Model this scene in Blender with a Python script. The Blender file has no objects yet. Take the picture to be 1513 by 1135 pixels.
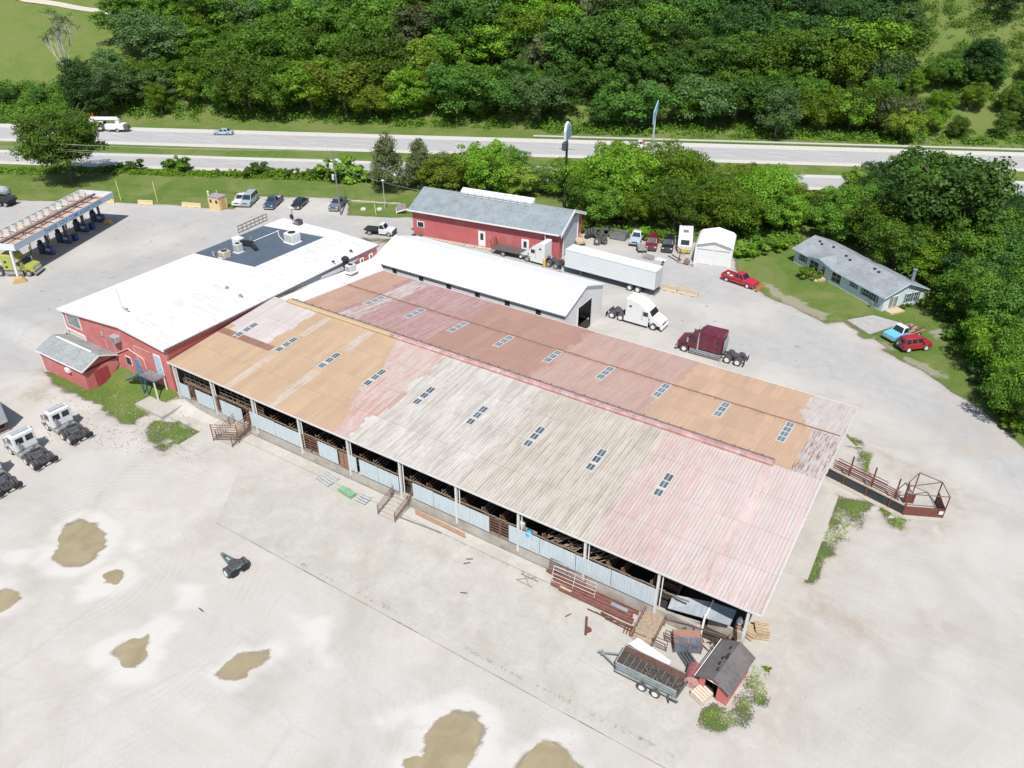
import bpy, bmesh, math, random
import numpy as np
from mathutils import Vector, Matrix, noise as mnoise
random.seed(7); rng = np.random.default_rng(7)
S = bpy.context.scene
COL = S.collection
R_ = math.radians
# ------------------------------------------------------------------ camera (barn frame: x along the barn, y across it, z up)
CAMROT = ((0.8445285973881016, -0.2884185415946862, 0.45120526709922143),
          (0.5354961272438855, 0.4486756781250158, -0.7154956558679146),
          (0.003917384393435364, 0.845875215811086, 0.5333664531783591))
CAMPOS = Vector((5.470374719888065, -42.9945138301503, 50.0))
FPX = 1153.75
cd = bpy.data.cameras.new('camera'); cam = bpy.data.objects.new('camera', cd); COL.objects.link(cam)
cd.sensor_width = 36; cd.lens = FPX/1513*36; cd.clip_end = 6000; cd.clip_start = 0.5
cam.matrix_world = Matrix.Translation(CAMPOS) @ Matrix(CAMROT).to_4x4()
S.camera = cam
# ------------------------------------------------------------------ light
SUN_AZ = R_(-58.0); SUN_EL = R_(58)
sd = Vector((math.cos(SUN_AZ)*math.cos(SUN_EL), math.sin(SUN_AZ)*math.cos(SUN_EL), math.sin(SUN_EL)))
W = bpy.data.worlds.new('World'); S.world = W; W.use_nodes = True
nt = W.node_tree; bg = nt.nodes['Background']
sk = nt.nodes.new('ShaderNodeTexSky'); sk.sky_type = 'NISHITA'; sk.sun_disc = False
sk.sun_elevation = SUN_EL; sk.sun_rotation = math.atan2(sd.x, sd.y); sk.air_density = 1.0; sk.dust_density = 1.0
nt.links.new(sk.outputs[0], bg.inputs[0]); bg.inputs[1].default_value = 0.10
sl = bpy.data.lights.new('sun', 'SUN'); so = bpy.data.objects.new('sun', sl); COL.objects.link(so)
sl.energy = 4.4; sl.angle = R_(0.53); sl.color = (1.0, 0.965, 0.92)
so.rotation_euler = sd.to_track_quat('Z', 'Y').to_euler(); so.location = (0, 0, 120)
vs = S.view_settings; vs.view_transform = 'Standard'; vs.look = 'None'; vs.exposure = 0.38; vs.gamma = 1.0
vs.use_curve_mapping = False
# ------------------------------------------------------------------ terrain height
def sstep(t):
    t = np.clip(t, 0, 1); return t*t*(3-2*t)
RD0 = (-89.3, 119.9); RDA = R_(27.2)
RDD = (math.cos(RDA), math.sin(RDA)); RDN = (-math.sin(RDA), math.cos(RDA))
def road_d(x, y): return (x-RD0[0])*RDN[0] + (y-RD0[1])*RDN[1]
def road_s(x, y): return (x-RD0[0])*RDD[0] + (y-RD0[1])*RDD[1]
def tz(x, y):
    x = np.asarray(x, float); y = np.asarray(y, float)
    b = 1.25*sstep((-62.5-x)/6.5)*sstep((y+2.6)/3.2)*sstep((30-y)/10)*sstep((x+112)/15)
    d = road_d(x, y); s = road_s(x, y)
    h = np.maximum(d-(7+2*np.sin(s*.021)), 0)
    hill = 0.37*h*sstep(h/18) + 2.2*np.sin(s*.045+h*.05)*sstep(h/40) + 1.4*np.sin(s*.11+1.3)*sstep(h/40)
    hill = np.where(hill > 75, 75+(hill-75)*.15, hill)
    dip = -0.5*sstep((d+34)/6)*sstep((-d-26)/6)
    return b + hill + dip*0.0
def zt(x, y): return float(tz(x, y))
_R = Matrix(CAMROT)
def ray(px, py): return _R @ Vector((px-756.5, -(py-567.5), -FPX))
def G(px, py, h=0.0):
    """survey: the terrain point (raised by h) seen at photo pixel px,py"""
    r = ray(px, py); z = 0.0; p = None
    t = -CAMPOS.z/r.z if r.z < 0 else 1e9; q = CAMPOS+r*t
    if t > 1e8 or road_d(q.x, q.y) > 6:
        L = r.length; a = 120/L; st = 4/L
        while a*L < 1500:
            q = CAMPOS+r*a
            if q.z+0 < zt(q.x, q.y)+h: break
            a += st
        lo, hi = a-st, a
        for i in range(14):
            md = (lo+hi)/2; q = CAMPOS+r*md
            if q.z < zt(q.x, q.y)+h: hi = md
            else: lo = md
        return Vector((q.x, q.y, zt(q.x, q.y)))
    for i in range(12):
        t = (z+h-CAMPOS.z)/r.z; p = CAMPOS + r*t
        z = z*.3 + zt(p.x, p.y)*.7
    return Vector((p.x, p.y, zt(p.x, p.y)))
def PX(p):
    q = _R.transposed() @ (Vector(p)-CAMPOS)
    return (756.5-FPX*q.x/q.z, 567.5+FPX*q.y/q.z) if q.z < -1 else (-9999, -9999)
# ------------------------------------------------------------------ materials
def lin(h):
    if isinstance(h, tuple): return h
    c = [int(h[i:i+2], 16)/255 for i in (0, 2, 4)]
    return tuple(x/12.92 if x <= .04045 else ((x+.055)/1.055)**2.4 for x in c)
class N:
    def __init__(s, name, rough=.6, metal=0, spec=.5):
        s.m = bpy.data.materials.new(name); s.m.use_nodes = True; s.t = s.m.node_tree
        s.b = s.t.nodes['Principled BSDF']; s.b.inputs['Roughness'].default_value = rough
        s.b.inputs['Metallic'].default_value = metal; s.b.inputs['Specular IOR Level'].default_value = spec
    def n(s, ty, **k):
        x = s.t.nodes.new('ShaderNode'+ty)
        for a, v in k.items(): setattr(x, a, v)
        return x
    def l(s, a, b): s.t.links.new(a, b)
    def coord(s, kind='Object', scale=(1, 1, 1), rot=(0, 0, 0)):
        if kind == 'World':
            g = s.n('NewGeometry').outputs['Position']
        else: g = s.n('TexCoord').outputs[kind]
        mp = s.n('Mapping'); mp.inputs['Scale'].default_value = scale; mp.inputs['Rotation'].default_value = rot
        s.l(g, mp.inputs[0]); return mp.outputs[0]
    def noise(s, co, scale, detail=4, rough=.6, dist=0):
        x = s.n('TexNoise'); x.inputs['Scale'].default_value = scale; x.inputs['Detail'].default_value = detail
        x.inputs['Roughness'].default_value = rough; x.inputs['Distortion'].default_value = dist; s.l(co, x.inputs['Vector']); return x.outputs[0]
    def ramp(s, f, pts):
        x = s.n('ValToRGB'); e = x.color_ramp.elements
        while len(e) < len(pts): e.new(.5)
        for i, (p, c) in enumerate(pts):
            e[i].position = p; c = (c, c, c) if isinstance(c, (int, float)) else lin(c); e[i].color = (*c, 1)
        s.l(f, x.inputs[0]); return x.outputs[0]
    def mix(s, f, a, b, mode='MIX'):
        x = s.n('Mix', data_type='RGBA', blend_type=mode)
        for v, i in ((f, 0), (a, 6), (b, 7)):
            if isinstance(v, bpy.types.NodeSocket): s.l(v, x.inputs[i])
            elif i == 0: x.inputs[0].default_value = v
            else:
                c = (v, v, v) if isinstance(v, (int, float)) else lin(v); x.inputs[i].default_value = (*c, 1)
        return x.outputs[2]
    def math(s, op, a, b=0):
        x = s.n('Math', operation=op)
        for i, v in enumerate((a, b)):
            if isinstance(v, bpy.types.NodeSocket): s.l(v, x.inputs[i])
            else: x.inputs[i].default_value = v
        return x.outputs[0]
    def bump(s, h, dist=.02, st=1):
        x = s.n('Bump'); x.inputs['Distance'].default_value = dist; x.inputs['Strength'].default_value = st
        s.l(h, x.inputs['Height']); s.l(x.outputs[0], s.b.inputs['Normal'])
    def color(s, c):
        if isinstance(c, bpy.types.NodeSocket): s.l(c, s.b.inputs['Base Color'])
        else: s.b.inputs['Base Color'].default_value = (*lin(c), 1)
_MC = {}
def plain(name, c, rough=.55, metal=0, var=.18, scale=3.0, dirt=None, spec=.5):
    """painted / bare surface with uneven tone and some dirt"""
    if name in _MC: return _MC[name]
    k = N(name, rough, metal, spec); co = k.coord(); c = lin(c)
    n = k.noise(co, scale, 5, .65)
    lo = tuple(x*(1-var) for x in c); hi = tuple(min(1, x*(1+var*.6)) for x in c)
    out = k.mix(k.ramp(n, [(.3, 0.), (.72, 1.)]), lo, hi)
    if dirt:
        d = k.ramp(k.noise(co, scale*.6, 7, .75), [(.5, 0.), (.68, 1.)])
        out = k.mix(k.math('MULTIPLY', d, dirt[1]), out, dirt[0])
    k.color(out)
    rn = k.ramp(n, [(.2, max(0, rough-.12)), (.8, min(1, rough+.15))]); k.l(rn, k.b.inputs['Roughness'])
    k.bump(k.noise(co, scale*6, 3), .004, .4)
    _MC[name] = k.m; return k.m
def emis(name, c, e):
    k = N(name); k.color(c); k.b.inputs['Emission Color'].default_value = (*lin(c), 1); k.b.inputs['Emission Strength'].default_value = e; return k.m
def ribbed(name, c, period=.3, axis=0, rough=.5, var=.15, dirt=None, metal=0, depth=.03, streak=.3):
    """sheet metal or board siding: ribs repeat along an axis, grime streaks run across it"""
    if name in _MC: return _MC[name]
    k = N(name, rough, metal); c = lin(c)
    tc = k.n('TexCoord').outputs['Object']; sp = k.n('SeparateXYZ'); k.l(tc, sp.inputs[0])
    w = k.math('FRACT', k.math('DIVIDE', sp.outputs[axis], period))
    prof = k.ramp(w, [(.0, 0.), (.12, 1.), (.3, 1.), (.42, 0.)])
    sc = [1.2, 1.2, 1.2]
    sc2 = [8, 8, 8]
    for i in range(3):
        if i != axis: sc[i] = .25; sc2[i] = .6
    n = k.noise(k.coord(scale=tuple(sc)), 1.6, 6, .7); n2 = k.noise(k.coord(scale=tuple(sc2)), 1.0, 4, .7)
    out = k.mix(k.ramp(n, [(.3, 0.), (.7, 1.)]), tuple(x*(1-var) for x in c), tuple(min(1, x*(1+var*.5)) for x in c))
    out = k.mix(k.math('MULTIPLY', k.ramp(n2, [(.45, 0.), (.7, 1.)]), streak), out, tuple(x*.55 for x in c))
    if dirt: out = k.mix(k.math('MULTIPLY', k.ramp(n, [(.52, 0.), (.66, 1.)]), dirt[1]), out, dirt[0])
    k.color(out); k.bump(prof, depth, .8); _MC[name] = k.m; return k.m
# ------------------------------------------------------------------ mesh builder
class MB:
    def __init__(s): s.v = []; s.f = []
    def add(s, vs, fs):
        o = len(s.v); s.v += [tuple(v) for v in vs]; s.f += [tuple(i+o for i in f) for f in fs]; return s
    def box(s, x0, x1, y0, y1, z0, z1):
        return s.hexa([(x0, y0, z0), (x1, y0, z0), (x1, y1, z0), (x0, y1, z0), (x0, y0, z1), (x1, y0, z1), (x1, y1, z1), (x0, y1, z1)])
    def hexa(s, p):
        return s.add(p, [(0, 3, 2, 1), (4, 5, 6, 7), (0, 1, 5, 4), (1, 2, 6, 5), (2, 3, 7, 6), (3, 0, 4, 7)])
    def bar(s, a, b, w=.06, h=None):
        a = Vector(a); b = Vector(b); h = h or w; d = (b-a)
        if d.length < 1e-6: return s
        d.normalize(); up = Vector((0, 0, 1)) if abs(d.z) < .95 else Vector((1, 0, 0))
        x = d.cross(up).normalized()*w/2; y = x.cross(d).normalized()*h/2
        return s.hexa([a-x-y, a+x-y, a+x+y, a-x+y, b-x-y, b+x-y, b+x+y, b-x+y])
    def tube(s, a, b, r, r2=None, n=8, cap=True):
        a = Vector(a); b = Vector(b); r2 = r if r2 is None else r2; d = (b-a).normalized()
        up = Vector((0, 0, 1)) if abs(d.z) < .95 else Vector((1, 0, 0)); x = d.cross(up).normalized(); y = d.cross(x)
        vs = []
        for c, q in ((a, r), (b, r2)):
            vs += [c + x*math.cos(2*math.pi*i/n)*q + y*math.sin(2*math.pi*i/n)*q for i in range(n)]
        fs = [(i, (i+1) % n, n+(i+1) % n, n+i) for i in range(n)]
        if cap: fs += [tuple(range(n))[::-1], tuple(range(n, 2*n))]
        return s.add(vs, fs)
    def path(s, pts, r, n=6):
        for a, b in zip(pts, pts[1:]): s.tube(a, b, r, n=n)
        return s
    def lathe(s, prof, c=(0, 0, 0), axis='z', n=16, open_=0):
        vs = []; fs = []; c = Vector(c)
        for r, t in prof:
            for i in range(n):
                a = 2*math.pi*i/n; x, y = r*math.cos(a), r*math.sin(a)
                vs.append(c+Vector((x, y, t) if axis == 'z' else (x, t, y) if axis == 'y' else (t, x, y)))
        for j in range(len(prof)-1):
            for i in range(n): fs.append((j*n+i, j*n+(i+1) % n, (j+1)*n+(i+1) % n, (j+1)*n+i))
        if open_ >= 0: fs.append(tuple(range(n)))
        if open_ <= 0: fs.append(tuple(range((len(prof)-1)*n, len(prof)*n)))
        return s.add(vs, fs)
    def prism(s, pts, a, b, axis='y'):
        """closed 2D outline extruded from a to b; outline is (x,z) for axis y, (y,z) for x, (x,y) for z"""
        n = len(pts)
        mk = {'y': lambda p, t: (p[0], t, p[1]), 'x': lambda p, t: (t, p[0], p[1]), 'z': lambda p, t: (p[0], p[1], t)}[axis]
        vs = [mk(p, a) for p in pts]+[mk(p, b) for p in pts]
        return s.add(vs, [(i, (i+1) % n, n+(i+1) % n, n+i) for i in range(n)]+[tuple(range(n))[::-1], tuple(range(n, 2*n))])
    def slab(s, q, t):
        """quad q (4 points) given thickness t along its normal"""
        q = [Vector(p) for p in q]; nn = (q[1]-q[0]).cross(q[3]-q[0]).normalized()*t
        return s.hexa([*q, *[p+nn for p in q]])
    def panel(s, q, ins=.1, off=.012, t=None):
        """thin pane set just proud of the quad q, inset from its edges"""
        q = [Vector(p) for p in q]; c = sum(q, Vector())/4; nn = (q[1]-q[0]).cross(q[3]-q[0]).normalized()
        r = [p+(c-p)*ins for p in q]
        return s.hexa([*[p-nn*.01 for p in r], *[p+nn*off for p in r]])
    def mesh(s, name, mat, smooth=False):
        me = bpy.data.meshes.new(name); me.from_pydata(s.v, [], s.f)
        bm = bmesh.new(); bm.from_mesh(me); bmesh.ops.recalc_face_normals(bm, faces=bm.faces); bm.to_mesh(me); bm.free()
        if mat: me.materials.append(mat)
        if smooth: me.shade_smooth()
        return me
    def build(s, name, mat, parent=None, bevel=0, label=None, smooth=False):
        o = bpy.data.objects.new(name, s.mesh(name, mat, smooth)); COL.objects.link(o)
        if parent is not None: o.parent = parent
        if bevel:
            m = o.modifiers.new('bevel', 'BEVEL'); m.width = bevel; m.segments = 2; m.limit_method = 'ANGLE'; m.angle_limit = R_(35)
        if label: o['label'] = label
        return o
def tag(o, label=None, cat=None, group=None, kind=None):
    if label: o['label'] = label
    if cat: o['category'] = cat
    if group: o['group'] = group
    if kind: o['kind'] = kind
    return o
def thing(name, label, cat, loc=(0, 0, 0), rz=0, group=None):
    o = bpy.data.objects.new(name, None); COL.objects.link(o); o.empty_display_size = .3
    o.location = loc; o.rotation_euler = (0, 0, rz); return tag(o, label, cat, group)
def struct(name, mb, mat, label=None):
    o = mb.build(name, mat); o['kind'] = 'structure'; o['label'] = label or name.replace('_', ' '); return o
def dup(root, loc, rz=None, label=None, scale=None, mats=None):
    r = root.copy(); COL.objects.link(r); r.location = loc
    if rz is not None: r.rotation_euler = (0, 0, rz)
    if label: r['label'] = label
    if scale is not None: r.scale = scale if isinstance(scale, tuple) else (scale,)*3
    def rec(a, b):
        for ch in [c for c in CHILD.get(a.name, a.children)]:
            c = ch.copy(); COL.objects.link(c); c.parent = b; rec(ch, c)
    rec(root, r); return r
CHILD = {}
def text_mesh(body, size, mat, name, parent, mtx, extrude=.01):
    cu = bpy.data.curves.new(name, 'FONT'); cu.body = body; cu.size = size; cu.extrude = extrude; cu.offset = size*.012
    t = bpy.data.objects.new(name, cu); COL.objects.link(t)
    bpy.context.view_layer.update()
    me = bpy.data.meshes.new_from_object(t.evaluated_get(bpy.context.evaluated_depsgraph_get()))
    bpy.data.objects.remove(t); me.materials.clear(); me.materials.append(mat); me.transform(mtx)
    o = bpy.data.objects.new(name, me); COL.objects.link(o)
    if parent is not None: o.parent = parent
    return o
# ================================================================== GROUND, ROADS, WATER
def vnoise(X, Y, f, seed):
    r = np.random.default_rng(seed).random((256, 256)); x = X*f; y = Y*f
    xi = np.floor(x).astype(int); yi = np.floor(y).astype(int); fx = x-xi; fy = y-yi
    fx = fx*fx*(3-2*fx); fy = fy*fy*(3-2*fy)
    g = lambda i, j: r[(xi+i) % 256, (yi+j) % 256]
    return (g(0, 0)*(1-fx)+g(1, 0)*fx)*(1-fy)+(g(0, 1)*(1-fx)+g(1, 1)*fx)*fy
def fbm(X, Y, f, seed, o=4):
    t = 0; a = .5; n = 0
    for i in range(o): t = t+a*vnoise(X, Y, f*2**i, seed+i); n += a; a *= .55
    return t/n-.5
def sdpoly(P, X, Y):
    """signed distance to a polygon, positive inside"""
    d = np.full(X.shape, 1e9); ins = np.zeros(X.shape, bool)
    for (x0, y0), (x1, y1) in zip(P, P[1:]+P[:1]):
        ex, ey = x1-x0, y1-y0; wx, wy = X-x0, Y-y0
        t = np.clip((wx*ex+wy*ey)/(ex*ex+ey*ey+1e-9), 0, 1)
        d = np.minimum(d, (wx-t*ex)**2+(wy-t*ey)**2)
        c = ((Y >= y0) != (Y >= y1)) & (X < (x1-x0)*(Y-y0)/(y1-y0+1e-12)+x0); ins ^= c
    d = np.sqrt(d); return np.where(ins, d, -d)
def GP(pts): return [tuple(G(*p)[:2]) for p in pts]
def axis_lines(a, b, st, far):
    m = list(np.arange(a, b+1e-6, st)); lo = []; hi = []; g = st; x = a
    while x > -far: g *= 1.16; x -= g; lo.append(x)
    g = st; x = b
    while x < far: g *= 1.16; x += g; hi.append(x)
    return np.array(lo[::-1]+m+hi)
gx = axis_lines(-152, 30, .5, 1900); gy = axis_lines(-34, 92, .5, 1900)
X, Y = np.meshgrid(gx, gy, indexing='ij'); Z = tz(X, Y)
LOT = GP([(-900, 290), (-120, 293), (0, 296), (170, 299), (250, 303), (335, 309), (347, 309), (352, 300), (380, 290), (440, 291), (500, 293), (513, 300), (514, 318), (610, 322), (700, 335), (860, 345), (930, 352), (1010, 352), (1085, 378),
          (1092, 402), (1122, 432), (1190, 462), (1222, 480), (1262, 492), (1300, 517), (1365, 550), (1420, 586), (1470, 620), (1513, 662), (1600, 740), (1800, 930)]) + [(60, -20), (40, -60), (-180, -60), (-230, -10)]
n1 = fbm(X, Y, .35, 11); n2 = fbm(X, Y, .09, 5); n3 = fbm(X, Y, 1.1, 8)
lot = sdpoly(LOT, X, Y) + n1*1.3
grass = -lot
GRP = [([(62, 546), (92, 580), (120, 590), (190, 626), (232, 606), (262, 588), (285, 590), (250, 560), (200, 540), (130, 560)], 1.0),
       ([(236, 610), (214, 640), (240, 672), (305, 642), (280, 622)], 1.1),
       ([(1238, 738), (1285, 742), (1275, 775), (1225, 818), (1200, 858), (1190, 862), (1205, 815)], 1.2),
       ([(1295, 742), (1342, 768), (1336, 790), (1310, 772)], .8), ([(1250, 642), (1272, 655), (1268, 662), (1246, 655)], .7),
       ([(1272, 668), (1290, 672), (1282, 700), (1265, 690)], .7),
       ([(1108, 975), (1142, 975), (1140, 1030), (1085, 1078), (1030, 1075), (1038, 1045), (1080, 1052), (1102, 1020)], 1.0),
       ([(596, 356), (560, 365), (535, 352), (560, 352)], 1.2),
       ([(840, 328), (868, 346), (905, 350), (935, 352), (935, 320)], .8)]
for P, k in GRP: grass = np.maximum(grass, np.minimum(sdpoly(GP(P), X, Y), .75 if k == 1.0 and P[0][0] < 100 else .12)+n1*1.4*k+n3*1.6-.12)
# thin weeds growing along the slab joint
# drives in the lawn
for P in ([(1252, 473), (1290, 466), (1333, 478), (1285, 494)], [(1222, 478), (1245, 476), (1270, 492), (1255, 498)], [(1268, 503), (1290, 500), (1312, 515), (1294, 518)]):
    grass = np.minimum(grass, -(sdpoly(GP(P), X, Y)+.15+n3*.3))
# bare scraped strips in the lawn
bare = np.full(X.shape, -9.)
for P in ([(1128, 420), (1140, 424), (1182, 446), (1222, 464), (1212, 470), (1170, 455)], [(1340, 530), (1372, 540), (1395, 556), (1370, 552)], [(1372, 487), (1390, 488), (1388, 500), (1374, 497)],
          [(1290, 496), (1330, 520), (1300, 515)]):
    bare = np.maximum(bare, sdpoly(GP(P), X, Y)+n3*3+.3)
far_grass = sstep((np.hypot(X+60, Y-20)-230)/30)
asph = np.full(X.shape, -9.)
ASP = [GP([(-900, 290), (0, 296), (335, 309), (610, 322), (860, 345), (1010, 352), (1085, 378), (1190, 462), (1300, 517), (1420, 586), (1513, 662), (1800, 930), (1700, 930), (1513, 770), (1440, 690),
           (1330, 620), (1270, 590), (1100, 545), (900, 470), (600, 420), (200, 500), (60, 545), (-60, 590), (-900, 700)])]
for P in ASP: asph = np.maximum(asph, sdpoly(P, X, Y)*.5+n2*4)
asph = np.clip(.5+asph/3, 0, 1)
dirt = .62*sstep((n2-.0)/.2)*np.where(X > 0, 1.6, .7)
DIR = [([(1185, 845), (1230, 872), (1300, 930), (1360, 1000), (1240, 960), (1150, 900)], 3, .8), ([(1270, 640), (1400, 690), (1470, 760), (1440, 800), (1300, 700)], 3, .75),
       ([(1390, 740), (1440, 780), (1400, 820), (1340, 780)], 2.5, .7), ([(775, 880), (830, 885), (880, 925), (790, 905)], 1.0, 1.), ([(50, 555), (100, 590), (60, 615), (20, 590)], 2, .9),
       ([(560, 350), (600, 352), (590, 372), (540, 362)], 1.5, .8), ([(850, 345), (990, 350), (1000, 372), (870, 372)], 2, .55), ([(1080, 560), (1290, 600), (1260, 640), (1080, 600)], 2, .5)]
for P, s, k in DIR: dirt = np.maximum(dirt, k*sstep((sdpoly(GP(P), X, Y)+n1*5+.5)/s))
dirt = np.maximum(dirt, .8*sstep((grass+1.6)/1.6)*sstep((2.2-np.abs(grass))/2))
PUD = [[(92, 778), (118, 764), (141, 771), (156, 786), (160, 806), (140, 828), (115, 841), (85, 838), (70, 827), (86, 808), (88, 788)],
       [(150, 850), (167, 842), (184, 843), (186, 855), (170, 866), (156, 862)], [(-30, 880), (5, 869), (30, 873), (31, 886), (10, 904), (-30, 915)],
       [(158, 968), (172, 955), (190, 943), (205, 946), (222, 934), (220, 950), (219, 970), (205, 986), (184, 989), (176, 972)],
       [(315, 996), (335, 975), (360, 962), (398, 958), (402, 966), (385, 985), (366, 992), (366, 1006), (345, 1010), (322, 1006)],
       [(622, 1092), (640, 1062), (668, 1047), (700, 1050), (720, 1070), (716, 1095), (700, 1122), (680, 1150), (640, 1160), (585, 1135), (590, 1122), (625, 1118)],
       [(755, 1138), (780, 1108), (805, 1092), (838, 1100), (862, 1135), (850, 1180), (770, 1180)]]
wet = np.zeros(X.shape); pale = np.clip(n2*2.2-.1, 0, .5)
for P in PUD:
    d = sdpoly(GP(P), X, Y); wet = np.maximum(wet, sstep((d+.1+n3*.5)/.4)); pale = np.maximum(pale, sstep((d+1.7+n1*3.2)/1.2)*.9)
for P in ([(185, 798), (205, 795), (215, 808), (195, 818)], [(110, 868), (140, 860), (120, 880)], [(205, 940), (240, 925), (252, 930), (215, 960)], [(10, 820), (40, 812), (30, 832)], [(272, 870), (300, 868), (300, 885), (275, 885)],
          [(285, 1045), (312, 1020), (318, 1030), (290, 1060)], [(110, 1005), (140, 1012), (170, 1050), (150, 1050)], [(440, 910), (500, 905), (500, 1000), (455, 990)], [(40, 760), (50, 750), (20, 775)], [(535, 1055), (590, 1060), (585, 1080), (560, 1085)]):
    pale = np.maximum(pale, .9*sstep((sdpoly(GP(P), X, Y)+n1*4+.6)/1.1))
nx, ny = len(gx), len(gy); idx = np.arange(nx*ny).reshape(nx, ny)
vv = np.stack([X, Y, Z], -1).reshape(-1, 3)
qq = np.stack([idx[:-1, :-1], idx[1:, :-1], idx[1:, 1:], idx[:-1, 1:]], -1).reshape(-1, 4)
me = bpy.data.meshes.new('ground'); me.vertices.add(len(vv)); me.vertices.foreach_set('co', vv.ravel())
me.loops.add(qq.size); me.loops.foreach_set('vertex_index', qq.ravel().astype(np.int32)); me.polygons.add(len(qq))
me.polygons.foreach_set('loop_start', np.arange(0, qq.size, 4, dtype=np.int32)); me.update(calc_edges=True); me.validate()
me.shade_smooth()
gm = np.clip(.5+grass/3, 0, 1); gm = np.maximum(gm, far_grass); bm_ = np.clip(.5+bare/3, 0, 1)
for nm, ch in (('mask', (gm, asph, dirt, pale)), ('mask2', (wet, bm_, np.clip(road_d(X, Y)/60, 0, 1), 0*X))):
    at = me.attributes.new(nm, 'FLOAT_COLOR', 'POINT'); at.data.foreach_set('color', np.stack(ch, -1).reshape(-1).astype(np.float32))
k = N('ground_mat', .95, spec=.15)
A = k.n('Attribute', attribute_name='mask'); sp = k.n('SeparateColor'); k.l(A.outputs['Color'], sp.inputs[0])
A2 = k.n('Attribute', attribute_name='mask2'); sp2 = k.n('SeparateColor'); k.l(A2.outputs['Color'], sp2.inputs[0])
co = k.coord('World'); coT = k.coord('World', scale=(.09, .9, 1), rot=(0, 0, R_(12))); coT2 = k.coord('World', scale=(.8, .07, 1), rot=(0, 0, R_(-24)))
nb = k.noise(co, .09, 5, .6, 1.2); nm_ = k.noise(co, .55, 6, .65, .6); nf = k.noise(co, 5.5, 5, .7); ng = k.noise(co, 24, 3, .7)
st = k.noise(coT, .8, 6, .7, .8); st2 = k.noise(coT2, .8, 6, .7, .8)
grav = k.mix(k.ramp(nb, [(.3, 0.), (.7, 1.)]), (.395, .372, .337), (.50, .476, .434))
grav = k.mix(k.ramp(st, [(.42, 0.), (.62, .35)]), grav, (.52, .50, .47))
grav = k.mix(k.ramp(st2, [(.5, 0.), (.66, .16)]), grav, (.36, .345, .325))
grav = k.mix(k.ramp(nf, [(.35, 0.), (.75, .5)]), grav, (.36, .345, .32))
asp = k.mix(k.ramp(nm_, [(.3, 0.), (.7, 1.)]), (.335, .328, .315), (.395, .387, .372))
asp = k.mix(k.ramp(st, [(.45, 0.), (.62, .3)]), asp, (.41, .405, .395))
asp = k.mix(k.ramp(st2, [(.52, 0.), (.7, .2)]), asp, (.27, .268, .262))
c = k.mix(sp.outputs[1], grav, asp)
for ci, (cx_, cy_, rs_) in enumerate(((-95, 14, 1.05), (-112, 2, 1.0), (-30, -24, 1.1), (-52, -22, .95), (12, 8, 1.0), (-18, 55, 1.0))):
    mp = k.n('Mapping'); mp.inputs['Location'].default_value = (-cx_, -cy_, 0); k.l(k.n('NewGeometry').outputs['Position'], mp.inputs[0])
    wv_ = k.n('TexWave', wave_type='RINGS', rings_direction='Z'); wv_.inputs['Scale'].default_value = .55*rs_; wv_.inputs['Distortion'].default_value = 1.6; wv_.inputs['Detail'].default_value = 3; wv_.inputs['Detail Scale'].default_value = .35; k.l(mp.outputs[0], wv_.inputs[0])
    ln = k.n('VectorMath', operation='LENGTH'); k.l(mp.outputs[0], ln.inputs[0]); dd_ = k.ramp(k.math('DIVIDE', ln.outputs['Value'], 26.0), [(.12, 0.), (.2, 1.), (.6, 1.), (1., 0.)])
    zn = k.ramp(k.noise(k.coord('World'), .12+ci*.013, 3, .6), [(.48, 0.), (.6, 1.)])
    fa = k.math('MULTIPLY', k.math('MULTIPLY', k.ramp(wv_.outputs[1], [(.35, 0.), (.8, 1.)]), dd_), zn)
    c = k.mix(k.math('MULTIPLY', fa, .13), c, (.27, .26, .245) if ci % 2 else (.50, .485, .455))
dm = k.math('MULTIPLY', sp.outputs[2], k.ramp(nm_, [(.33, .0), (.6, 1.)]))
c = k.mix(k.math('MULTIPLY', dm, .85), c, k.mix(nf, (.27, .22, .165), (.38, .32, .25)))
c = k.mix(k.math('MULTIPLY', A.outputs['Alpha'], .75), c, (.56, .54, .50))
gr2 = k.noise(co, 11, 2, .8); c = k.mix(k.math('MULTIPLY', k.ramp(ng, [(.58, 0.), (.68, 1.)]), .32), c, (.22, .205, .18)); c = k.mix(k.math('MULTIPLY', k.ramp(gr2, [(.56, 0.), (.68, 1.)]), .22), c, (.25, .235, .21)); c = k.mix(k.math('MULTIPLY', k.ramp(nb, [(.36, .7), (.5, 0.)]), .4), c, (.33, .305, .27))
# cracks with tufts and oil spots
vo = k.n('TexVoronoi', feature='DISTANCE_TO_EDGE'); vo.inputs['Scale'].default_value = .085
k.l(k.mix(.12, co, k.n('TexNoise').outputs[1], 'ADD') if False else co, vo.inputs['Vector'])
c = k.mix(k.math('MULTIPLY', k.math('MULTIPLY', k.ramp(vo.outputs[0], [(.0, 1.), (.012, 0.)]), k.ramp(nb, [(.5, 0.), (.6, 1.)])), .12), c, (.2, .19, .16))
k2 = k.ramp(k.noise(co, .8, 2, .4), [(.70, 0.), (.74, .5)]); c = k.mix(k.math('MULTIPLY', k2, sp.outputs[1]), c, (.15, .15, .15))
c = k.mix(k.math('MULTIPLY', k.ramp(k.math('ADD', sp2.outputs[0], k.math('MULTIPLY', k.math('SUBTRACT', nf, .5), .9)), [(.30, 0.), (.70, 1.)]), .85), c, (.195, .16, .105))
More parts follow.
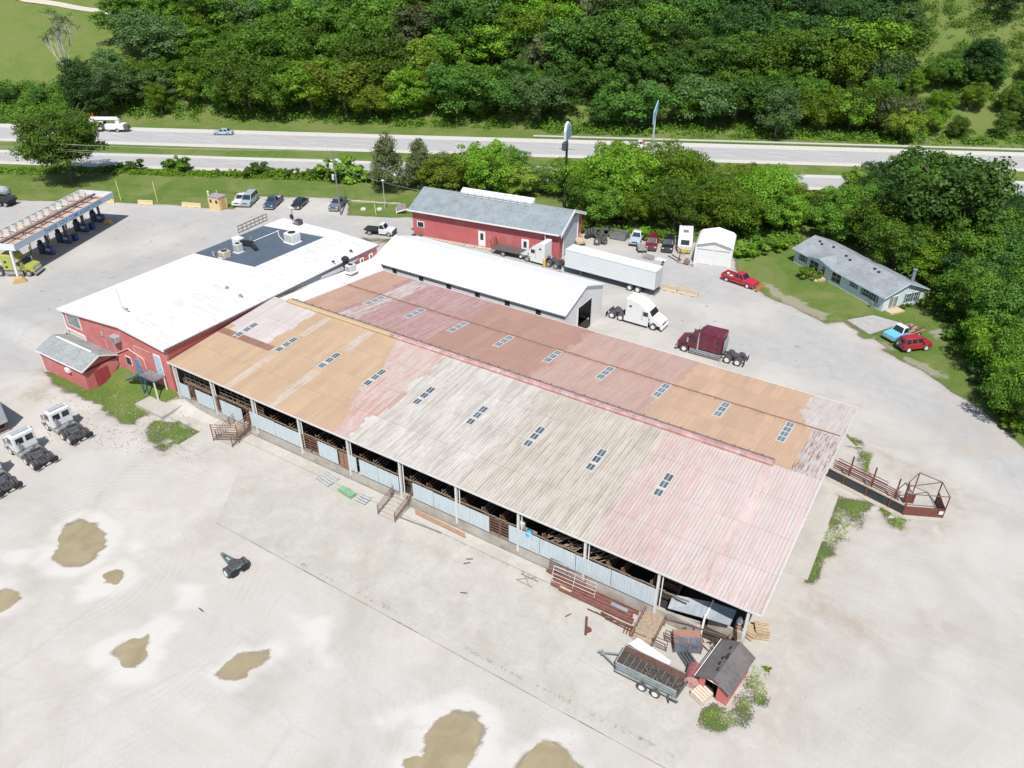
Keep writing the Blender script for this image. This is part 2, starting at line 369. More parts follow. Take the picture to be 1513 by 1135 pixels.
# grass
g1 = k.mix(k.ramp(nm_, [(.3, 0.), (.7, 1.)]), (.090, .178, .024), (.155, .245, .046))
g1 = k.mix(k.ramp(nf, [(.4, 0.), (.75, .75)]), g1, (.22, .24, .08))
g1 = k.mix(k.ramp(ng, [(.35, .75), (.6, 0.)]), g1, (.055, .095, .018))
g1 = k.mix(k.math('MULTIPLY', k.ramp(nb, [(.46, 0.), (.62, 1.)]), .6), g1, (.22, .235, .085))
hillm = k.math('MULTIPLY', sp2.outputs[2], 4.0); g1 = k.mix(k.math('MULTIPLY', k.math('MINIMUM', hillm, 1), k.ramp(nb, [(.35, .15), (.6, .8)])), g1, k.mix(nf, (.10, .15, .032), (.185, .205, .065)))
gsum = k.math('ADD', sp.outputs[0], k.math('MULTIPLY', k.math('SUBTRACT', nf, .5), .55))
gf = k.ramp(k.math('ADD', gsum, k.math('MULTIPLY', k.math('SUBTRACT', ng, .5), .5)), [(.46, 0.), (.56, 1.)])
bsum = k.math('ADD', sp2.outputs[1], k.math('MULTIPLY', k.math('SUBTRACT', nf, .5), .8))
g1 = k.mix(k.math('MULTIPLY', k.ramp(bsum, [(.45, 0.), (.6, 1.)]), .8), g1, (.36, .32, .25))
c = k.mix(gf, c, g1); k.color(c)
hb = k.mix(gf, k.math('MULTIPLY', ng, .5), k.math('MULTIPLY', nf, 6.0)); k.bump(hb, .06, .8)
me.materials.append(k.m); og = bpy.data.objects.new('ground', me); COL.objects.link(og); og['kind'] = 'structure'; og['label'] = 'gravel, asphalt and grass ground'
# ---- puddles
pk = N('muddy_water', .05, spec=.5); co = pk.coord('World')
pk.color(pk.mix(pk.ramp(pk.noise(co, .5, 5, .6, .8), [(.35, 0.), (.65, 1.)]), (.26, .213, .125), (.315, .265, .165))); pk.bump(pk.noise(co, 3, 3), .004, .3)
def wobble(P, amp, f=1.3, seed=0, sub=7):
    out = []
    for (x0, y0), (x1, y1) in zip(P, P[1:]+P[:1]):
        for i in range(sub):
            t = i/sub; x = x0+(x1-x0)*t; y = y0+(y1-y0)*t; v = mnoise.noise_vector(Vector((x*f, y*f, seed)))
            out.append((x+v.x*amp, y+v.y*amp))
    return out
for i, P in enumerate(PUD):
    q = GP(P)
    n = len(q); q2 = []; cx = sum(p[0] for p in q)/n; cy = sum(p[1] for p in q)/n; q = [(cx+(p[0]-cx)*.90, cy+(p[1]-cy)*.90) for p in q]
    for j in range(n):   # round the outline
        a, b, c_ = q[j-1], q[j], q[(j+1) % n]
        for t in (.0, .33, .66): 
            m0 = [(a[e]+b[e])/2 for e in (0, 1)]; m1 = [(b[e]+c_[e])/2 for e in (0, 1)]; p = [(1-t)**2*m0[e]+2*t*(1-t)*(b[e]*1.3-(m0[e]+m1[e])*.15)+t*t*m1[e] for e in (0, 1)]; q2.append(tuple(p))
    q2 = wobble(q2, .3, .9, i, 4); q2 = wobble(q2, .1, 3.5, i+9, 1); m = MB(); cx = sum(p[0] for p in q2)/len(q2); cy = sum(p[1] for p in q2)/len(q2)
    m.add([(x, y, zt(x, y)+.012) for x, y in q2], [tuple(range(len(q2)))])
    struct('puddle', m, pk.m, 'brown muddy rain puddle on the pale gravel lot')
# ---- highway
def ribbon(dd, z, s0=-420, s1=420, step=6):
    m = MB(); n = int((s1-s0)/step); vs = []
    for i in range(n+1):
        s = s0+i*step
        for d in dd: vs.append((RD0[0]+RDD[0]*s+RDN[0]*d, RD0[1]+RDD[1]*s+RDN[1]*d, z))
    w = len(dd); m.add(vs, [(i*w+j, (i+1)*w+j, (i+1)*w+j+1, i*w+j+1) for i in range(n) for j in range(w-1)]); return m
rk = N('highway_asphalt', .9, spec=.2); co = rk.coord('World', rot=(0, 0, -RDA), scale=(.05, 1, 1)); co2 = rk.coord('World')
c = rk.mix(rk.ramp(rk.noise(co, .9, 5, .7), [(.35, 0.), (.65, 1.)]), (.32, .315, .31), (.40, .392, .38)); c = rk.mix(rk.ramp(rk.noise(co2, 4, 4), [(.4, 0.), (.7, .35)]), c, (.30, .295, .29)); rk.color(c)
sk_ = N('shoulder_concrete', .95); co = sk_.coord('World'); sk_.color(sk_.mix(sk_.ramp(sk_.noise(co, 1.4, 6, .7), [(.35, 0.), (.65, 1.)]), (.43, .405, .37), (.53, .50, .46)))
for nm_r, d0, d1, lane in (('far_highway', .9, -14.3, (-2.2, -12.0)), ('near_highway', -21.2, -31.4, (-23.0, -29.6))):
    struct('highway', ribbon((d0, d1), .03), sk_.m, nm_r.replace('_', ' ')+' shoulders'); struct('highway', ribbon(lane, .036), rk.m, nm_r.replace('_', ' ')+' lanes')
wp = plain('road_paint', (.60, .60, .58), .6, var=.1); yp = plain('road_paint_yellow', (.58, .50, .30), .6)
m = MB()
for d in (-2.35, -23.15): m.v.extend([]); r2 = ribbon((d+.07, d-.07), .042); m.add(r2.v, r2.f)
m2 = MB()
for d in (-11.85, -29.45): r2 = ribbon((d+.07, d-.07), .042); m2.add(r2.v, r2.f)
for d in (-5.4, -8.7, -26.3):
    s = -260
    while s < 160:
        p = [(RD0[0]+RDD[0]*a+RDN[0]*b, RD0[1]+RDD[1]*a+RDN[1]*b, .042) for a, b in ((s, d), (s+3.6, d), (s+3.6, d-.16), (s, d-.16))]; m.add(p, [(0, 1, 2, 3)]); s += 12
struct('road_markings', m, wp, 'white lane lines'); struct('road_markings', m2, yp, 'pale yellow edge lines')
# ---- concrete slabs in front of the barn and round it
cs = N('concrete_slab', .9, spec=.2); co = cs.coord('World'); n_a = cs.noise(co, .35, 6, .7, .8); n_b = cs.noise(co, 3, 6, .7)
c = cs.mix(cs.ramp(n_a, [(.3, 0.), (.7, 1.)]), (.355, .335, .30), (.455, .435, .395)); c = cs.mix(cs.ramp(n_b, [(.45, 0.), (.75, .5)]), c, (.33, .31, .27))
br = cs.n('TexBrick', offset=0.0); br.inputs['Scale'].default_value = 1; br.inputs['Brick Width'].default_value = 5.6; br.inputs['Row Height'].default_value = 3.4; br.inputs['Mortar Size'].default_value = .014
br.inputs['Color1'].default_value = (0, 0, 0, 1); br.inputs['Color2'].default_value = (0, 0, 0, 1); br.inputs['Mortar'].default_value = (1, 1, 1, 1); cs.l(co, br.inputs['Vector'])
c = cs.mix(cs.math('MULTIPLY', br.outputs[0], cs.ramp(n_a, [(.35, .05), (.6, .45)])), c, (.19, .18, .13))
c = cs.mix(cs.ramp(cs.noise(co, .16, 4, .6, 1), [(.54, 0.), (.7, .45)]), c, (.32, .27, .20)); cs.color(c); cs.bump(n_b, .01, .5)
def slab(name, P, h, mat=None, label=None, skirt=True):
    q = P if isinstance(P[0][0], float) else GP(P)
    m = MB()
    m.prism([tuple(p) for p in q], -.3, h, 'z'); return struct(name, m, mat or cs.m, label)
slab('apron', [(-52., -4.), (-47., -11.4), (-1.6, -11.2), (-1.2, -9.4), (-1.9, -4.4), (-5., -1.2), (-57., -1.2), (-59., -3.)], .022, label='concrete apron in front of the barn')
m = MB(); 
for i in range(70):
    x = -47+i*.66; w_ = .02+.05*max(0, mnoise.noise(Vector((x*.3, 0, 5)))+.25)
    m.add([(x, -11.4-w_, .027), (x+.66, -11.4-w_, .027), (x+.66, -11.4+w_, .027), (x, -11.4+w_, .027)], [(0, 1, 2, 3)])
struct('slab_joint', m, plain('joint_moss', (.25, .24, .16), .95, var=.5, scale=2), 'weedy joint along the apron edge')
slab('pavement', [(-58., -1.25), (-3.8, -1.25), (-3.8, .0), (-60., .0), (-60., -.9)], .16, label='raised concrete walk along the barn wall')
slab('pavement', [(-66., 32.2), (-2., 32.2), (1.5, 33.6), (-2.8, 36.4), (-20., 37.2), (-36., 38.8), (-66., 36.)], .035, label='concrete strip behind the barn')
slab('pavement', [(-1., 10.9), (1.5, 11.1), (1.15, 23.8), (-1., 25.)], .06, label='concrete strip along the barn end')
slab('pavement', [(-1.6, -1.), (.9, -.8), (2.2, 1.1), (2.0, 5.2), (-.6, 5.0), (-1.8, 3.)], .05)
slab('pavement', [(-66.5, -2.3), (-62.2, -2.6), (-60.2, -2.6), (-60.2, -5.2), (-56.9, -5.6), (-56.4, -1.3), (-66.5, -1.25)], .04, label='concrete path by the barn corner')
slab('drive', [(1252, 473), (1290, 466), (1333, 478), (1285, 494)], .03, plain('old_asphalt', (.36, .345, .33), .9, var=.15, scale=1.2), 'asphalt parking pad on the lawn')
# raised ledge with a step at the barn's left corner
m = MB(); m.box(-70.4, -65.6, -3.3, -.1, -.2, .42); ld = struct('concrete_ledge', m, cs.m)
# ================================================================== BUILDINGS
def shingle(name, c, row=.14):
    if name in _MC: return _MC[name]
    k = N(name, .9, spec=.2); c = lin(c); co = k.coord(); br = k.n('TexBrick'); br.inputs['Scale'].default_value = 1
    br.inputs['Brick Width'].default_value = .33; br.inputs['Row Height'].default_value = row; br.inputs['Mortar Size'].default_value = .012; k.l(co, br.inputs['Vector'])
    br.inputs['Color1'].default_value = (*[x*1.15 for x in c], 1); br.inputs['Color2'].default_value = (*[x*.82 for x in c], 1); br.inputs['Mortar'].default_value = (*[x*.6 for x in c], 1)
    o = k.mix(k.math('MULTIPLY', k.ramp(k.noise(co, .5, 6, .7), [(.4, 0.), (.65, 1.)]), .5), br.outputs[0], tuple(x*1.35 for x in c))
    o = k.mix(k.math('MULTIPLY', k.ramp(k.noise(co, .22, 5, .6, 1), [(.5, 0.), (.7, 1.)]), .35), o, tuple(x*.6 for x in c)); k.color(o); _MC[name] = k.m; return k.m
glass = plain('window_glass', (.03, .04, .05), .12, var=.3)
skyglass = plain('skylight_pane', (.15, .195, .22), .2, var=.4, scale=.8)
white = plain('white_paint', (.66, .66, .64), .5, var=.08, dirt=((.40, .37, .32), .25)); trimw = plain('white_trim', (.72, .71, .69), .5, var=.06)
rust = plain('rusty_steel', (.13, .05, .032), .85, var=.4, scale=6); rust2 = plain('rusty_pipe', (.20, .10, .065), .8, var=.4, scale=5)
black = plain('black_rubber', (.018, .018, .02), .8, var=.3); steel = plain('grey_steel', (.28, .29, .30), .45, .4, var=.2)
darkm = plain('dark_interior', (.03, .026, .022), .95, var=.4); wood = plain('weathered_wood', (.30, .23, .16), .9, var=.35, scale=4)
palew = plain('pale_wood', (.50, .40, .26), .85, var=.25, scale=5)
# ---------------- livestock barn
BL = -67.3; BV = 32.3; ZE = 5.3; RV = 16.3; ZR = 6.75
def rz(v): return ZE+(ZR-ZE)*v/RV if v <= RV else ZE+(ZR-ZE)*(BV-v)/(BV-RV)
barn = thing('livestock_barn', 'long open-fronted livestock barn with patched tan, pink and grey-white metal roof', 'barn', (0, 0, 0))
TAN = (.45, .32, .205); PINK = (.48, .27, .24); GREY = (.55, .54, .505); TANW = (.50, .465, .405); ROSE = (.575, .45, .43); MAU = (.36, .185, .185); ORG = (.43, .25, .18)
BRN = (.365, .21, .165); PNK2 = (.43, .27, .225); TAN2 = (.50, .335, .225); STR = (.52, .475, .46)
def patch(u, v):
    u = u+1.3*mnoise.noise(Vector((v*.45, u*.25, 7.7)))+.35*mnoise.noise(Vector((v*2.2, u*3.1, 1.7)))
    if v < RV:
        if u < -63.4+ .0*v and v > 9.2: return STR if u < -60 else TAN
        if u < -60.2 and v > 6.0 and u > -66.5 and v > 7.8: return STR
        if u < -44.6-max(0, v-10)*.5+(1.6 if v < 5 else 0): return TAN
        if u < -40.3: return PINK if v < 9 else (.50, .33, .29)
        if u < -27.6: return GREY
        if u < -14.1: return TANW
        return ROSE
    if u < -57-(v-RV)*.1: return ORG
    if u < -44.6: return MAU
    if u < -30.3: return BRN
    if u < -17.3: return PNK2
    if u < (-2.9 if v < 24.8 else -4.2-(v-25)*.06): return TAN2
    return STR
rk = N('patched_roof_metal', .7, .0, .2)
at = rk.n('Attribute', attribute_name='patch').outputs['Color']; at2 = rk.n('Attribute', attribute_name='wear'); w3 = rk.n('SeparateColor'); rk.l(at2.outputs['Color'], w3.inputs[0])
oc = rk.n('TexCoord').outputs['Object']; sx = rk.n('SeparateXYZ'); rk.l(oc, sx.inputs[0])
fr = rk.math('FRACT', rk.math('DIVIDE', sx.outputs[0], .305)); prof = rk.ramp(fr, [(0, 0.), (.14, 1.), (.28, 1.), (.42, 0.)])
rib_i = rk.math('FLOOR', rk.math('DIVIDE', rk.math('ADD', sx.outputs[0], .06), .305)); cbx = rk.n('CombineXYZ'); rk.l(rk.math('MULTIPLY', rib_i, .73), cbx.inputs[0]); rk.l(rk.math('MULTIPLY', sx.outputs[1], .16), cbx.inputs[1]); nr = rk.noise(cbx.outputs[0], 1.0, 5, .75)
ns = rk.noise(rk.coord(scale=(3.2, .18, 1)), 1, 7, .78); nf_ = rk.noise(rk.coord(scale=(14, .9, 1)), 1, 4, .7); nb_ = rk.noise(rk.coord(), .32, 5, .65, .6); nd = rk.noise(rk.coord(scale=(7, .45, 1)), 1.2, 6, .8)
c = rk.mix(rk.math('MULTIPLY', rk.ramp(ns, [(.38, 0.), (.66, 1.)]), .35), at, (.30, .22, .17), 'MIX')
wr = rk.math('MULTIPLY', rk.ramp(rk.math('ADD', rk.math('MULTIPLY', nr, .6), rk.math('MULTIPLY', nf_, .4)), [(.43, 0.), (.57, 1.)]), w3.outputs[0]); c = rk.mix(wr, c, (.55, .52, .49))
wr2 = rk.math('MULTIPLY', rk.math('MULTIPLY', rk.ramp(nd, [(.50, 0.), (.62, 1.)]), w3.outputs[1]), .9); c = rk.mix(wr2, c, (.20, .095, .06))
wr3 = rk.math('MULTIPLY', rk.math('MULTIPLY', rk.ramp(rk.math('ADD', rk.math('MULTIPLY', nr, .65), rk.math('MULTIPLY', ns, .35)), [(.45, 0.), (.58, 1.)]), w3.outputs[2]), .8); c = rk.mix(wr3, c, (.26, .235, .17))
c = rk.mix(rk.math('MULTIPLY', rk.ramp(nb_, [(.35, 1.), (.6, 0.)]), .14), c, (.22, .15, .11))
c = rk.mix(rk.math('MULTIPLY', rk.ramp(fr, [(.30, 0.), (.42, 1.), (.62, 1.), (.7, 0.)]), rk.math('ADD', rk.math('MULTIPLY', rk.math('ADD', w3.outputs[0], w3.outputs[2]), rk.math('MULTIPLY', rk.ramp(nr, [(.35, .25), (.65, 1.)]), .6)), .12)), c, (.20, .145, .115))
# sheet laps
fy = rk.math('FRACT', rk.math('DIVIDE', sx.outputs[1], 4.1)); c = rk.mix(rk.math('MULTIPLY', rk.ramp(fy, [(.0, 1.), (.012, .8), (.02, 0.)]), .35), c, (.16, .11, .085))
rk.color(c); rk.bump(prof, .035, .75)
us = np.arange(BL, .01, (0-BL)/220); m = MB(); vsn = []
nU = len(us); vv_ = [0]+[RV*i/32 for i in range(1, 33)]+[RV+(BV-RV)*i/32 for i in range(1, 33)]
for v in vv_:
    for u in us: vsn.append((u, v, rz(v)))
m.add(vsn, [(j*nU+i, j*nU+i+1, (j+1)*nU+i+1, (j+1)*nU+i) for j in range(len(vv_)-1) for i in range(nU-1) if not (vv_[j] >= RV and us[i] < -63.4)])
me = m.mesh('roof', rk.m); pa = me.attributes.new('patch', 'FLOAT_COLOR', 'CORNER'); we = me.attributes.new('wear', 'FLOAT_COLOR', 'CORNER')
pc = []; wc = []
for p in me.polygons:
    c_ = p.center; u, v = c_.x, c_.y; col = patch(u, v)
    t = random.Random(int(u//.92)*31+int(v//4.1)).uniform(.94, 1.06); col = tuple(x*t for x in col)
    w = [.0, .0, .0]
    if v < RV:
        if u > -14.1: w = [.75, .10+.3*(v < 3), .12]; col = tuple(a_*(.9+.1*min(1, (u+14.1)/7)) for a_ in ((.55, .385, .36) if u < -9 else col))
        elif u > -27.6: w = [.4, .1, .6]
        elif u > -40.3: w = [.35, .04, .5]
        elif col[1] < col[0]*.68: w = [.75, .15, .1]
        else: w = [.0, .03, .0]
        if 7.2 < v < 7.9 and u < -58.8: w = [0, 1.6, 0]; col = (.24, .13, .09)
        if any(abs(u-(-5.2-6.55*k_)) < .5 and v < 15.6 for k_ in range(7, 9)) and (v < 7.2 or v > 11): w = [.7, .05, 0]
        if abs(u+4.4) < .35: w = [.3, .5, .0]
    else:
        if u > (-2.9 if v < 24.8 else -4.2): w = [.4, (1.5 if v < 24.8 else .4), .0]
        elif u > -17.3: w = [0, .02, 0]
        elif u > -30.3: w = [.22, .03, 0]
        elif u > -44.6: w = [.0, .03, 0]
        elif u > -57.5: w = [.30, .22, .0]
        else: w = [.15, .1, 0]
        if abs(v-25.1) < .3 : w = [0, .9, 0]
        if u < -53 and abs(u+56.2-(v-20)*.0) < 1.3: w = [1.1, .1, 0]
    for _ in range(p.loop_total): pc += [*col, 1]; wc += [*w, 1]
pa.data.foreach_set('color', pc); we.data.foreach_set('color', wc)
ro = bpy.data.objects.new('roof', me); COL.objects.link(ro); ro.parent = barn
# underside a few cm below the skin
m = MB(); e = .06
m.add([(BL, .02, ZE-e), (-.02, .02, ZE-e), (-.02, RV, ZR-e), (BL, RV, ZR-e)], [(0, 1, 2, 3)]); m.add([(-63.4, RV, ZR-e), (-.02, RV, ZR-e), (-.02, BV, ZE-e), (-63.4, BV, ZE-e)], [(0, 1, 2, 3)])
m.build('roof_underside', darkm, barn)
m = MB(); m.bar((BL, -.03, ZE-.06), (0.03, -.03, ZE-.06), .10, .15); m.bar((BL, BV+.04, ZE-.06), (.03, BV+.04, ZE-.06), .1, .16); m.build('gutter', plain('dull_trim', (.56, .55, .53), .6, var=.15, dirt=((.4, .36, .32), .4)), barn)
m = MB(); m.bar((.04, -.05, ZE-.02), (.04, RV, ZR-.02), .09, .16); m.bar((.04, RV, ZR-.02), (.04, BV+.05, ZE-.02), .09, .16); m.build('rake_trim', plain('dull_trim', (.56, .55, .53), .6, var=.15, dirt=((.4, .36, .32), .4)), barn)
# raised ridge cap: tan at the far end, pink along the rest
for x0, x1, mt, lb in ((-64.9, -48.4, plain('tan_cap', (.46, .34, .20), .5, var=.15, dirt=((.3, .2, .12), .3)), 'tan weathered end of the ridge cap'), (-48.4, -4.2, plain('pink_cap', (.42, .24, .225), .6, var=.3, scale=1.2, dirt=((.52, .46, .43), .7)), 'pink weathered ridge cap')):
    m = MB(); m.prism([(15.95, 6.6), (15.92, 6.96), (16.1, 7.04), (16.5, 7.04), (16.7, 6.94), (16.7, 6.6)], x0, x1, 'x'); m.build('ridge_cap', mt, barn, label=lb)
m = MB(); m.box(-64.8, -4.3, 16.76, 16.95, 6.6, 6.93)
for i in range(46): m.box(-64+i*1.3, -63.9+i*1.3, 16.7, 17.02, 6.9, 7.0)
m.build('ridge_vent', plain('grey_vent', (.16, .14, .13), .8, var=.4), barn)
m = MB()
for i in range(108): u = -64+i*.59; y = 25.1+random.uniform(-.03, .03); m.box(u, u+.6, y, y+.17, rz(25.15)+.01, rz(25.15)+.04+random.random()*.02)
m.build('roof_seam', plain('seam_brown', (.24, .13, .09), .8, var=.4), barn)
# skylights
for sidev, ks in (((7.4, 10.7), range(10)), ((21.4, 24.9), range(9))):
    for k_ in ks:
        u = -5.2-6.55*k_ if sidev[0] < 10 else (-4.85-6.5*k_)
        if sidev[0] < 10:
            if k_ == 0: continue
            u = -5.0-6.6*k_
        u0, u1 = u-.32, u+.32; v0, v1 = sidev; v0 += .1; v1 -= .1
        if sidev[0] > 10 and k_ == 0: v0 -= .9
        f = MB(); z = lambda v: rz(v)+.03
        for a, b in ((u0-.12, u0), (u1, u1+.12)): f.hexa([(a, v0-.25, z(v0)-.06), (b, v0-.25, z(v0)-.06), (b, v1+.1, z(v1)-.06), (a, v1+.1, z(v1)-.06), (a, v0-.25, z(v0)+.05), (b, v0-.25, z(v0)+.05), (b, v1+.1, z(v1)+.05), (a, v1+.1, z(v1)+.05)])
        nP = 4 if (sidev[0] > 10 and k_ == 0) else 3
        for i in range(nP+1):
            v = v0+(v1-v0)*i/nP; w_ = .16 if 0 < i < nP else .1
            if i == 1 and sidev[0] < 10: w_ = .42
            f.hexa([(u0, v-w_/2, z(v)-.06), (u1, v-w_/2, z(v)-.06), (u1, v+w_/2, z(v)-.06), (u0, v+w_/2, z(v)-.06), (u0, v-w_/2, z(v)+.05), (u1, v-w_/2, z(v)+.05), (u1, v+w_/2, z(v)+.05), (u0, v+w_/2, z(v)+.05)])
        f.bar((u, v0, z(v0)+.05), (u, v1, z(v1)+.05), .05)
        s_ = f.build('skylight', plain('skylight_frame', (.47, .46, .44), .6, var=.2), barn)
        g = MB(); g.add([(u0, v0, z(v0)+.035), (u1, v0, z(v0)+.035), (u1, v1, z(v1)+.035), (u0, v1, z(v1)+.035)], [(0, 1, 2, 3)])
        g.build('pane', skyglass if sidev[0] > 10 else plain('dark_pane', (.09, .115, .135), .2, var=.5, scale=.8), s_)
# walls, dock, floor
conc = plain('stained_concrete', (.40, .37, .32), .9, var=.2, scale=.7, dirt=((.17, .15, .12), .55)); DK = 1.25
m = MB(); m.box(BL+.1, -4.2, .12, .42, -.2, DK); m.build('dock_wall', conc, barn); m = MB(); m.box(-7.0, -1.3, .4, 7.0, -.05, .03); m.build('low_floor', plain('shade_floor', (.045, .036, .028), .95), barn); m = MB(); m.box(-7.1, -7.0, .42, 7.0, 0, DK-.04); m.box(-7., -1.3, 7.0, 7.1, 0, 5.2); m.build('inner_wall', darkm, barn)  # low floor sheet painted near black to stand in for the bay's shade
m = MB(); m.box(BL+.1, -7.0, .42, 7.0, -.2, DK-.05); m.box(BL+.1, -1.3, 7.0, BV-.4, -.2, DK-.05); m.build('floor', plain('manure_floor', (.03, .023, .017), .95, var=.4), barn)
m = MB(); m.box(BL+.1, -1.2, BV-.5, BV-.3, DK-.05, 5.2); m.build('unseen_back_wall', plain('barn_boards', (.20, .16, .12), .9, var=.3), barn)  # unseen back wall, added to close the barn so its inside stays dark
m = MB(); m.prism([(7., DK-.05), (BV-.5, DK-.05), (BV-.5, 5.15), (RV, 6.6), (7., 5.8)], -1.3, -1.2, 'x'); m.build('end_wall', plain('barn_boards', (.2, .16, .12)), barn); m = MB(); m.prism([(.5, DK-.05), (BV-.5, DK-.05), (BV-.5, 5.15), (RV, 6.6), (.5, 5.2)], BL+.1, BL+.2, 'x'); m.build('end_wall', plain('barn_boards', (.2, .16, .12)), barn)  # unseen end walls, added for the same dark interior
PU = [-.9, -8.0, -14.5, -21.0, -27.6, -34.1, -40.6, -47.2, -53.9, -60.3, -66.6]
for u in PU:
    m = MB(); m.bar((u, .12, DK-.6 if u < -4 else -.1), (u, .12, 5.2), .2, .2); m.build('post', plain('white_post', (.60, .60, .58), .5, var=.12, dirt=((.3, .25, .2), .3)), barn)
    if u < -.95:
        m = MB(); m.tube((u+.3, .2, 1.4), (u+.3, .2, 5.15), .05); m.build('downspout', trimw, barn)
# inner rows of posts and truss chords
for v in (8., 16.3, 24.):
    for u in PU: m = MB(); m.bar((u, v, DK), (u, v, rz(v)-.1), .18); m.build('inner_post', wood, barn)
m = MB()
for u in PU: m.bar((u, .15, 5.1), (u, RV, 5.6), .12, .3); m.bar((u, RV, 5.6), (u, BV, 5.1), .12, .3)
m.build('roof_beam', wood, barn)
sheet = ribbed('pale_blue_sheet', (.50, .575, .60), .25, 0, rough=.55, var=.14, dirt=((.34, .29, .24), .5), streak=.35, depth=.02)
def sheets(x0, x1, z0=1.45, z1=3.3, sag=0):
    m = MB(); m.hexa([(x0, .0, z0+.02), (x1, .0, z0), (x1, .05, z0), (x0, .05, z0+.02), (x0, .0, z1), (x1, .0, z1+sag), (x1, .05, z1+sag), (x0, .05, z1)]); return m.build('siding_sheet', sheet, barn)
for x0, x1 in ((-66.2, -64.6), (-63.4, -60.5), (-59.3, -55.9), (-54.6, -50.9), (-50.85, -47.3), (-44.7, -42.1), (-40.5, -39.6), (-39.2, -36.9), (-36.85, -34.3), (-32.6, -30.2), (-30.15, -27.7), (-27.5, -24.0), (-21.9, -18.8), (-18.75, -15.3), (-15.25, -12.0), (-11.95, -8.1)):
    d = -.25 if x0 < -54.7 else 0
    sheets(x0, x1, 1.45+d, 3.28+d+random.uniform(-.05, .05))
# rusty pen gates filling the gaps and standing behind the sheets
def gate(m, x0, x1, y, z0, z1, n=6, t=.05, vert=3):
    for i in range(n): z = z0+(z1-z0)*i/(n-1); m.bar((x0, y, z), (x1, y, z+random.uniform(-.04, .04)), t)
    for i in range(vert): x = x0+(x1-x0)*i/(vert-1); m.bar((x, y, z0), (x, y, z1), t)
for x0, x1 in ((-64.6, -63.4), (-60.5, -59.3), (-47.1, -44.8), (-42.0, -40.7), (-24.0, -21.9)):
    m = MB(); gate(m, x0+.05, x1-.05, .1, 1.3, 3.2, 7); m.build('pen_gate', rust2, barn)
m = MB(); m.box(-42.0, -40.7, .12, .16, 1.35, 3.1); m.build('plank_panel', plain('brown_board', (.33, .2, .13), .9, var=.25), barn)
for x0, x1, z1 in ((-66, -61, 4.3), (-60.2, -54.2, 4.2)):
    m = MB(); gate(m, x0, x1, .9, 2.3, z1, 5, .07, 7); m.build('pen_gate', plain('weathered_rail', (.20, .155, .115), .9, var=.4, scale=5), barn)
for i in range(30):
    u = -65.5+i*2.02+random.uniform(-.5, .5)
    if u > -8.5: break
    m = MB(); y0 = .5; l = random.uniform(1.5, 5)
    for j in range(5): m.bar((u, y0, 1.8+j*.36), (u+random.uniform(-.1, .1), y0+l, 1.8+j*.36), .06)
    m.bar((u, y0, 1.25), (u, y0, 3.55), .08); m.build('pen_rail', rust2 if i % 2 else plain('weathered_rail', (.2, .155, .115)), barn)
m = MB()
for i in range(60): u = -65.5+i*1.0; m.bar((u, .35, 3.2+random.uniform(-.1, .05)), (u+1.05, .35, 3.22), .14, .06)
m.build('top_rail', plain('weathered_rail', (.2, .155, .115)), barn)
# wooden plank clutter and lofts seen through the openings in bays 7 and 8
m = MB()
for i in range(34): u = -18.5+i*.15; m.bar((u, .5+random.random()*.5, 2.6+random.random()*.9), (u+random.uniform(.3, 1.4), 1.2+random.random(), 2.8+random.random()*.8), .07, .05)
tag(m.build('plank_pile', wood), 'loose pile of weathered planks behind the barn siding near the right end', 'plank pile')
# wall clutter
# low white membrane roof over the barn's left rear corner
m = MB(); m.hexa([(-67.4, 15.2, 6.15), (-63.3, 16.35, 6.62), (-63.3, BV+.1, 5.18), (-67.4, BV+3.3, 5.1), (-67.4, 15.2, 6.45), (-63.3, 16.35, 6.84), (-63.3, BV+.1, 5.38), (-67.4, BV+3.3, 5.3)])
lw = N('white_membrane', .7); co = lw.coord(); lw.color(lw.mix(lw.math('MULTIPLY', lw.ramp(lw.noise(co, .4, 6, .7, .6), [(.45, 0.), (.75, 1.)]), .35), (.66, .66, .65), (.46, .45, .43))); lw.bump(lw.noise(co, .9, 4), .03, .4)
m.build('white_roof_section', lw.m, barn, label='low white membrane roof over the rear left corner')
m = MB(); m.box(-67.3, -63.35, BV-.4, BV+.0, 1, 5.1); m.box(-63.45, -63.35, 25, BV, 1, 5.1); m.build('corner_wall', white, barn)
# ---------------- red restaurant building with white roof
redw = plain('red_paint', (.48, .145, .135), .8, var=.12, scale=.6, dirt=((.55, .28, .25), .55)); redd = ribbed('red_ribbed', (.42, .10, .10), .3, 1, var=.1, streak=.1); bluep = plain('blue_paint', (.10, .22, .36), .5)
rb = thing('roadside_restaurant', 'two storey red building with a big white roof and a black flat roof section', 'building', (0, 0, 0))
Y0 = .25; XR = -67.55; XL = -87.6; XA = -75.3; YB = 36.3; ZB = 6.75
sl_b = 1.0
def yb(x): return YB  # rear edge
m = MB()
m.prism([(XL, .2), (XR, .2), (XR, 6.65), (XA, 7.35), (XL, 6.15)], Y0, Y0+.2, 'y'); m.build('end_wall', redw, rb)
m = MB(); m.box(XR-.2, XR, Y0+.2, YB-.3, 0, 6.6); m.build('side_wall', redd, rb)
m = MB(); m.box(XL, XL+.2, Y0+.2, YB-.3, 0, 6.1); m.box(XL+.2, XR-.2, YB-.5, YB-.3, 0, 6.2); m.build('rear_wall', redw, rb)
k = N('restaurant_roof', .6); co = k.coord(); nA = k.noise(co, .35, 6, .7, .5); nB = k.noise(k.coord(scale=(.35, 2.6, 1)), 1, 6, .75)
w = k.n('TexWave', wave_type='BANDS', bands_direction='Y'); w.inputs['Scale'].default_value = .55; w.inputs['Distortion'].default_value = 2.; w.inputs['Detail'].default_value = 4; k.l(co, w.inputs[0])
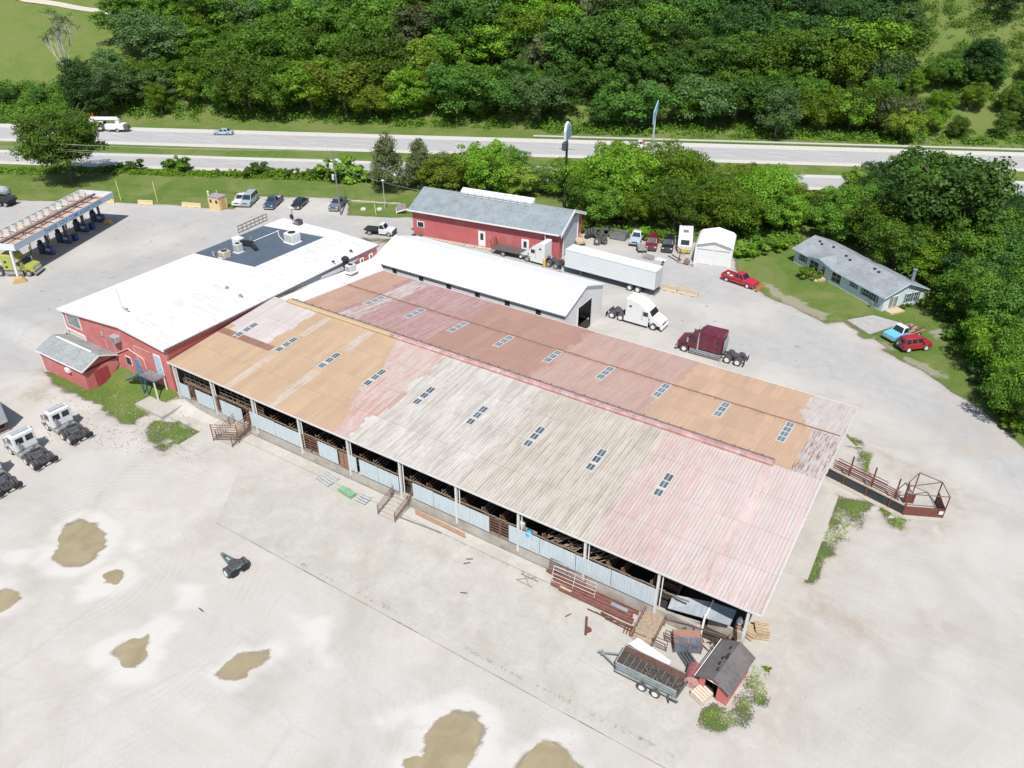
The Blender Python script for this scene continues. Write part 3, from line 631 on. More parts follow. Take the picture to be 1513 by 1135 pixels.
c = k.mix(k.math('MULTIPLY', k.ramp(nB, [(.44, 0.), (.62, 1.)]), .7), (.62, .62, .615), (.42, .41, .39)); c = k.mix(k.math('MULTIPLY', k.ramp(nA, [(.58, 0.), (.7, 1.)]), .15), c, (.5, .47, .42))
k.color(c); k.bump(w.outputs[1], .04, .5); ribR = k.m
membr = lw.m
m = MB(); m.hexa([(XA, 0, 7.35), (XR+.15, 0, 6.6), (XR+.15, YB, 6.6), (XA, YB, 6.95), (XA, 0, 7.6), (XR+.15, 0, 6.85), (XR+.15, YB, 6.85), (XA, YB, 7.2)]); m.build('ribbed_roof', ribR, rb, label='ribbed white roof half beside the barn')
m = MB(); m.hexa([(XL-.3, 0, 6.15), (XA, 0, 7.35), (XA, 20.4, 7.1), (XL-.3, 20.4, 6.2), (XL-.3, 0, 6.4), (XA, 0, 7.6), (XA, 20.4, 7.35), (XL-.3, 20.4, 6.45)]); m.build('smooth_roof', membr, rb, label='smooth white roof half at the near end'); m = MB(); m.hexa([(XL-.3, 33.3, 6.2), (XA, 34., 6.9), (XA, YB, 6.95), (XL-.3, YB+1.0, 6.2), (XL-.3, 33.3, 6.45), (XA, 34., 7.15), (XA, YB, 7.2), (XL-.3, YB+1., 6.45)]); m.build('smooth_roof', membr, rb)
m = MB(); m.hexa([(XL-.3, 20.4, 6.0), (XA, 20.4, 6.7), (XA, 34., 6.6), (XL-.3, 33.3, 6.0), (XL-.3, 20.4, 6.42), (XA, 20.4, 7.12), (XA, 34., 6.97), (XL-.3, 33.3, 6.42)])
m.build('black_roof', plain('black_membrane', (.075, .10, .13), .7, var=.12, scale=.6), rb)
m = MB(); m.bar((XL-.3, -.05, 6.27), (XA, -.05, 7.47), .1, .3); m.bar((XA, -.05, 7.47), (XR+.2, -.05, 6.72), .1, .34); m.build('rake_trim', trimw, rb)
m = MB(); m.bar((XR+.2, 0, 6.7), (XR+.2, YB, 6.7), .08, .14); m.build('eave_flashing', plain('dark_flashing', (.14, .10, .10), .6), rb)
# grey siding strip of the side wall over the low white roof
m = MB(); m.hexa([(XR, 15.5, 6.2), (XR+.06, 15.5, 6.2), (XR+.06, 31., 5.3), (XR, 31., 5.3), (XR, 15.5, 6.55), (XR+.06, 15.5, 6.55), (XR+.06, 31., 6.55), (XR, 31., 6.55)]); m.build('grey_siding', plain('grey_siding', (.22, .26, .30), .6), rb)
for y in (32.3, 34.2):
    m = MB(); m.box(XR+.0, XR+.08, y, y+.75, 3.9, 6.1); f = m.build('window', trimw, rb); m = MB(); m.box(XR+.08, XR+.1, y+.2, y+.55, 4.1, 5.9); m.build('pane', glass, f)
# end wall: windows, doors, ducts
def wpan(name, x0, x1, z0, z1, mt, par, fr=.1, y=Y0, frm=None):
    m = MB(); m.box(x0-fr, x1+fr, y-.06, y, z0-fr, z1+fr); f = m.build(name, frm or trimw, par); m = MB(); m.box(x0, x1, y-.075, y-.06, z0, z1); m.build('pane', mt, f); return f
wpan('window', XL+.9, XL+3.4, 4.45, 5.95, plain('green_grey_glass', (.22, .26, .25), .3, var=.4, scale=2), rb, .16)
wpan('window', -76.0, -75.1, 2.2, 3.2, glass, rb, .08)
m = MB(); m.box(-74.3, -73.3, Y0-.06, Y0, 1.0, 3.4); m.build('door', bluep, rb, label='blue ground floor door')
f = wpan('door', -70.0, -69.0, 2.95, 5.3, plain('pale_blue_door', (.38, .50, .60), .5), rb, .1)
m = MB(); m.box(-82.6, -81.8, Y0-.06, Y0, 1.25, 2.9); m.build('door', bluep, rb)
m = MB(); m.box(XL-.02, XL+.16, Y0-.08, Y0, 3.6, 6.1); m.bar((XL+.2, Y0-.05, 3.65), (XL+3.7, Y0-.05, 3.5), .1, .2); m.bar((XL+3.7, Y0-.05, 3.5), (XL+3.8, Y0-.05, 1.3), .1, .16); m.build('corner_trim', trimw, rb)
m = MB(); m.box(XL+.4, XL+3.6, Y0-.05, Y0-.005, 1.3, 3.3); m.build('porch_recess', plain('pale_wall', (.6, .57, .53), .6), rb)
m = MB(); m.box(XL+2.6, XL+3.6, Y0-.09, Y0-.05, 1.35, 2.2); m.build('porch_opening', darkm, rb); m = MB(); m.bar((XL+.7, Y0-.6, 1.2), (XL+.7, Y0-.6, 3.4), .14); m.build('porch_post', plain('maroon', (.2, .05, .06)), rb)
m = MB(); m.box(-77.1, -75.9, Y0-.75, Y0, 5.25, 5.95); m.build('wall_air_unit', plain('galvanised', (.42, .44, .45), .4, .3), rb, bevel=.03); m = MB(); m.box(-76.9, -76.1, Y0-.9, Y0-.75, 5.4, 5.9); m.build('air_unit_hood', steel, rb)
m = MB(); m.path([(-77.9, Y0-.1, 2.4), (-77.9, Y0-.1, 3.0), (-74.9, Y0-.1, 4.6), (-72.2, Y0-.1, 4.0), (-72.0, Y0-.1, 2.2)], .07); m.path([(-73.2, Y0-.06, 2.6), (-73.6, Y0-.06, 5.4), (-70.6, Y0-.06, 5.35)], .035); m.build('conduit', plain('pink_pipe', (.62, .42, .38), .6), rb)
m = MB(); m.box(-79.9, -79.5, Y0-.12, Y0, 4.9, 5.4); m.path([(-79.7, Y0-.05, 4.9), (-78.9, Y0-.05, 2.2)], .03); m.box(-78.0, -77.85, Y0-.06, Y0, 3.0, 4.6); m.box(-79.5, -79.35, Y0-.06, Y0, 3.2, 4.3); m.build('wall_fitting', plain('galvanised', (.42, .44, .45)), rb)
for x, z, r in ((-83.2, 1.3, .45), (-82.3, 1.25, .3), (-79.0, 1.2, .35)):
    m = MB(); m.lathe([(r, zt(x, -.5)-.05), (r, z+1.1), (r*.6, z+1.25)], (x, Y0-.55, 0)); tag(m.build('storage_drum', plain('cream_drum', (.6, .5, .4), .6)), {-83.2: 'wide cream drum against the red end wall behind the shed', -82.3: 'slim cream drum beside the blue lower door of the red wall', -79.0: 'cream drum right of the blue lower door behind the shed'}[x], 'drum')
# outside stair: blue steel landing
stc = thing('outside_stair', 'blue and white steel landing stair on the red end wall', 'staircase', (-70.2, -1.0, 0))
blu2 = plain('navy_steel', (.05, .085, .17), .5); m = MB(); m.box(-1.2, 1.5, -.4, 1.1, 2.85, 2.95); m.build('landing', steel, stc)
m = MB(); m.bar((-1.2, -.4, 2.9), (1.5, -.4, 2.9), .1, .16); m.bar((-1.2, -.35, 2.9), (-4.2, -.35, 1.2), .1, .2); m.bar((-1.2, .9, 2.9), (-4.2, .9, 1.2), .1, .2); m.build('stringer', blu2, stc)
for i in range(8): m = MB(); t = i/8; m.box(-4.1+3*t, -3.85+3*t, -.35, .9, 1.25+1.7*t, 1.29+1.7*t); m.build('tread', steel, stc)
for x, y in ((-1.1, -.35), (-.3, -.35), (1.4, -.35), (1.4, 1.0)): m = MB(); m.bar((x, y, .2), (x, y, 2.9), .12); m.build('leg', trimw if x == 1.4 else blu2, stc)
m = MB(); 
for z in (3.4, 3.9): m.bar((-1.2, -.4, z), (1.5, -.4, z), .04); m.bar((1.5, -.4, z), (1.5, 1.0, z), .04); m.bar((-1.2, -.4, z), (-4.2, -.4, z-1.7), .04)
for x in (-1.2, 0, 1.5): m.bar((x, -.4, 2.9), (x, -.4, 3.9), .04)
m.bar((-4.2, -.4, 1.2), (-4.2, -.4, 2.2), .04); m.bar((-2.7, -.4, 2.), (-2.7, -.4, 3.05), .04); m.build('handrail', steel, stc)
# rooftop equipment
def roofbox(name, px, h, dims, mt, label, cat, cap=None, rz_=.0):
    r = ray(*px); t = (h-CAMPOS.z)/r.z; p = CAMPOS+r*t; o = thing(name, label, cat, (p.x, p.y, h), rz_)
    a, b, c_ = dims; m = MB(); m.box(-a/2-.12, a/2+.12, -b/2-.12, b/2+.12, 0, .12); m.build('curb', trimw, o); m = MB(); m.box(-a/2, a/2, -b/2, b/2, .12, c_); m.build('casing', mt, o, bevel=.04)
    m = MB(); m.lathe([(min(a, b)*.36, c_), (min(a, b)*.36, c_+.05), (min(a, b)*.3, c_+.05)], (0, 0, 0)); m.build('fan', darkm, o)
    m = MB(); 
    for i in range(6): z = .3+i*(c_-.45)/6; m.box(-a/2+.1, a/2-.1, -b/2-.015, -b/2, z, z+.05)
    m.build('louvre', steel, o); return o
whm = plain('white_metal', (.7, .7, .69), .45, var=.05)
roofbox('air_conditioner', (433, 358), 6.9, (1.7, 1.6, 1.5), whm, 'big white air handler box on the right of the black roof', 'air conditioner')
roofbox('air_conditioner', (333, 381), 6.6, (1.2, 1.2, 1.05), plain('beige_metal', (.56, .46, .36), .5), 'beige condenser box at the front edge of the black roof', 'air conditioner')
roofbox('air_conditioner', (353, 373), 6.6, (.95, .95, 1.35), plain('greywhite_metal', (.55, .56, .53), .5), 'tall grey-white condenser in the middle of the black roof', 'air conditioner')
roofbox('roof_hatch', (442, 333), 6.8, (.9, .9, .9), plain('brown_box', (.07, .055, .05), .6), 'small dark brown vent box at the far edge of the white roof', 'vent box')
roofbox('air_conditioner', (519, 402), 6.1, (.95, 1.2, 1.1), plain('greywhite_metal', (.55, .56, .53)), 'grey condenser with grilles on the low white roof next to the barn', 'air conditioner')
def roofpt(px, h): r = ray(*px); return CAMPOS+r*((h-CAMPOS.z)/r.z)
p0 = roofpt((358, 361), 6.75); o = thing('roof_duct', 'black bent duct lying on the black roof with a white hood', 'duct', p0); m = MB(); m.hexa([(-.2, -.5, .05), (1.8, .1, .05), (1.8, .6, .05), (-.2, .1, .05), (-.2, -.5, .75), (1.8, .1, .7), (1.8, .6, .7), (-.2, .1, .75)]); m.hexa([(1.7, .0, .05), (3.6, -.9, .05), (3.8, -.4, .05), (1.8, .55, .05), (1.7, .0, .55), (3.6, -.9, .5), (3.8, -.4, .5), (1.8, .55, .55)]); m.build('duct', black, o)
m = MB(); m.box(-1.3, .1, -.7, .4, .1, .95); m.build('hood', whm, o, bevel=.05)
for a, lb in ((((373, 357), (412, 341)), 'white conduit running from the duct across the black roof'), (((410, 341), (413, 350), (424, 361)), 'curved white conduit on the black roof beside the air handler'), (((442, 354), (461, 347)), 'short white conduit right of the air handler')):
    m = MB(); m.path([roofpt(q, 6.75) for q in a], .06); tag(m.build('roof_conduit', whm), lb, 'pipe')
for q, h, lb in (((316, 377), 6.6, 'short white vent pipe on the left front of the black roof'), ((336, 429), 7.1, 'small grey vent near the middle of the ribbed white roof, farther one'), ((356, 441), 7.0, 'small grey vent near the middle of the ribbed white roof, nearer one'), ((188, 462), 7.3, 'tiny vent stub on the white roof close to the end wall'), ((493, 391), 6.9, 'dark cowl vent on the white roof left of the condenser'), ((519, 375), 6.8, 'small dark cowl at the far right of the white roof')):
    p = roofpt(q, h); o = thing('roof_vent', lb, 'vent', p); m = MB(); m.lathe([(.12, -.1), (.12, .4)], n=10); m.build('pipe', whm, o); m = MB(); m.lathe([(.25, .4), (.2, .52), (.05, .6)], n=10); m.build('cap', steel if 'dark' not in lb else black, o)
p = roofpt((511, 392), 6.6); o = thing('kitchen_exhaust', 'black mushroom exhaust fan at the edge of the white roof', 'exhaust fan', p); m = MB(); m.lathe([(.4, -.2), (.4, .5), (.3, .7)]); m.build('base', black, o); m = MB(); m.lathe([(.3, .7), (.55, .8), (.5, 1.1), (.2, 1.3)]); m.build('hood', black, o)
p = roofpt((487, 404), 6.); m = MB(); q2 = roofpt((472, 413), 5.95); m.path([roofpt((474, 411), 6.1), roofpt((508, 396), 6.1), roofpt((530, 380), 6.2)], .28, 8); tag(m.build('roof_duct', plain('galvanised', (.42, .44, .45))), 'long galvanised duct along the grey wall above the low white roof', 'duct')
p = roofpt((434, 332), 6.8); o = thing('antenna_mast', 'lattice mast with dark dish at the far roof edge', 'antenna', p); m = MB()
for dx in (-.15, .15): m.bar((dx, 0, 0), (dx*.5, 0, 2.6), .05)
for i in range(5): m.bar((-.15, 0, .3+i*.5), (.13, 0, .55+i*.5), .035)
m.build('mast', steel, o); m = MB(); m.lathe([(.05, -.1), (.42, 0), (.42, .04)], (0, -.2, 1.3), 'y', 12); m.build('dish', black, o); m = MB(); m.box(-.5, .5, -.05, .05, 2.5, 2.75); m.build('lamp_head', whm, o)
p = roofpt((388, 365), 6.75)
for q, h, z, lb in (((372, 357), 6.75, 2.2, 'thin tripod aerial standing on the black roof'), ((182, 456), 7.2, 2.6, 'thin leaning whip aerial on the smooth white roof')):
    p = roofpt(q, h); m = MB(); m.bar((p.x, p.y, h-.1), (p.x-.3, p.y, h+z), .04); m.bar((p.x-.35, p.y-.3, h), (p.x-.1, p.y, h+.8), .03); m.bar((p.x+.35, p.y-.3, h), (p.x-.1, p.y, h+.8), .03); tag(m.build('roof_aerial', steel), lb, 'aerial')
# roof sign truss on the far left roof edge
a = roofpt((353, 345), 6.6); b = roofpt((395, 326), 6.6); m = MB()
for z in (.1, .6, 1.1): m.bar(a+Vector((0, 0, z)), b+Vector((0, 0, z)), .1, .14)
for i in range(8): t = a.lerp(b, i/7); m.bar(t, t+Vector((0, 0, 1.15)), .08)
tag(m.build('roof_sign_frame', plain('brown_frame', (.25, .2, .16), .8)), 'long open metal sign frame seen from behind on the far roof edge', 'sign frame')
# ---------------- small red shed by the restaurant
sh = thing('red_shed', 'small red shed with grey shingle gable roof on grass beside the restaurant', 'shed', (-77.9, -4.15, 0), 0)
L_, Wd = 8.9, 4.3; e = 2.45; zb = zt(-82, -3)*.5
m = MB(); m.box(-L_, 0, 0, Wd, -.2, e+zb*.4); m.prism([(0, e+.3), (Wd, e+.3), (Wd/2, e+1.1)], -L_, 0, 'x'); m.build('wall', redw, sh)
rr = shingle('grey_shingle', (.27, .285, .28)); ov = .3; m = MB(); pk_ = (Wd/2, e+1.35)
for y0, y1 in ((-ov, Wd/2), (Wd+ov, Wd/2)):
    z0 = e+.3; m.hexa([(-L_-.3, y0, z0), (.3, y0, z0), (.3, y1, pk_[1]), (-L_-.3, y1, pk_[1]), (-L_-.3, y0, z0+.1), (.3, y0, z0+.1), (.3, y1, pk_[1]+.1), (-L_-.3, y1, pk_[1]+.1)])
m.build('roof', rr, sh)
m = MB(); m.bar((-L_+.8, Wd/2, pk_[1]+.12), (-1.2, Wd/2, pk_[1]+.12), .22, .06); m.build('ridge_strip', trimw, sh)
m = MB(); m.bar((-L_-.3, -ov-.03, e+.34), (.3, -ov-.03, e+.34), .06, .14); m.bar((.33, -ov, e+.34), (.33, Wd/2, pk_[1]+.04), .06, .14); m.bar((.33, Wd+ov, e+.34), (.33, Wd/2, pk_[1]+.04), .06, .14); m.bar((-L_-.0, -.04, -.1), (-L_, -.04, e+.2), .1); m.build('trim', trimw, sh)
m = MB(); m.box(.0, .04, 1.1, 2.9, .05, 2.1); m.box(.04, .06, 1.98, 2.02, .05, 2.1); m.build('door', plain('dark_red', (.33, .05, .055), .7), sh); m = MB(); m.bar((.05, 3.1, .3), (.05, 4.1, 1.5), .05); m.build('brace', plain('dark_red', (.33, .05, .055)), sh)
m = MB(); m.box(-3.5, -2.7, -.35, 0, 1.7, 2.2); m.build('window_air_unit', whm, sh, bevel=.03)
# ---------------- long red workshop building
mb = thing('red_workshop', 'long dark red building with grey shingle roof and a grey gable end', 'building', (-50.4, 59.5, 0), R_(8.0))
L_, Wd, e, rg = 26.8, 10.2, 4.6, 6.7
RD_ = plain('red_block', (.43, .11, .11), .8, var=.12, scale=.5, dirt=((.50, .22, .20), .5))
m = MB(); m.box(-L_, 0, 0, Wd, -.3, e); m.prism([(0, e), (Wd, e), (Wd/2, rg-.15)], -L_, 0, 'x'); m.build('wall', RD_, mb)
m = MB()
for y0, y1 in ((-.7, Wd/2), (Wd+.7, Wd/2)):
    z0 = e-.2; m.hexa([(-L_-.5, y0, z0), (.5, y0, z0), (.5, y1, rg), (-L_-.5, y1, rg), (-L_-.5, y0, z0+.15), (.5, y0, z0+.15), (.5, y1, rg+.15), (-L_-.5, y1, rg+.15)])
m.build('roof', shingle('bluegrey_shingle', (.215, .245, .26), .2), mb)
m = MB(); m.hexa([(-4.5, 1.6, e+.68), (-1.7, 1.6, e+.68), (-1.7, 2.9, e+1.2), (-4.5, 2.9, e+1.2), (-4.5, 1.6, e+.71), (-1.7, 1.6, e+.71), (-1.7, 2.9, e+1.23), (-4.5, 2.9, e+1.23)]); m.build('roof_patch', shingle('pale_shingle', (.31, .34, .345)), mb)
m = MB(); m.bar((-L_-.5, -.76, e-.12), (.2, -.76, e-.12), .12, .2); m.bar((-2.3, -.4, 0), (-2.3, -.4, e-.2), .12); m.build('gutter', trimw, mb)
m = MB(); m.hexa([(.5, -.7, e-.5), (.6, -.7, e-.5), (.6, Wd/2, rg-.35), (.5, Wd/2, rg-.35), (.5, -.7, e+.02), (.6, -.7, e+.02), (.6, Wd/2, rg+.2), (.5, Wd/2, rg+.2)]); m.hexa([(.5, Wd/2, rg-.35), (.6, Wd/2, rg-.35), (.6, Wd+.7, e-.5), (.5, Wd+.7, e-.5), (.5, Wd/2, rg+.2), (.6, Wd/2, rg+.2), (.6, Wd+.7, e+.02), (.5, Wd+.7, e+.02)]); m.build('barge_board', trimw, mb)
m = MB(); m.box(.0, .06, 1.6, Wd-2.2, .2, 5.2); m.build('roller_door', plain('pale_grey_door', (.42, .47, .50), .5), mb); m = MB(); m.bar((.1, 1.5, 0), (.1, 1.5, 5.2), .14); m.bar((.1, Wd-2.1, 0), (.1, Wd-2.1, 5.2), .14); m.build('door_trim', trimw, mb)
for x, z0, z1, w_, nm_d in ((-13.7, .1, 2.6, 1.1, 'door'), (-5.9, .1, 2.5, 1.1, 'door'), (-25.3, 1.5, 2.5, 1.2, 'window')):
    m = MB(); m.box(x-w_/2-.1, x+w_/2+.1, -.05, 0, z0, z1+.1); f = m.build(nm_d, trimw, mb); m = MB()
    if nm_d == 'door': m.box(x-w_*.25, x+w_*.25, -.07, -.05, z0+1.1, z1-.25)
    else: m.box(x-w_/2+.05, x+w_/2-.05, -.07, -.05, z0+.1, z1-.05)
    m.build('pane', glass, f)
m = MB(); xr0, xr1 = -19.8, -6.5
m.hexa([(xr0, Wd/2-.75, rg-.05), (xr1, Wd/2-.75, rg-.05), (xr1, Wd/2-.1, rg+.2), (xr0, Wd/2-.1, rg+.2), (xr0, Wd/2-.75, rg+.55), (xr1, Wd/2-.75, rg+.55), (xr1, Wd/2+.2, rg+1.0), (xr0, Wd/2+.2, rg+1.0)]); m.build('ridge_monitor', white, mb)
m = MB()
for i in range(11): x = xr0+.1+i*(xr1-xr0-.2)/10; m.bar((x, Wd/2-.78, rg-.3), (x, Wd/2-.78, rg+.6), .05); m.bar((x, Wd/2-.78, rg+.56), (x, Wd/2+.2, rg+1.03), .05)
m.bar((xr0, Wd/2-.8, rg+.25), (xr1, Wd/2-.8, rg+.25), .05); m.build('monitor_frame', steel, mb)
# ---------------- white workshop beside the barn
ws = thing('white_workshop', 'long low white metal workshop with a dark open doorway in its gable', 'building', (-35.75, 34.75, 0), 0)
L_, Wd, e, rg = 31.6, 10.7, 5.0, 6.9; wsw = ribbed('white_siding', (.70, .69, .67), .3, 0, var=.05, streak=.08); wsy = ribbed('white_siding_end', (.70, .69, .67), .3, 1, var=.05, streak=.08)
m = MB(); m.box(-L_, -.05, 0, .1, 0, e-.05); m.box(-L_, -.05, Wd-.1, Wd, 0, e-.05); m.build('side_wall', wsw, ws)
m = MB(); m.prism([(0, 0), (Wd, 0), (Wd, e-.05), (Wd/2, rg-.1), (0, e-.05)], -L_, -L_+.1, 'x'); m.build('gable_wall', wsy, ws); m = MB()
dy0, dy1, dz = 3.6, 7.6, 4.3
m.prism([(0, 0), (dy0, 0), (dy0, dz), (dy1, dz), (dy1, 0), (Wd, 0), (Wd, e-.05), (Wd/2, rg-.1), (0, e-.05)], -.08, 0, 'x'); m.build('gable_wall', wsy, ws)
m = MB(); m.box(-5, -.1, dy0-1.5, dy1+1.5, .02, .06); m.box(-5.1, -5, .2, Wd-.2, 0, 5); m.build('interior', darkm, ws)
m = MB(); 
for y0, y1 in ((-.25, Wd/2), (Wd+.25, Wd/2)): z0 = e-.08; m.hexa([(-L_-.2, y0, z0), (.2, y0, z0), (.2, y1, rg), (-L_-.2, y1, rg), (-L_-.2, y0, z0+.1), (.2, y0, z0+.1), (.2, y1, rg+.1), (-L_-.2, y1, rg+.1)])
k = N('white_metal_roof', .4, spec=.4); co = k.coord(); k.color(k.mix(k.math('MULTIPLY', k.ramp(k.noise(co, .5, 5, .7), [(.5, 0.), (.8, 1.)]), .2), (.76, .76, .755), (.6, .59, .57)))
m.build('roof', k.m, ws); m = MB(); m.bar((-L_-.2, -.28, e-.1), (.2, -.28, e-.1), .05, .12); m.build('eave_trim', plain('grey_trim', (.3, .3, .3), .6), ws)
m = MB(); m.bar((.22, -.25, e-.05), (.22, Wd/2, rg+.03), .05, .14); m.bar((.22, Wd+.25, e-.05), (.22, Wd/2, rg+.03), .05, .14); m.bar((.03, dy0-.05, 0), (.03, dy0-.05, dz), .1); m.bar((.03, dy1+.05, 0), (.03, dy1+.05, dz), .1); m.build('door_trim', trimw, ws)
for i in range(6):
    x = -27.6+i*4.75; m = MB(); m.box(x-.42, x+.42, -.03, 0, e-1.45, e-.35); f = m.build('window', plain('grey_trim', (.3, .3, .3)), ws); m = MB(); m.box(x-.36, x+.36, -.045, -.03, e-1.38, e-.42); m.build('pane', glass, f)
m = MB(); m.lathe([(.12, 5.9), (.12, 6.5)], (-16, 3.6, 0), n=8); m.lathe([(.25, 6.5), (.08, 6.75)], (-16, 3.6, 0), n=10); m.build('vent_pipe', whm, ws)
m = MB()
for i, l in enumerate((2.0, 2.6, 1.9)): m.box(.0, .012, Wd/2-l/2, Wd/2+l/2, 4.75+i*.32, 4.83+i*.32) if i < 2 else m.box(.0, .012, Wd/2-l/2, Wd/2+l/2, 5.5, 5.6)
m.build('faded_lettering', plain('faint_grey_paint', (.45, .46, .48), .6), ws)
# ---------------- white portable garage at the wood's edge
c0 = G(1024, 389); c1 = G(1079, 396); an = math.atan2((c1-c0).y, (c1-c0).x); gw = (c1-c0).length
gg = thing('white_garage', 'white metal gable-front garage in front of the trees', 'garage', c0, an); dp = 6.5
m = MB(); m.prism([(0, 0), (gw, 0), (gw, 2.9), (gw-.5, 3.3), (gw/2, 3.9), (.5, 3.3), (0, 2.9)], .02, dp, 'y'); m.build('wall', ribbed('white_siding', (.7, .69, .67)), gg)
m = MB(); pr_ = [(0, 2.9), (.4, 3.3), (gw/2, 3.95), (gw-.4, 3.3), (gw, 2.9)]
for (a0, b0), (a1, b1) in zip(pr_, pr_[1:]): m.hexa([(a0, -.1, b0), (a1, -.1, b1), (a1, dp+.1, b1), (a0, dp+.1, b0), (a0, -.1, b0+.06), (a1, -.1, b1+.06), (a1, dp+.1, b1+.06), (a0, dp+.1, b0+.06)])
m.build('roof', k.m, gg); m = MB(); m.box(.5, gw/2-.15, -.03, .02, .1, 2.5); m.box(gw/2+.15, gw-.5, -.03, .02, .1, 2.5); m.build('door', white, gg)
m = MB(); m.box(.4, gw/2-.1, -.06, -.01, 2.5, 2.6); m.box(gw/2+.1, gw-.4, -.06, -.01, 2.5, 2.6); m.bar((.3, -.12, 3.1), (gw/2, -.12, 3.75), .05, .1); m.bar((gw-.3, -.12, 3.1), (gw/2, -.12, 3.75), .05, .1); m.build('door_rail', plain('grey_trim', (.3, .3, .3)), gg)
# ---------------- pale blue manufactured house
h0 = Vector((-3.2, 68.4, 0)); h0 = G(1302, 460.5); h1 = G(1172, 387); an = math.atan2((h1-h0).y, (h1-h0).x); Lh = (h1-h0).length; Wh = 7.4; e = 2.35; rg = 3.75
ho = thing('single_storey_house', 'pale blue single storey house with grey shingle roof on the lawn', 'house', h0, an)  # x runs back along the front wall, y towards the camera side is negative
sid = ribbed('pale_blue_siding', (.56, .63, .68), .2, 2, var=.05, depth=.015, streak=.05); m = MB(); m.box(0, Lh, -Wh, 0, -.2, e); m.prism([(-Wh, e), (0, e), (-Wh/2, rg-.1)], 0, Lh, 'x'); m.build('wall', sid, ho)
hm = shingle('house_shingle', (.255, .275, .29)); m = MB()
for y0, y1 in ((.45, -Wh/2), (-Wh-.45, -Wh/2)): z0 = e-.17; m.hexa([(-.4, y0, z0), (Lh+.4, y0, z0), (Lh+.4, y1, rg), (-.4, y1, rg), (-.4, y0, z0+.12), (Lh+.4, y0, z0+.12), (Lh+.4, y1, rg+.12), (-.4, y1, rg+.12)])
gx0, gx1 = 9.6, 15.6; gm_ = (gx0+gx1)/2
for xa in (gx0, gx1): m.add([(xa, .5, e-.05), (gm_, .9, e+.75), (gm_, -2.4, e+.95), (xa, .5, e+.05), (gm_, .9, e+.87), (gm_, -2.4, e+1.07)], [(0, 1, 2), (3, 5, 4), (0, 3, 4, 1), (1, 4, 5, 2), (2, 5, 3, 0)])
m.build('roof', hm, ho)
m = MB(); m.prism([(gx0+.3, e-.1), (gx1-.3, e-.1), (gm_, e+.7)], .0, .55, 'y'); m.build('porch_gable', sid, ho)
m = MB(); m.bar((-.42, .45, e-.15), (Lh+.4, .45, e-.15), .06, .14); m.bar((-.42, .45, e-.12), (-.42, -Wh/2, rg+.05), .06, .16); m.bar((-.42, -Wh-.45, e-.12), (-.42, -Wh/2, rg+.05), .06, .16); m.bar((gx0, .58, e-.02), (gm_, .95, e+.8), .06, .12); m.bar((gx1, .58, e-.02), (gm_, .95, e+.8), .06, .12); m.build('trim', plain('aqua_trim', (.42, .56, .62), .5), ho)
shut = plain('teal_shutter', (.10, .20, .22), .6)
def hwin(x, w_, z0=.95, z1=2.0, sh_=True, axis='f'):
    m = MB(); B = (lambda a, b, c_, d, e_, f_: m.box(a, b, c_, d, e_, f_)) if axis == 'f' else (lambda a, b, c_, d, e_, f_: m.box(-d, -c_, a, b, e_, f_))
    B(x-w_/2-.06, x+w_/2+.06, 0, .04, z0-.06, z1+.06); f = m.build('window', trimw, ho); m = MB(); B(x-w_/2, x+w_/2, .04, .055, z0, z1); m.build('pane', glass, f)
    m = MB(); B(x-.02, x+.02, .055, .07, z0, z1); B(x-w_/2, x+w_/2, .055, .07, (z0+z1)/2-.02, (z0+z1)/2+.02); m.build('muntin', trimw, f)
    if sh_:
        for s in (-1, 1): m = MB(); B(x+s*(w_/2+.24)-.16, x+s*(w_/2+.24)+.16, 0, .05, z0-.05, z1+.05); m.build('shutter', shut, ho)
for x, w_, z0, s in ((16.9, 1.0, .9, True), (14.3, 1.8, .5, False), (9.4, 1.8, .5, False), (5.9, .8, 1.2, True), (3.4, 1.1, .9, True), (1.9, .9, .9, True)): hwin(x, w_, z0, 2.0, s)
hwin(-4.5, .7, .8, 2.0, True, 'e'); hwin(-5.9, .7, .8, 2.0, True, 'e'); 
m = MB(); m.box(-.04, 0, -2.6, -.9, .3, 2.1); f = m.build('patio_door', trimw, ho); m = MB(); m.box(-.055, -.04, -2.5, -1.8, .4, 2.0); m.box(-.055, -.04, -1.7, -1.0, .4, 2.0); m.build('pane', plain('green_grey_glass', (.22, .26, .25)), f)
m = MB(); m.box(11.7, 12.7, 0, .05, .2, 2.1); f = m.build('door', trimw, ho); m = MB(); m.box(11.9, 12.5, .05, .065, .6, 1.95); m.build('pane', plain('green_grey_glass', (.22, .26, .25)), f)
m = MB(); m.box(11.2, 13.6, .1, 1.5, .0, .35); m.box(11.4, 13.4, 1.5, 2.0, .0, .2); m.build('wooden_steps', palew, ho); m = MB(); m.box(-1.4, -.1, -2.9, -.4, 0, .25); m.build('wooden_steps', palew, ho)
m = MB(); m.box(1.3, 1.7, .3, .7, 0, .9); m.build('meter_box', steel, ho)
m = MB(); m.lathe([(.25, 2.6), (.25, 4.4), (.32, 4.4), (.32, 4.55)], (2.0, -Wh+.6, 0)); m.build('chimney_pipe', plain('bluegrey_pipe', (.18, .22, .27), .5), ho)
m = MB()
for x, y in ((4.5, -3.0), (5.5, -3.2), (9.8, -2.6), (11, -2.9), (16.2, -2.8), (17.0, -3.1), (14.2, -3.3)): m.box(x, x+.35, y, y+.25, rg-.35+(-abs(y+3.7))*.1, rg+.12-abs(y+3.7)*.38+.15)
m.build('roof_vent', black, ho)
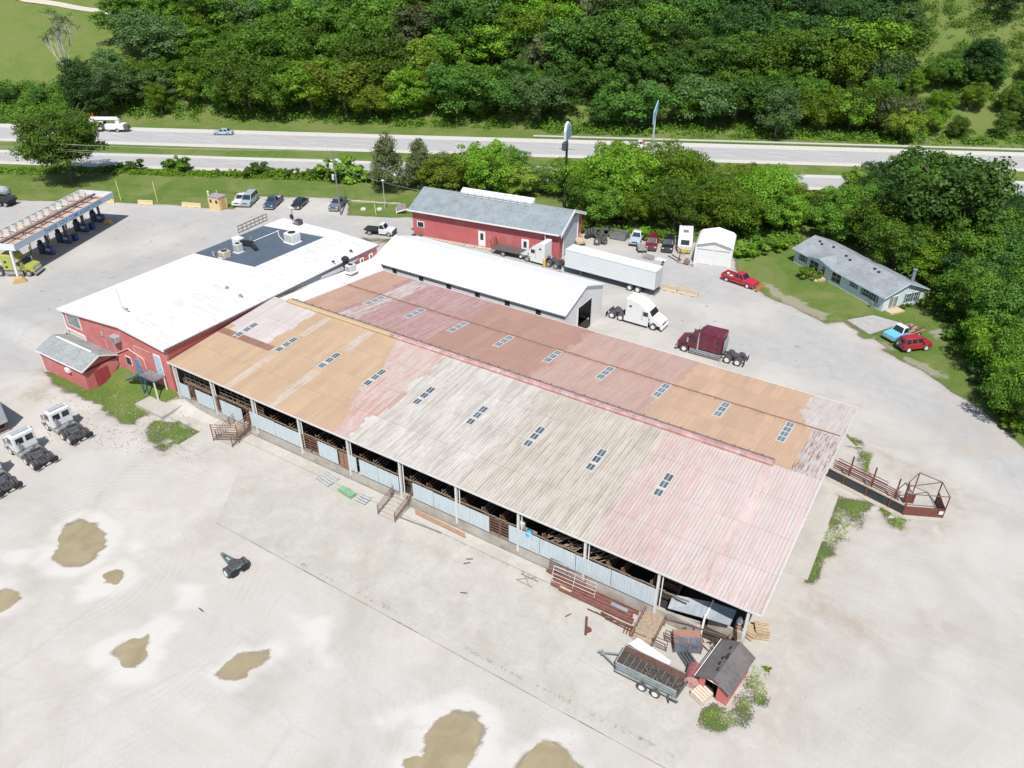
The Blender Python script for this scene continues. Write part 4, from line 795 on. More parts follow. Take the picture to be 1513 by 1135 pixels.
# ---------------- small front shed near the camera
s0 = G(1034, 1013); s1 = G(1085, 1048); an = math.atan2((s1-s0).y, (s1-s0).x)
s2 = thing('red_shed', 'small red shed with dark grey gable roof and open doorway at the barn corner', 'shed', (-2.55, -4.3, 0), R_(-7)); w2 = 2.3; d2 = 3.7; e = 1.65; rg = 2.3
redw2 = plain('red_paint', (.42, .085, .085)); m = MB(); m.box(0, .08, 0, d2, 0, e); m.box(w2-.08, w2, 0, d2, 0, e); m.box(.08, w2-.08, d2-.08, d2, 0, e); m.box(.08, .45, 0, .08, 0, e); m.box(1.45, w2-.08, 0, .08, 0, e); m.prism([(0, e), (w2, e), (w2/2, rg-.05)], 0, .08, 'y'); m.prism([(0, e), (w2, e), (w2/2, rg-.05)], d2-.08, d2, 'y'); m.build('wall', redw2, s2)
m = MB(); 
for x0, x1 in ((-.2, w2/2), (w2+.2, w2/2)): z0 = e-.12; m.hexa([(x0, -.3, z0), (x1, -.3, rg), (x1, d2+.3, rg), (x0, d2+.3, z0), (x0, -.3, z0+.06), (x1, -.3, rg+.06), (x1, d2+.3, rg+.06), (x0, d2+.3, z0+.06)])
m.build('roof', shingle('dark_shingle', (.135, .122, .12)), s2)
m = MB(); 
for i, (x, y) in enumerate(((.75, 3.0), (.95, 2.2), (.9, 2.0), (1.0, 1.9), (.7, 1.8), (.75, 1.2), (.9, .6))): m.box(x, x+.1, y, y+.3, e+.3, e+(x+.28)*.52+.1)
m.build('roof_tear', black, s2)
m = MB(); m.bar((.0, -.02, e+.0), (w2, -.02, e+.0), .05, .09); m.bar((-.3, -.3, e-.1), (-.3, d2+.3, e-.1), .05, .08); m.build('trim', trimw, s2)
m = MB(); m.box(.1, w2-.1, .1, d2-.1, .01, .03); m.build('floor', darkm, s2)
# ================================================================== VEGETATION
def leafmat(name, lo, hi, tip, tr=.25):
    k = N(name, .6, spec=.25); A = k.n('Attribute', attribute_name='tint'); oi = k.n('ObjectInfo')
    f = k.math('ADD', k.math('MULTIPLY', A.outputs['Fac'], .65), k.math('MULTIPLY', oi.outputs['Random'], .35))
    c = k.ramp(f, [(.05, lo), (.55, hi), (.95, tip)]); hs = k.n('HueSaturation'); k.l(c, hs.inputs['Color'])
    k.l(k.math('ADD', k.math('MULTIPLY', oi.outputs['Random'], .028), .497), hs.inputs['Hue']); k.l(k.math('ADD', k.math('MULTIPLY', oi.outputs['Random'], .45), .8), hs.inputs['Value'])
    hs.inputs['Saturation'].default_value = 1.06; k.l(hs.outputs[0], k.b.inputs['Base Color']); t = k.n('BsdfTranslucent'); k.l(hs.outputs[0], t.inputs[0]); mx = k.n('MixShader'); mx.inputs[0].default_value = tr
    k.l(k.b.outputs[0], mx.inputs[1]); k.l(t.outputs[0], mx.inputs[2]); k.l(mx.outputs[0], k.t.nodes['Material Output'].inputs[0]); return k.m
LM = {'mid green': leafmat('leaves_mid', (.050, .095, .012), (.100, .175, .022), (.18, .27, .045)),
      'bright green': leafmat('leaves_bright', (.085, .150, .014), (.155, .25, .026), (.25, .35, .055)),
      'yellow-green': leafmat('leaves_yellow', (.11, .16, .018), (.19, .25, .032), (.30, .34, .07)),
      'dark green': leafmat('leaves_dark', (.034, .070, .013), (.065, .125, .020), (.12, .19, .038), .15),
      'deep green': leafmat('leaves_deep', (.018, .042, .010), (.036, .078, .016), (.07, .12, .028), .12),
      'grey-green': leafmat('leaves_grey', (.05, .085, .025), (.095, .15, .048), (.16, .22, .08)),
      'olive brown-green': leafmat('leaves_olive', (.055, .070, .028), (.105, .125, .05), (.19, .205, .10), .15)}
bark = plain('bark', (.13, .10, .075), .95, var=.4, scale=3); palebark = plain('pale_bark', (.36, .34, .30), .85, var=.25, scale=3)
def leaf_mesh(name, lobes, n, size, seed, flat=.0, fill=.38):
    """lobes: list of (cx,cy,cz,rx,rz). many small leaf clumps spread over and inside each lobe"""
    r = np.random.default_rng(seed); L = np.array(lobes); w = L[:, 3]**2; w = w/w.sum(); li = r.choice(len(L), n, p=w)
    d = r.normal(size=(n, 3)); d /= np.linalg.norm(d, axis=1)[:, None]; d[:, 2] = np.where(r.random(n) < .7, np.abs(d[:, 2]), d[:, 2])
    rad = 1-fill*r.random(n)**1.3+.15*r.normal(size=n)*.8; q = L[li]
    c = q[:, :3]+d*np.stack([q[:, 3], q[:, 3], q[:, 4]], 1)*rad[:, None]
    nn = d+r.normal(size=(n, 3))*.55; nn[:, 2] += .25; nn /= np.linalg.norm(nn, axis=1)[:, None]
    a = np.cross(nn, r.normal(size=(n, 3))); a /= np.linalg.norm(a, axis=1)[:, None]; b = np.cross(nn, a)
    s = size*(.6+.8*r.random(n))[:, None]; a = a*s; b = b*s*.75
    v = np.stack([c-a*.6, c-b*.5+a*.1, c+a*.7, c+b*.5-a*.1], 1).reshape(-1, 3)
    me = bpy.data.meshes.new(name); me.vertices.add(4*n); me.vertices.foreach_set('co', v.astype(np.float32).ravel()); me.loops.add(4*n)
    me.loops.foreach_set('vertex_index', np.arange(4*n, dtype=np.int32)); me.polygons.add(n); me.polygons.foreach_set('loop_start', np.arange(0, 4*n, 4, dtype=np.int32)); me.update(calc_edges=True)
    lt = r.random(len(L)); t = np.clip(lt[li]*.5+r.random(n)*.5, 0, 1); at = me.attributes.new('tint', 'FLOAT', 'FACE'); at.data.foreach_set('value', t.astype(np.float32)); return me
def crown_lobes(R0, H, cz, k, seed, sh='round'):
    r = np.random.default_rng(seed); out = []
    for i in range(k):
        t = (i+.5)/k; ph = i*2.399+r.random()*.9
        zz = (1-2*t)*.9
        rr = math.sqrt(max(0, 1-zz*zz))
        if sh == 'cone': rr = (1-(zz+1)/2)**.8*.95+.05
        if sh == 'spread': rr = rr**.6
        if sh == 'tall': rr = rr*(1-.35*max(0, zz))
        u = .5+.58*r.random(); sc = R0*(.17+.20*r.random()**1.4)
        out.append((math.cos(ph)*rr*R0*u, math.sin(ph)*rr*R0*u, cz+zz*H*.5*u+(.1*H*r.random()), sc, sc*(.75+.3*r.random())))
    out.append((0, 0, cz, R0*.45, H*.3)); return out
def trunk_mb(h, r, limbs, R0, seed, bend=.0):
    q = random.Random(seed); m = MB(); p = Vector((0, 0, -.3)); pts = [p]
    for i in range(4): p = p+Vector((q.uniform(-.15, .15)+bend, q.uniform(-.15, .15), h/4*1.0)); pts.append(p)
    for i in range(4): m.tube(pts[i], pts[i+1], r*(1-.18*i), r*(1-.18*(i+1)), 7, False)
    for i in range(limbs):
        a = q.random()*6.28; b = pts[2+i % 3]; e = b+Vector((math.cos(a)*R0*.7, math.sin(a)*R0*.7, R0*.6+q.random())); mid = b.lerp(e, .5)+Vector((0, 0, .3)); m.tube(b, mid, r*.42, r*.28, 5, False); m.tube(mid, e, r*.28, r*.1, 5, False)
    return m
def tree_proto(sh, R0, H, th, k, n, size, seed, name='tree'):
    lb = crown_lobes(R0, H, th+H*.45, k, seed, sh); return (leaf_mesh('crown', lb, n, size, seed), trunk_mb(th+H*.4, max(.16, R0*.055), 7, R0, seed).mesh('trunk', bark))
PROT = [tree_proto('round', 4.6, 9.0, 2.2, 44, 9500, .29, 1), tree_proto('round', 5.2, 8.4, 2.0, 52, 10500, .30, 2), tree_proto('spread', 4.9, 7.4, 3.0, 46, 9500, .30, 3),
        tree_proto('tall', 4.1, 10.5, 1.8, 46, 9000, .28, 4), tree_proto('round', 5.0, 9.6, 1.6, 60, 11000, .29, 5), tree_proto('spread', 5.4, 8.6, 1.8, 40, 9500, .30, 6), tree_proto('tall', 4.6, 11.0, 1.2, 56, 10500, .29, 8)]
PH = [11.8, 10.8, 10.4, 13.0, 11.6, 10.6, 13.0]
CED = tree_proto('cone', 3.6, 9.4, 1.0, 95, 12000, .22, 11); BUSH = [(leaf_mesh('foliage', crown_lobes(1.5, 1.9, 1.0, 12, s), 1000, .25, s), trunk_mb(1.2, .05, 5, 1.0, s).mesh('stem', bark)) for s in (21, 22, 23)]
def plant(x, y, kind, h, tone, label, cat='tree', group=None, rs=1.0, name='broadleaf_tree'):
    if kind == 'cedar': cr, tr, ph = CED[0], CED[1], 10.6
    elif kind == 'bush': cr, tr = random.choice(BUSH); ph = 2.1
    else: cr, tr = PROT[kind]; ph = PH[kind]
    s = h/ph; t = thing(name, label, cat, (x, y, zt(x, y)-.1), random.uniform(0, 6.28), group); t.scale = (s*rs, s*rs, s)
    for nm, me in (('trunk' if kind != 'bush' else 'stem', tr), ('crown' if kind != 'bush' else 'foliage', cr)):
        o = bpy.data.objects.new(nm, me); COL.objects.link(o); o.parent = t
        if nm in ('crown', 'foliage'):
            if not me.materials: me.materials.append(None)
            o.material_slots[0].link = 'OBJECT'; o.material_slots[0].material = LM[tone]
    return t
def SIDE(px):
    L = [(90, 'at the left edge'), (180, 'behind the big lone tree'), (290, 'above the bucket truck'), (390, 'above the silver car'), (470, 'left of utility pole'), (540, 'right of utility pole'), (620, 'above cedar pair'), (700, 'right of the cedars'), (780, 'above workshop roof'), (860, 'behind black pole sign'),
         (930, 'left of highway pickup'), (1010, 'behind blue-grey sign'), (1090, 'above white garage'), (1170, 'right of the garage'), (1250, 'over house left end'), (1330, 'over house right end'), (1420, 'above biggest tree'), (9999, 'at the right edge')]
    return next(t for m, t in L if px < m)
cnt = 0; HT = []
# ---- wooded hillside beyond the highway
q = random.Random(3); s = -185.0
rows = []
dd = 13.0
while dd < 118:
    s = -230.0+q.uniform(0, 5)
    while s < 190:
        rows.append((s+q.uniform(-2.6, 2.6), dd+q.uniform(-2.8, 2.8))); s += 7.0+dd*.025
    dd += 7.2+dd*.03
for s, d in rows:
    x = RD0[0]+RDD[0]*s+RDN[0]*d; y = RD0[1]+RDD[1]*s+RDN[1]*d; z = zt(x, y); bx, by = PX((x, y, z)); tx, ty = PX((x, y, z+11))
    if bx < -70 or bx > 1590 or by < -12 or ty > 230: continue
    if by < -4 and ty < -60: continue
    # open meadow upper left and scrubby clearing upper right
    if bx < 190 and 4 < by < 148-max(0, bx-60)*.1 and not (bx > 95 and by > 118) : 
        continue
    if bx > 1325+max(0, by-60)*.25 and by < 108 and not (1405 < bx < 1475 and 80 < by): 
        if q.random() < .88: continue
    if 150 < bx < 200 and by < 60: continue
    if bx < 420 and by > 176 and q.random() < .6: continue
    front = d < 22
    w = mnoise.noise(Vector((x*.02, y*.02, 2.2)))+q.uniform(-.35, .35)
    if bx > 640: tone = 'dark green' if w < .12 else ('mid green' if w < .38 else 'bright green'); 
    else: tone = 'mid green' if w < .02 else ('bright green' if w < .35 else 'yellow-green')
    if bx > 1050 and by < 110 and q.random() < .7: tone = 'deep green'
    if q.random() < .07: tone = 'grey-green'
    if q.random() < .05: tone = 'olive brown-green'
    if bx < 200 and by > 110: tone = q.choice(['mid green', 'grey-green', 'dark green'])
    h = q.uniform(10.5, 17)*(0.8 if front else 1.0)
    if bx < 150 and by > 110: h = q.uniform(3.5, 6)
    if bx > 1335 and by < 215: h = q.uniform(5.5, 8.5)
    HT.append((x, y, q.randrange(7), h, tone, bx, by))
HT.append((*G(548, 178)[:2], 2, 8.5, 'yellow-green', 548, 178)); HT.append((*G(1330, 212)[:2], 0, 9, 'yellow-green', 1330, 212)); HT.append((*G(1145, 206)[:2], 3, 13, 'grey-green', 1145, 206))
HT.append((*G(128, 165)[:2], 3, 14, 'deep green', 128, 165)); HT.append((*G(158, 172)[:2], 0, 10, 'deep green', 158, 172)); HT.append((*G(1440, 125)[:2], 3, 12, 'deep green', 1440, 125))
HT.sort(key=lambda t: -t[6])
for i, (x, y, kd, h, tone, bx, by) in enumerate(HT[:285]):
    lvl = 'foot of' if by > 165 else 'lower' if by > 110 else 'middle of' if by > 50 else 'top of'
    plant(x, y, kd, h, tone, '%s tree, %s wooded hill, %s' % (tone, lvl, SIDE(bx)), group='trees on the wooded hillside', rs=q.uniform(1.0, 1.5))
NH = len(HT)
# ---- woods between the lot and the highway, and round the house
SKY = [(560, 262), (640, 250), (665, 232), (690, 216), (745, 222), (765, 252), (830, 250), (868, 238), (890, 214), (940, 214), (955, 224), (965, 209), (1025, 210), (1045, 246), (1110, 245), (1150, 250), (1170, 272), (1190, 286), (1250, 284), (1265, 252), (1300, 245), (1318, 228), (1440, 232), (1455, 290), (1480, 286), (1513, 292), (1700, 310)]
def ytop(px):
    for (a, b), (c_, d) in zip(SKY, SKY[1:]):
        if a <= px <= c_: return b+(d-b)*(px-a)/(c_-a)-(9 if px < 1150 else 5)
    return 262
WD = GP([(615, 268), (800, 274), (1240, 292), (1500, 302), (1760, 318), (1900, 560), (1760, 860), (1610, 735), (1522, 640), (1470, 560), (1432, 500), (1405, 468), (1384, 438), (1300, 408), (1235, 362), (1180, 352), (1100, 360), (1000, 345), (860, 338), (850, 300), (700, 292), (640, 290)])
def inpoly(P, x, y):
    ins = False
    for (x0, y0), (x1, y1) in zip(P, P[1:]+P[:1]):
        if (y0 >= y) != (y1 >= y) and x < (x1-x0)*(y-y0)/(y1-y0)+x0: ins = not ins
    return ins
pts = []; q = random.Random(12)
xs = [p[0] for p in WD]; ys = [p[1] for p in WD]
for _ in range(9000):
    x = q.uniform(min(xs), max(xs)); y = q.uniform(min(ys), max(ys))
    if inpoly(WD, x, y) and all((x-a)**2+(y-b)**2 > 4.9**2 for a, b in pts): pts.append((x, y))
nw = 0
for x, y in pts:
    bx, by = PX((x, y, 0))
    if bx > 1640 or PX((x, y, 12))[0] > 1570: continue
    h = q.uniform(7, 10.5) if bx > 1180 else q.uniform(7.5, 10.5)
    tx = bx+(bx-750)*.05
    while h > 2.2 and min(PX((x, y, h))[1] for _ in (0,)) < max(ytop(bx), ytop(PX((x, y, h))[0])): h -= .3
    if h < 3. or (abs(bx-836) < 20 and by > 300): continue
    if bx > 1180: tone = q.choice(['dark green', 'mid green', 'mid green', 'deep green', 'bright green'])
    else: tone = q.choice(['bright green', 'mid green', 'bright green', 'mid green', 'yellow-green'])
    if bx > 1400 and by > 480: tone = q.choice(['mid green', 'bright green', 'grey-green', 'mid green'])
    where = 'in wood behind parked cars' if bx < 1100 else 'in wood behind blue house' if by < 430 else 'by the curving drive'
    rs = min(1.7, max(1.0, 4.4/(h*.42))) if h < 8 else q.uniform(.95, 1.15)
    plant(x, y, q.randrange(7), h, tone, '%s tree %s, %s' % (tone, where, SIDE(bx)), group='trees of the wood between lot and highway', rs=rs); nw += 1
    if nw > 190: break
for (px, py), kd, h, tone, rs, lb in (((718, 300), 0, 11.8, 'bright green', .95, 'tall bright green tree rising behind the left end of the grey shingle roof'), ((908, 320), 4, 13.2, 'bright green', 1.0, 'tall bright green tree right of the tall black sign pole'), ((998, 318), 1, 13, 'bright green', .8, 'pointed bright green tree rising over the highway near the white pickup'),
                                 ((1375, 385), 2, 17.0, 'dark green', 1.05, 'biggest dark green tree standing over the highway behind the blue house'), ((1120, 335), 1, 10, 'bright green', 1.0, 'bushy bright green tree above the white garage')):
    g = G(px, py); plant(g.x, g.y, kd, h, tone, lb, rs=rs)
for (px, py, h, tone) in ((1428, 478, 7, 'dark green'), (1446, 512, 7.5, 'mid green'), (1462, 545, 7, 'bright green'), (1478, 575, 7.5, 'mid green'), (1492, 604, 6.5, 'bright green'), (1506, 632, 6.5, 'mid green'), (1480, 520, 9, 'dark green'), (1500, 560, 9, 'mid green'), (1520, 612, 8, 'dark green'), (1462, 488, 9, 'deep green')):
    g = G(px, py); plant(g.x, g.y, q.randrange(7), h, tone, '%s tree by the curving drive, %s' % (tone, 'lower right edge' if py > 540 else 'right of the red off-roader'), group='trees of the wood between lot and highway', rs=1.05)
# shrubs at the wood's edge
for i, (px, py, h, tone) in enumerate([(850, 333, 2.2, 'yellow-green'), (868, 338, 2.0, 'yellow-green'), (888, 342, 1.8, 'bright green'), (905, 346, 1.6, 'yellow-green'), (918, 352, 1.5, 'yellow-green'), (948, 352, 2.0, 'bright green'), (970, 356, 1.8, 'mid green'), (1100, 380, 2.4, 'bright green'), (1120, 372, 2.6, 'mid green'), (1150, 368, 2.4, 'bright green'),
    (1370, 455, 1.4, 'mid green'), (1392, 470, 1.6, 'dark green'), (1408, 500, 1.8, 'mid green'), (1424, 525, 1.8, 'mid green'), (1440, 548, 2.0, 'dark green'), (1462, 585, 2.0, 'mid green'), (1480, 610, 1.8, 'dark green'), (1500, 632, 2.0, 'bright green'), (1452, 566, 1.6, 'grey-green'), (1330, 455, .7, 'mid green'), (1341, 453, .7, 'mid green')]):
    g = G(px, py); plant(g.x, g.y, 'bush', h, tone, '%s shrub at the wood edge, %s' % (tone, ('near the tyre pile' if px < 980 else 'by the white garage' if px < 1200 else 'against the house end' if h < 1 else 'right side of lawn')), 'shrub', 'shrubs at the wood edge', 1.3, 'shrub')
g = G(1194, 411); plant(g.x, g.y, 'bush', 2.0, 'bright green', 'round green bush by the front steps of the blue house', 'shrub', None, 1.2, 'shrub')
g = G(1133, 990); plant(g.x, g.y, 'bush', .45, 'yellow-green', 'small yellow flowering weed bush by the front red shed', 'shrub', None, 1.0, 'shrub')
for i, (px, py, h, tone) in enumerate([(170, 254, 1.6, 'dark green'), (180, 253, 1.2, 'dark green'), (197, 252, 2.2, 'mid green'), (258, 253, 2.2, 'mid green'), (268, 252, 2.8, 'mid green'), (250, 256, 1.4, 'bright green'), (300, 258, 1.1, 'bright green'), (320, 259, 1.2, 'mid green'), (345, 260, 1.3, 'bright green'), (375, 260, 2.2, 'mid green'), (384, 258, 2.4, 'dark green'),
    (408, 261, 1.7, 'bright green'), (428, 262, 1.9, 'mid green'), (447, 263, 1.4, 'bright green'), (466, 263, 2.2, 'mid green'), (484, 264, 2.0, 'mid green'), (503, 265, 4.2, 'bright green'), (522, 265, 2.6, 'mid green'), (540, 267, 1.8, 'bright green'), (556, 269, 2.0, 'mid green')]):
    g = G(px, py); plant(g.x, g.y, 'bush', h*1.1, tone, '%s shrub' % tone if False else '%s shrub in the highway edge row, %s' % (tone, 'by the big oak' if px < 210 else 'left of utility pole' if px < 490 else 'right of utility pole'), 'shrub', 'shrubs along the near highway edge', 1.35, 'shrub')
# the big lone tree at the left
lb = crown_lobes(7.0, 10.0, 7.8, 110, 77, 'spread'); g = G(107, 267)
t = thing('oak_tree', 'big lone spreading tree on the grass in front of the highway at left', 'tree', (g.x, g.y, g.z-.1))
o = bpy.data.objects.new('crown', leaf_mesh('crown', [(a, b, c_, r*.95, rz2*.7) for a, b, c_, r, rz2 in lb[:-1]]+[(0, 0, 8, 3, 2)], 26000, .34, 77)); o.data.materials.append(LM['mid green']); COL.objects.link(o); o.parent = t
o = trunk_mb(8.0, .55, 16, 9, 5).build('trunk', bark, t)
for (px, py), h, rs, lb_ in (((574, 283), 11.8, 1.0, 'dark olive cedar, the left one of the pair behind the light post'), ((622, 281), 10.8, .95, 'dark olive cedar with a bare pale trunk, the right one of the pair')):
    g = G(px, py); plant(g.x, g.y, 'cedar', h, 'olive brown-green', lb_, rs=rs, name='cedar_tree')
# pale sparse tree standing on the meadow
g = G(104, 124); t = thing('sparse_tree', 'pale-limbed tree with sparse leaves leaning on the hillside meadow', 'tree', (g.x, g.y, g.z-.2)); m = MB(); q = random.Random(5); tips = []
def limb(p, d, l, r, lev):
    e = p+d*l; m.tube(p, e, r, r*.62, 6, False)
    if lev == 0: tips.append(e); return
    for i in range(3 if lev > 1 else 3):
        nd = (d+Vector((q.uniform(-.65, .65), q.uniform(-.4, .4), q.uniform(-.1, .45)))).normalized(); limb(e, nd, l*q.uniform(.6, .85), r*.6, lev-1)
limb(Vector((0, 0, -.3)), Vector((-.25, 0, 1)).normalized(), 4.6, .26, 4); limb(Vector((.8, 0, -.3)), Vector((.2, 0, 1)).normalized(), 6.0, .26, 4); m.build('trunk', palebark, t)
o = bpy.data.objects.new('crown', leaf_mesh('crown', [(*p, 1.0, .7) for p in tips], 1500, .3, 5, fill=.9)); o.data.materials.append(LM['grey-green']); COL.objects.link(o); o.parent = t
# ---- undergrowth: uncountable low cover
def scatter(name, label, gen, size, n, tone, seed):
    lobes = gen(); me = leaf_mesh(name, lobes, n, size, seed, fill=.7); me.materials.append(LM[tone]); o = bpy.data.objects.new(name, me); COL.objects.link(o); o['kind'] = 'stuff'; o['label'] = label; return o
q = random.Random(31)
def sd_pt(s, d): x = RD0[0]+RDD[0]*s+RDN[0]*d; y = RD0[1]+RDD[1]*s+RDN[1]*d; return x, y
def g1():
    L = []
    for i in range(760):
        s = q.uniform(-190, 160); d = q.uniform(9 if s > -60 or s < -115 else 10, 17)-(3 if s > 0 else 0); x, y = sd_pt(s, d); r = q.uniform(.7, 2.3); L.append((x, y, zt(x, y)+r*.2, r, r*.8))
    return L
scatter('undergrowth', 'dense undergrowth at the foot of the wooded hill', g1, .42, 42000, 'mid green', 41)
def g1b():
    L = []
    for i in range(260): s = q.uniform(-190, 160); d = q.uniform(7, 14)-(3 if s > 0 else 0); x, y = sd_pt(s, d); r = q.uniform(.4, 1.2); L.append((x, y, zt(x, y)+r*.1, r, r*.7))
    return L
scatter('undergrowth', 'yellowish weeds on the highway bank', g1b, .3, 9000, 'yellow-green', 42)
def g2():
    L = []
    for i in range(4200):
        s = q.uniform(20, 190); d = q.uniform(25, 135); x, y = sd_pt(s, d); bx, by = PX((x, y, zt(x, y)))
        if 1320 < bx < 1600 and by < 190: r = q.uniform(.5, 2.4); L.append((x, y, zt(x, y)+r*.2, r, r*.7))
    return L
def g2b():
    L = []
    for i in range(300):
        a = G(q.uniform(-30, 130), q.uniform(128, 182)); r = q.uniform(.6, 2.0); L.append((a.x, a.y, a.z+r*.3, r*1.1, r))
    return L
scatter('scrub', 'leafy scrub along the lower edge of the hillside meadow at left', g2b, .34, 22000, 'mid green', 46)
scatter('scrub', 'low scrub on the hillside clearing at upper right', g2, .36, 60000, 'mid green', 43)
def g3():
    L = []
    for i in range(400): s = q.uniform(-115, -33); d = q.uniform(-35.6, -33.2)-(2.2 if s < -100 else 0); x, y = sd_pt(s, d); r = q.uniform(.4, .95); L.append((x, y, r*.3, r*1.3, r))
    return L
scatter('undergrowth', 'low bright hedge of weeds along the near highway', g3, .28, 12000, 'bright green', 44)
def g4():
    L = []
    for P, nn in (([(1384, 440), (1405, 470), (1432, 505), (1470, 560), (1522, 640), (1560, 690)], 150), ([(1100, 372), (1180, 355), (1000, 350), (862, 342), (848, 330)], 90)):
        for i in range(nn):
            j = q.randrange(len(P)-1); t_ = q.random(); a = G(P[j][0]*(1-t_)+P[j+1][0]*t_+q.uniform(-4, 10), P[j][1]*(1-t_)+P[j+1][1]*t_+q.uniform(-6, 3)); r = q.uniform(.4, 1.1); L.append((a.x, a.y, r*.3, r*1.2, r))
    return L
scatter('undergrowth', 'leafy weeds along the edge of the wood and lawn', g4, .28, 13000, 'mid green', 45)
# ragged grass and weed tufts in the gravel (blades)
def tufts(name, label, polys, n, h, mat, seed):
    r = np.random.default_rng(seed); V = []; F = []; c_ = 0
    per = n//len(polys)
    for P in polys:
        P = GP(P); X_ = [p[0] for p in P]; Y_ = [p[1] for p in P]; k_ = 0; tr = 0
        while k_ < per and tr < per*12:
            tr += 1; x = r.uniform(min(X_), max(X_)); y = r.uniform(min(Y_), max(Y_))
            if not inpoly(P, x, y) or mnoise.noise(Vector((x*.8, y*.8, 0))) < -.12: continue
            z = zt(x, y); k_ += 1
            for b in range(5):
                a = r.uniform(0, 6.28); hh = h*r.uniform(.5, 1.3); dx, dy = math.cos(a), math.sin(a); w = .03; ox = x+r.uniform(-.12, .12); oy = y+r.uniform(-.12, .12)
                V += [(ox-dy*w, oy+dx*w, z), (ox+dy*w, oy-dx*w, z), (ox+dx*hh*.6, oy+dy*hh*.6, z+hh)]; F.append((c_, c_+1, c_+2)); c_ += 3
    m = MB(); m.v = V; m.f = F; me = bpy.data.meshes.new(name); me.from_pydata(V, [], F); me.materials.append(mat); o = bpy.data.objects.new(name, me); COL.objects.link(o); o['kind'] = 'stuff'; o['label'] = label
gm1 = plain('grass_blades', (.22, .31, .07), .8, var=.4, scale=1.5)
tufts('grass', 'grass and weeds growing round the yard', [[(70, 552), (120, 580), (190, 616), (230, 600), (250, 580), (205, 560), (180, 560), (140, 582)], [(240, 614), (220, 642), (245, 664), (298, 640), (278, 626)], [(1242, 742), (1280, 745), (1270, 772), (1225, 812), (1205, 850), (1198, 848), (1210, 810)],
      [(1298, 744), (1338, 768), (1332, 785), (1312, 770)], [(1112, 985), (1138, 985), (1134, 1028), (1085, 1072), (1036, 1070), (1040, 1050), (1082, 1054), (1104, 1020)], [(1250, 644), (1270, 656), (1266, 660)], [(1272, 670), (1286, 674), (1280, 698)]], 2300, .13, gm1, 6)
jn = [[(420, 822), (424, 820), (1000, 1118), (996, 1122)], [(300, 608), (306, 606), (600, 762), (596, 766)], [(600, 762), (606, 760), (950, 930), (944, 934)]]
tufts('weeds', 'thin weeds in the slab joints', jn, 600, .08, plain('weed_blades', (.12, .15, .045), .8, var=.3), 9)

# farm track across the top of the meadow
pts = [G(x, y) for x, y in ((-60, -8), (40, 1), (90, 8), (150, 17), (196, 25), (230, 27))]; m = MB(); V = []; 
for a, b in zip(pts, pts[1:]):
    d = (b-a).normalized(); nn = Vector((-d.y, d.x, 0))*1.3
    for k_ in range(9):
        p = a.lerp(b, k_/8)
        for s_ in (-1, 1): w_ = p+nn*s_; V.append((w_.x, w_.y, zt(w_.x, w_.y)+.25))
n = len(V)//2; m.add(V, [(2*i, 2*i+1, 2*i+3, 2*i+2) for i in range(n-1)]); struct('path', m, plain('track_gravel', (.46, .42, .34), .95, var=.2), 'pale farm track across the top of the hillside meadow')
# ================================================================== VEHICLES
def paint(name, c, rough=.3): 
    if name in _MC: return _MC[name]
    k = N(name, rough, .0, .5); c = lin(c); co = k.coord(); n = k.noise(co, 1.5, 5, .7)
    k.color(k.mix(k.math('MULTIPLY', k.ramp(n, [(.45, 0.), (.8, 1.)]), .35), c, tuple(min(.7, x*.7+.12) for x in c))); k.b.inputs['Coat Weight'].default_value = .4; k.b.inputs['Coat Roughness'].default_value = .15
    k.l(k.ramp(n, [(.2, rough-.08), (.8, rough+.25)]), k.b.inputs['Roughness']); _MC[name] = k.m; return k.m
tyre_m = plain('tyre_rubber', (.065, .065, .068), .85, var=.4, scale=4, dirt=((.2, .18, .15), .35)); rim_m = plain('steel_rim', (.42, .42, .42), .4, .3, var=.2); chrome = plain('chrome', (.6, .6, .6), .2, .9, var=.1)
frame_m = plain('truck_frame', (.06, .06, .066), .7, var=.4, dirt=((.2, .18, .15), .4)); carglass = plain('car_glass', (.02, .028, .035), .08, var=.2, spec=.6); lamp_m = plain('lamp_lens', (.55, .55, .5), .15, var=.1); red_l = plain('tail_lens', (.3, .02, .02), .3)
_WH = {}
def wheel(par, x, y, r, w=.22, side=1, rim=None, n=18, dual=False):
    """tyre with its rim; side = +1 when the outer face looks to +y"""
    key = (round(r, 2), round(w, 2), side, dual)
    if key not in _WH:
        def tyre(y0): return [(r*.62, y0-w/2), (r*.93, y0-w/2), (r, y0-w*.3), (r, y0+w*.3), (r*.93, y0+w/2), (r*.62, y0+w/2)]
        m = MB(); m.lathe(tyre(0), (0, 0, 0), 'y', n, side)
        if dual: m.lathe(tyre(-side*w*1.25), (0, 0, 0), 'y', n)
        a = m.mesh('wheel', tyre_m); m = MB(); s = side
        m.lathe([(r*.61, s*w*.42), (r*.56, s*w*.5), (r*.5, s*w*.30), (r*.22, s*w*.22), (r*.2, s*w*.45), (r*.1, s*w*.48)] if s > 0 else [(r*.1, s*w*.48), (r*.2, s*w*.45), (r*.22, s*w*.22), (r*.5, s*w*.30), (r*.56, s*w*.5), (r*.61, s*w*.42)], (0, 0, 0), 'y', n)
        _WH[key] = (a, m.mesh('rim', None))
    a, b = _WH[key]; o = bpy.data.objects.new('wheel', a); COL.objects.link(o); o.parent = par; o.location = (x, y, r)
    k = bpy.data.objects.new('rim', b); COL.objects.link(k); k.parent = o
    if not b.materials: b.materials.append(rim_m)
    if rim: k.material_slots[0].link = 'OBJECT'; k.material_slots[0].material = rim
    return o
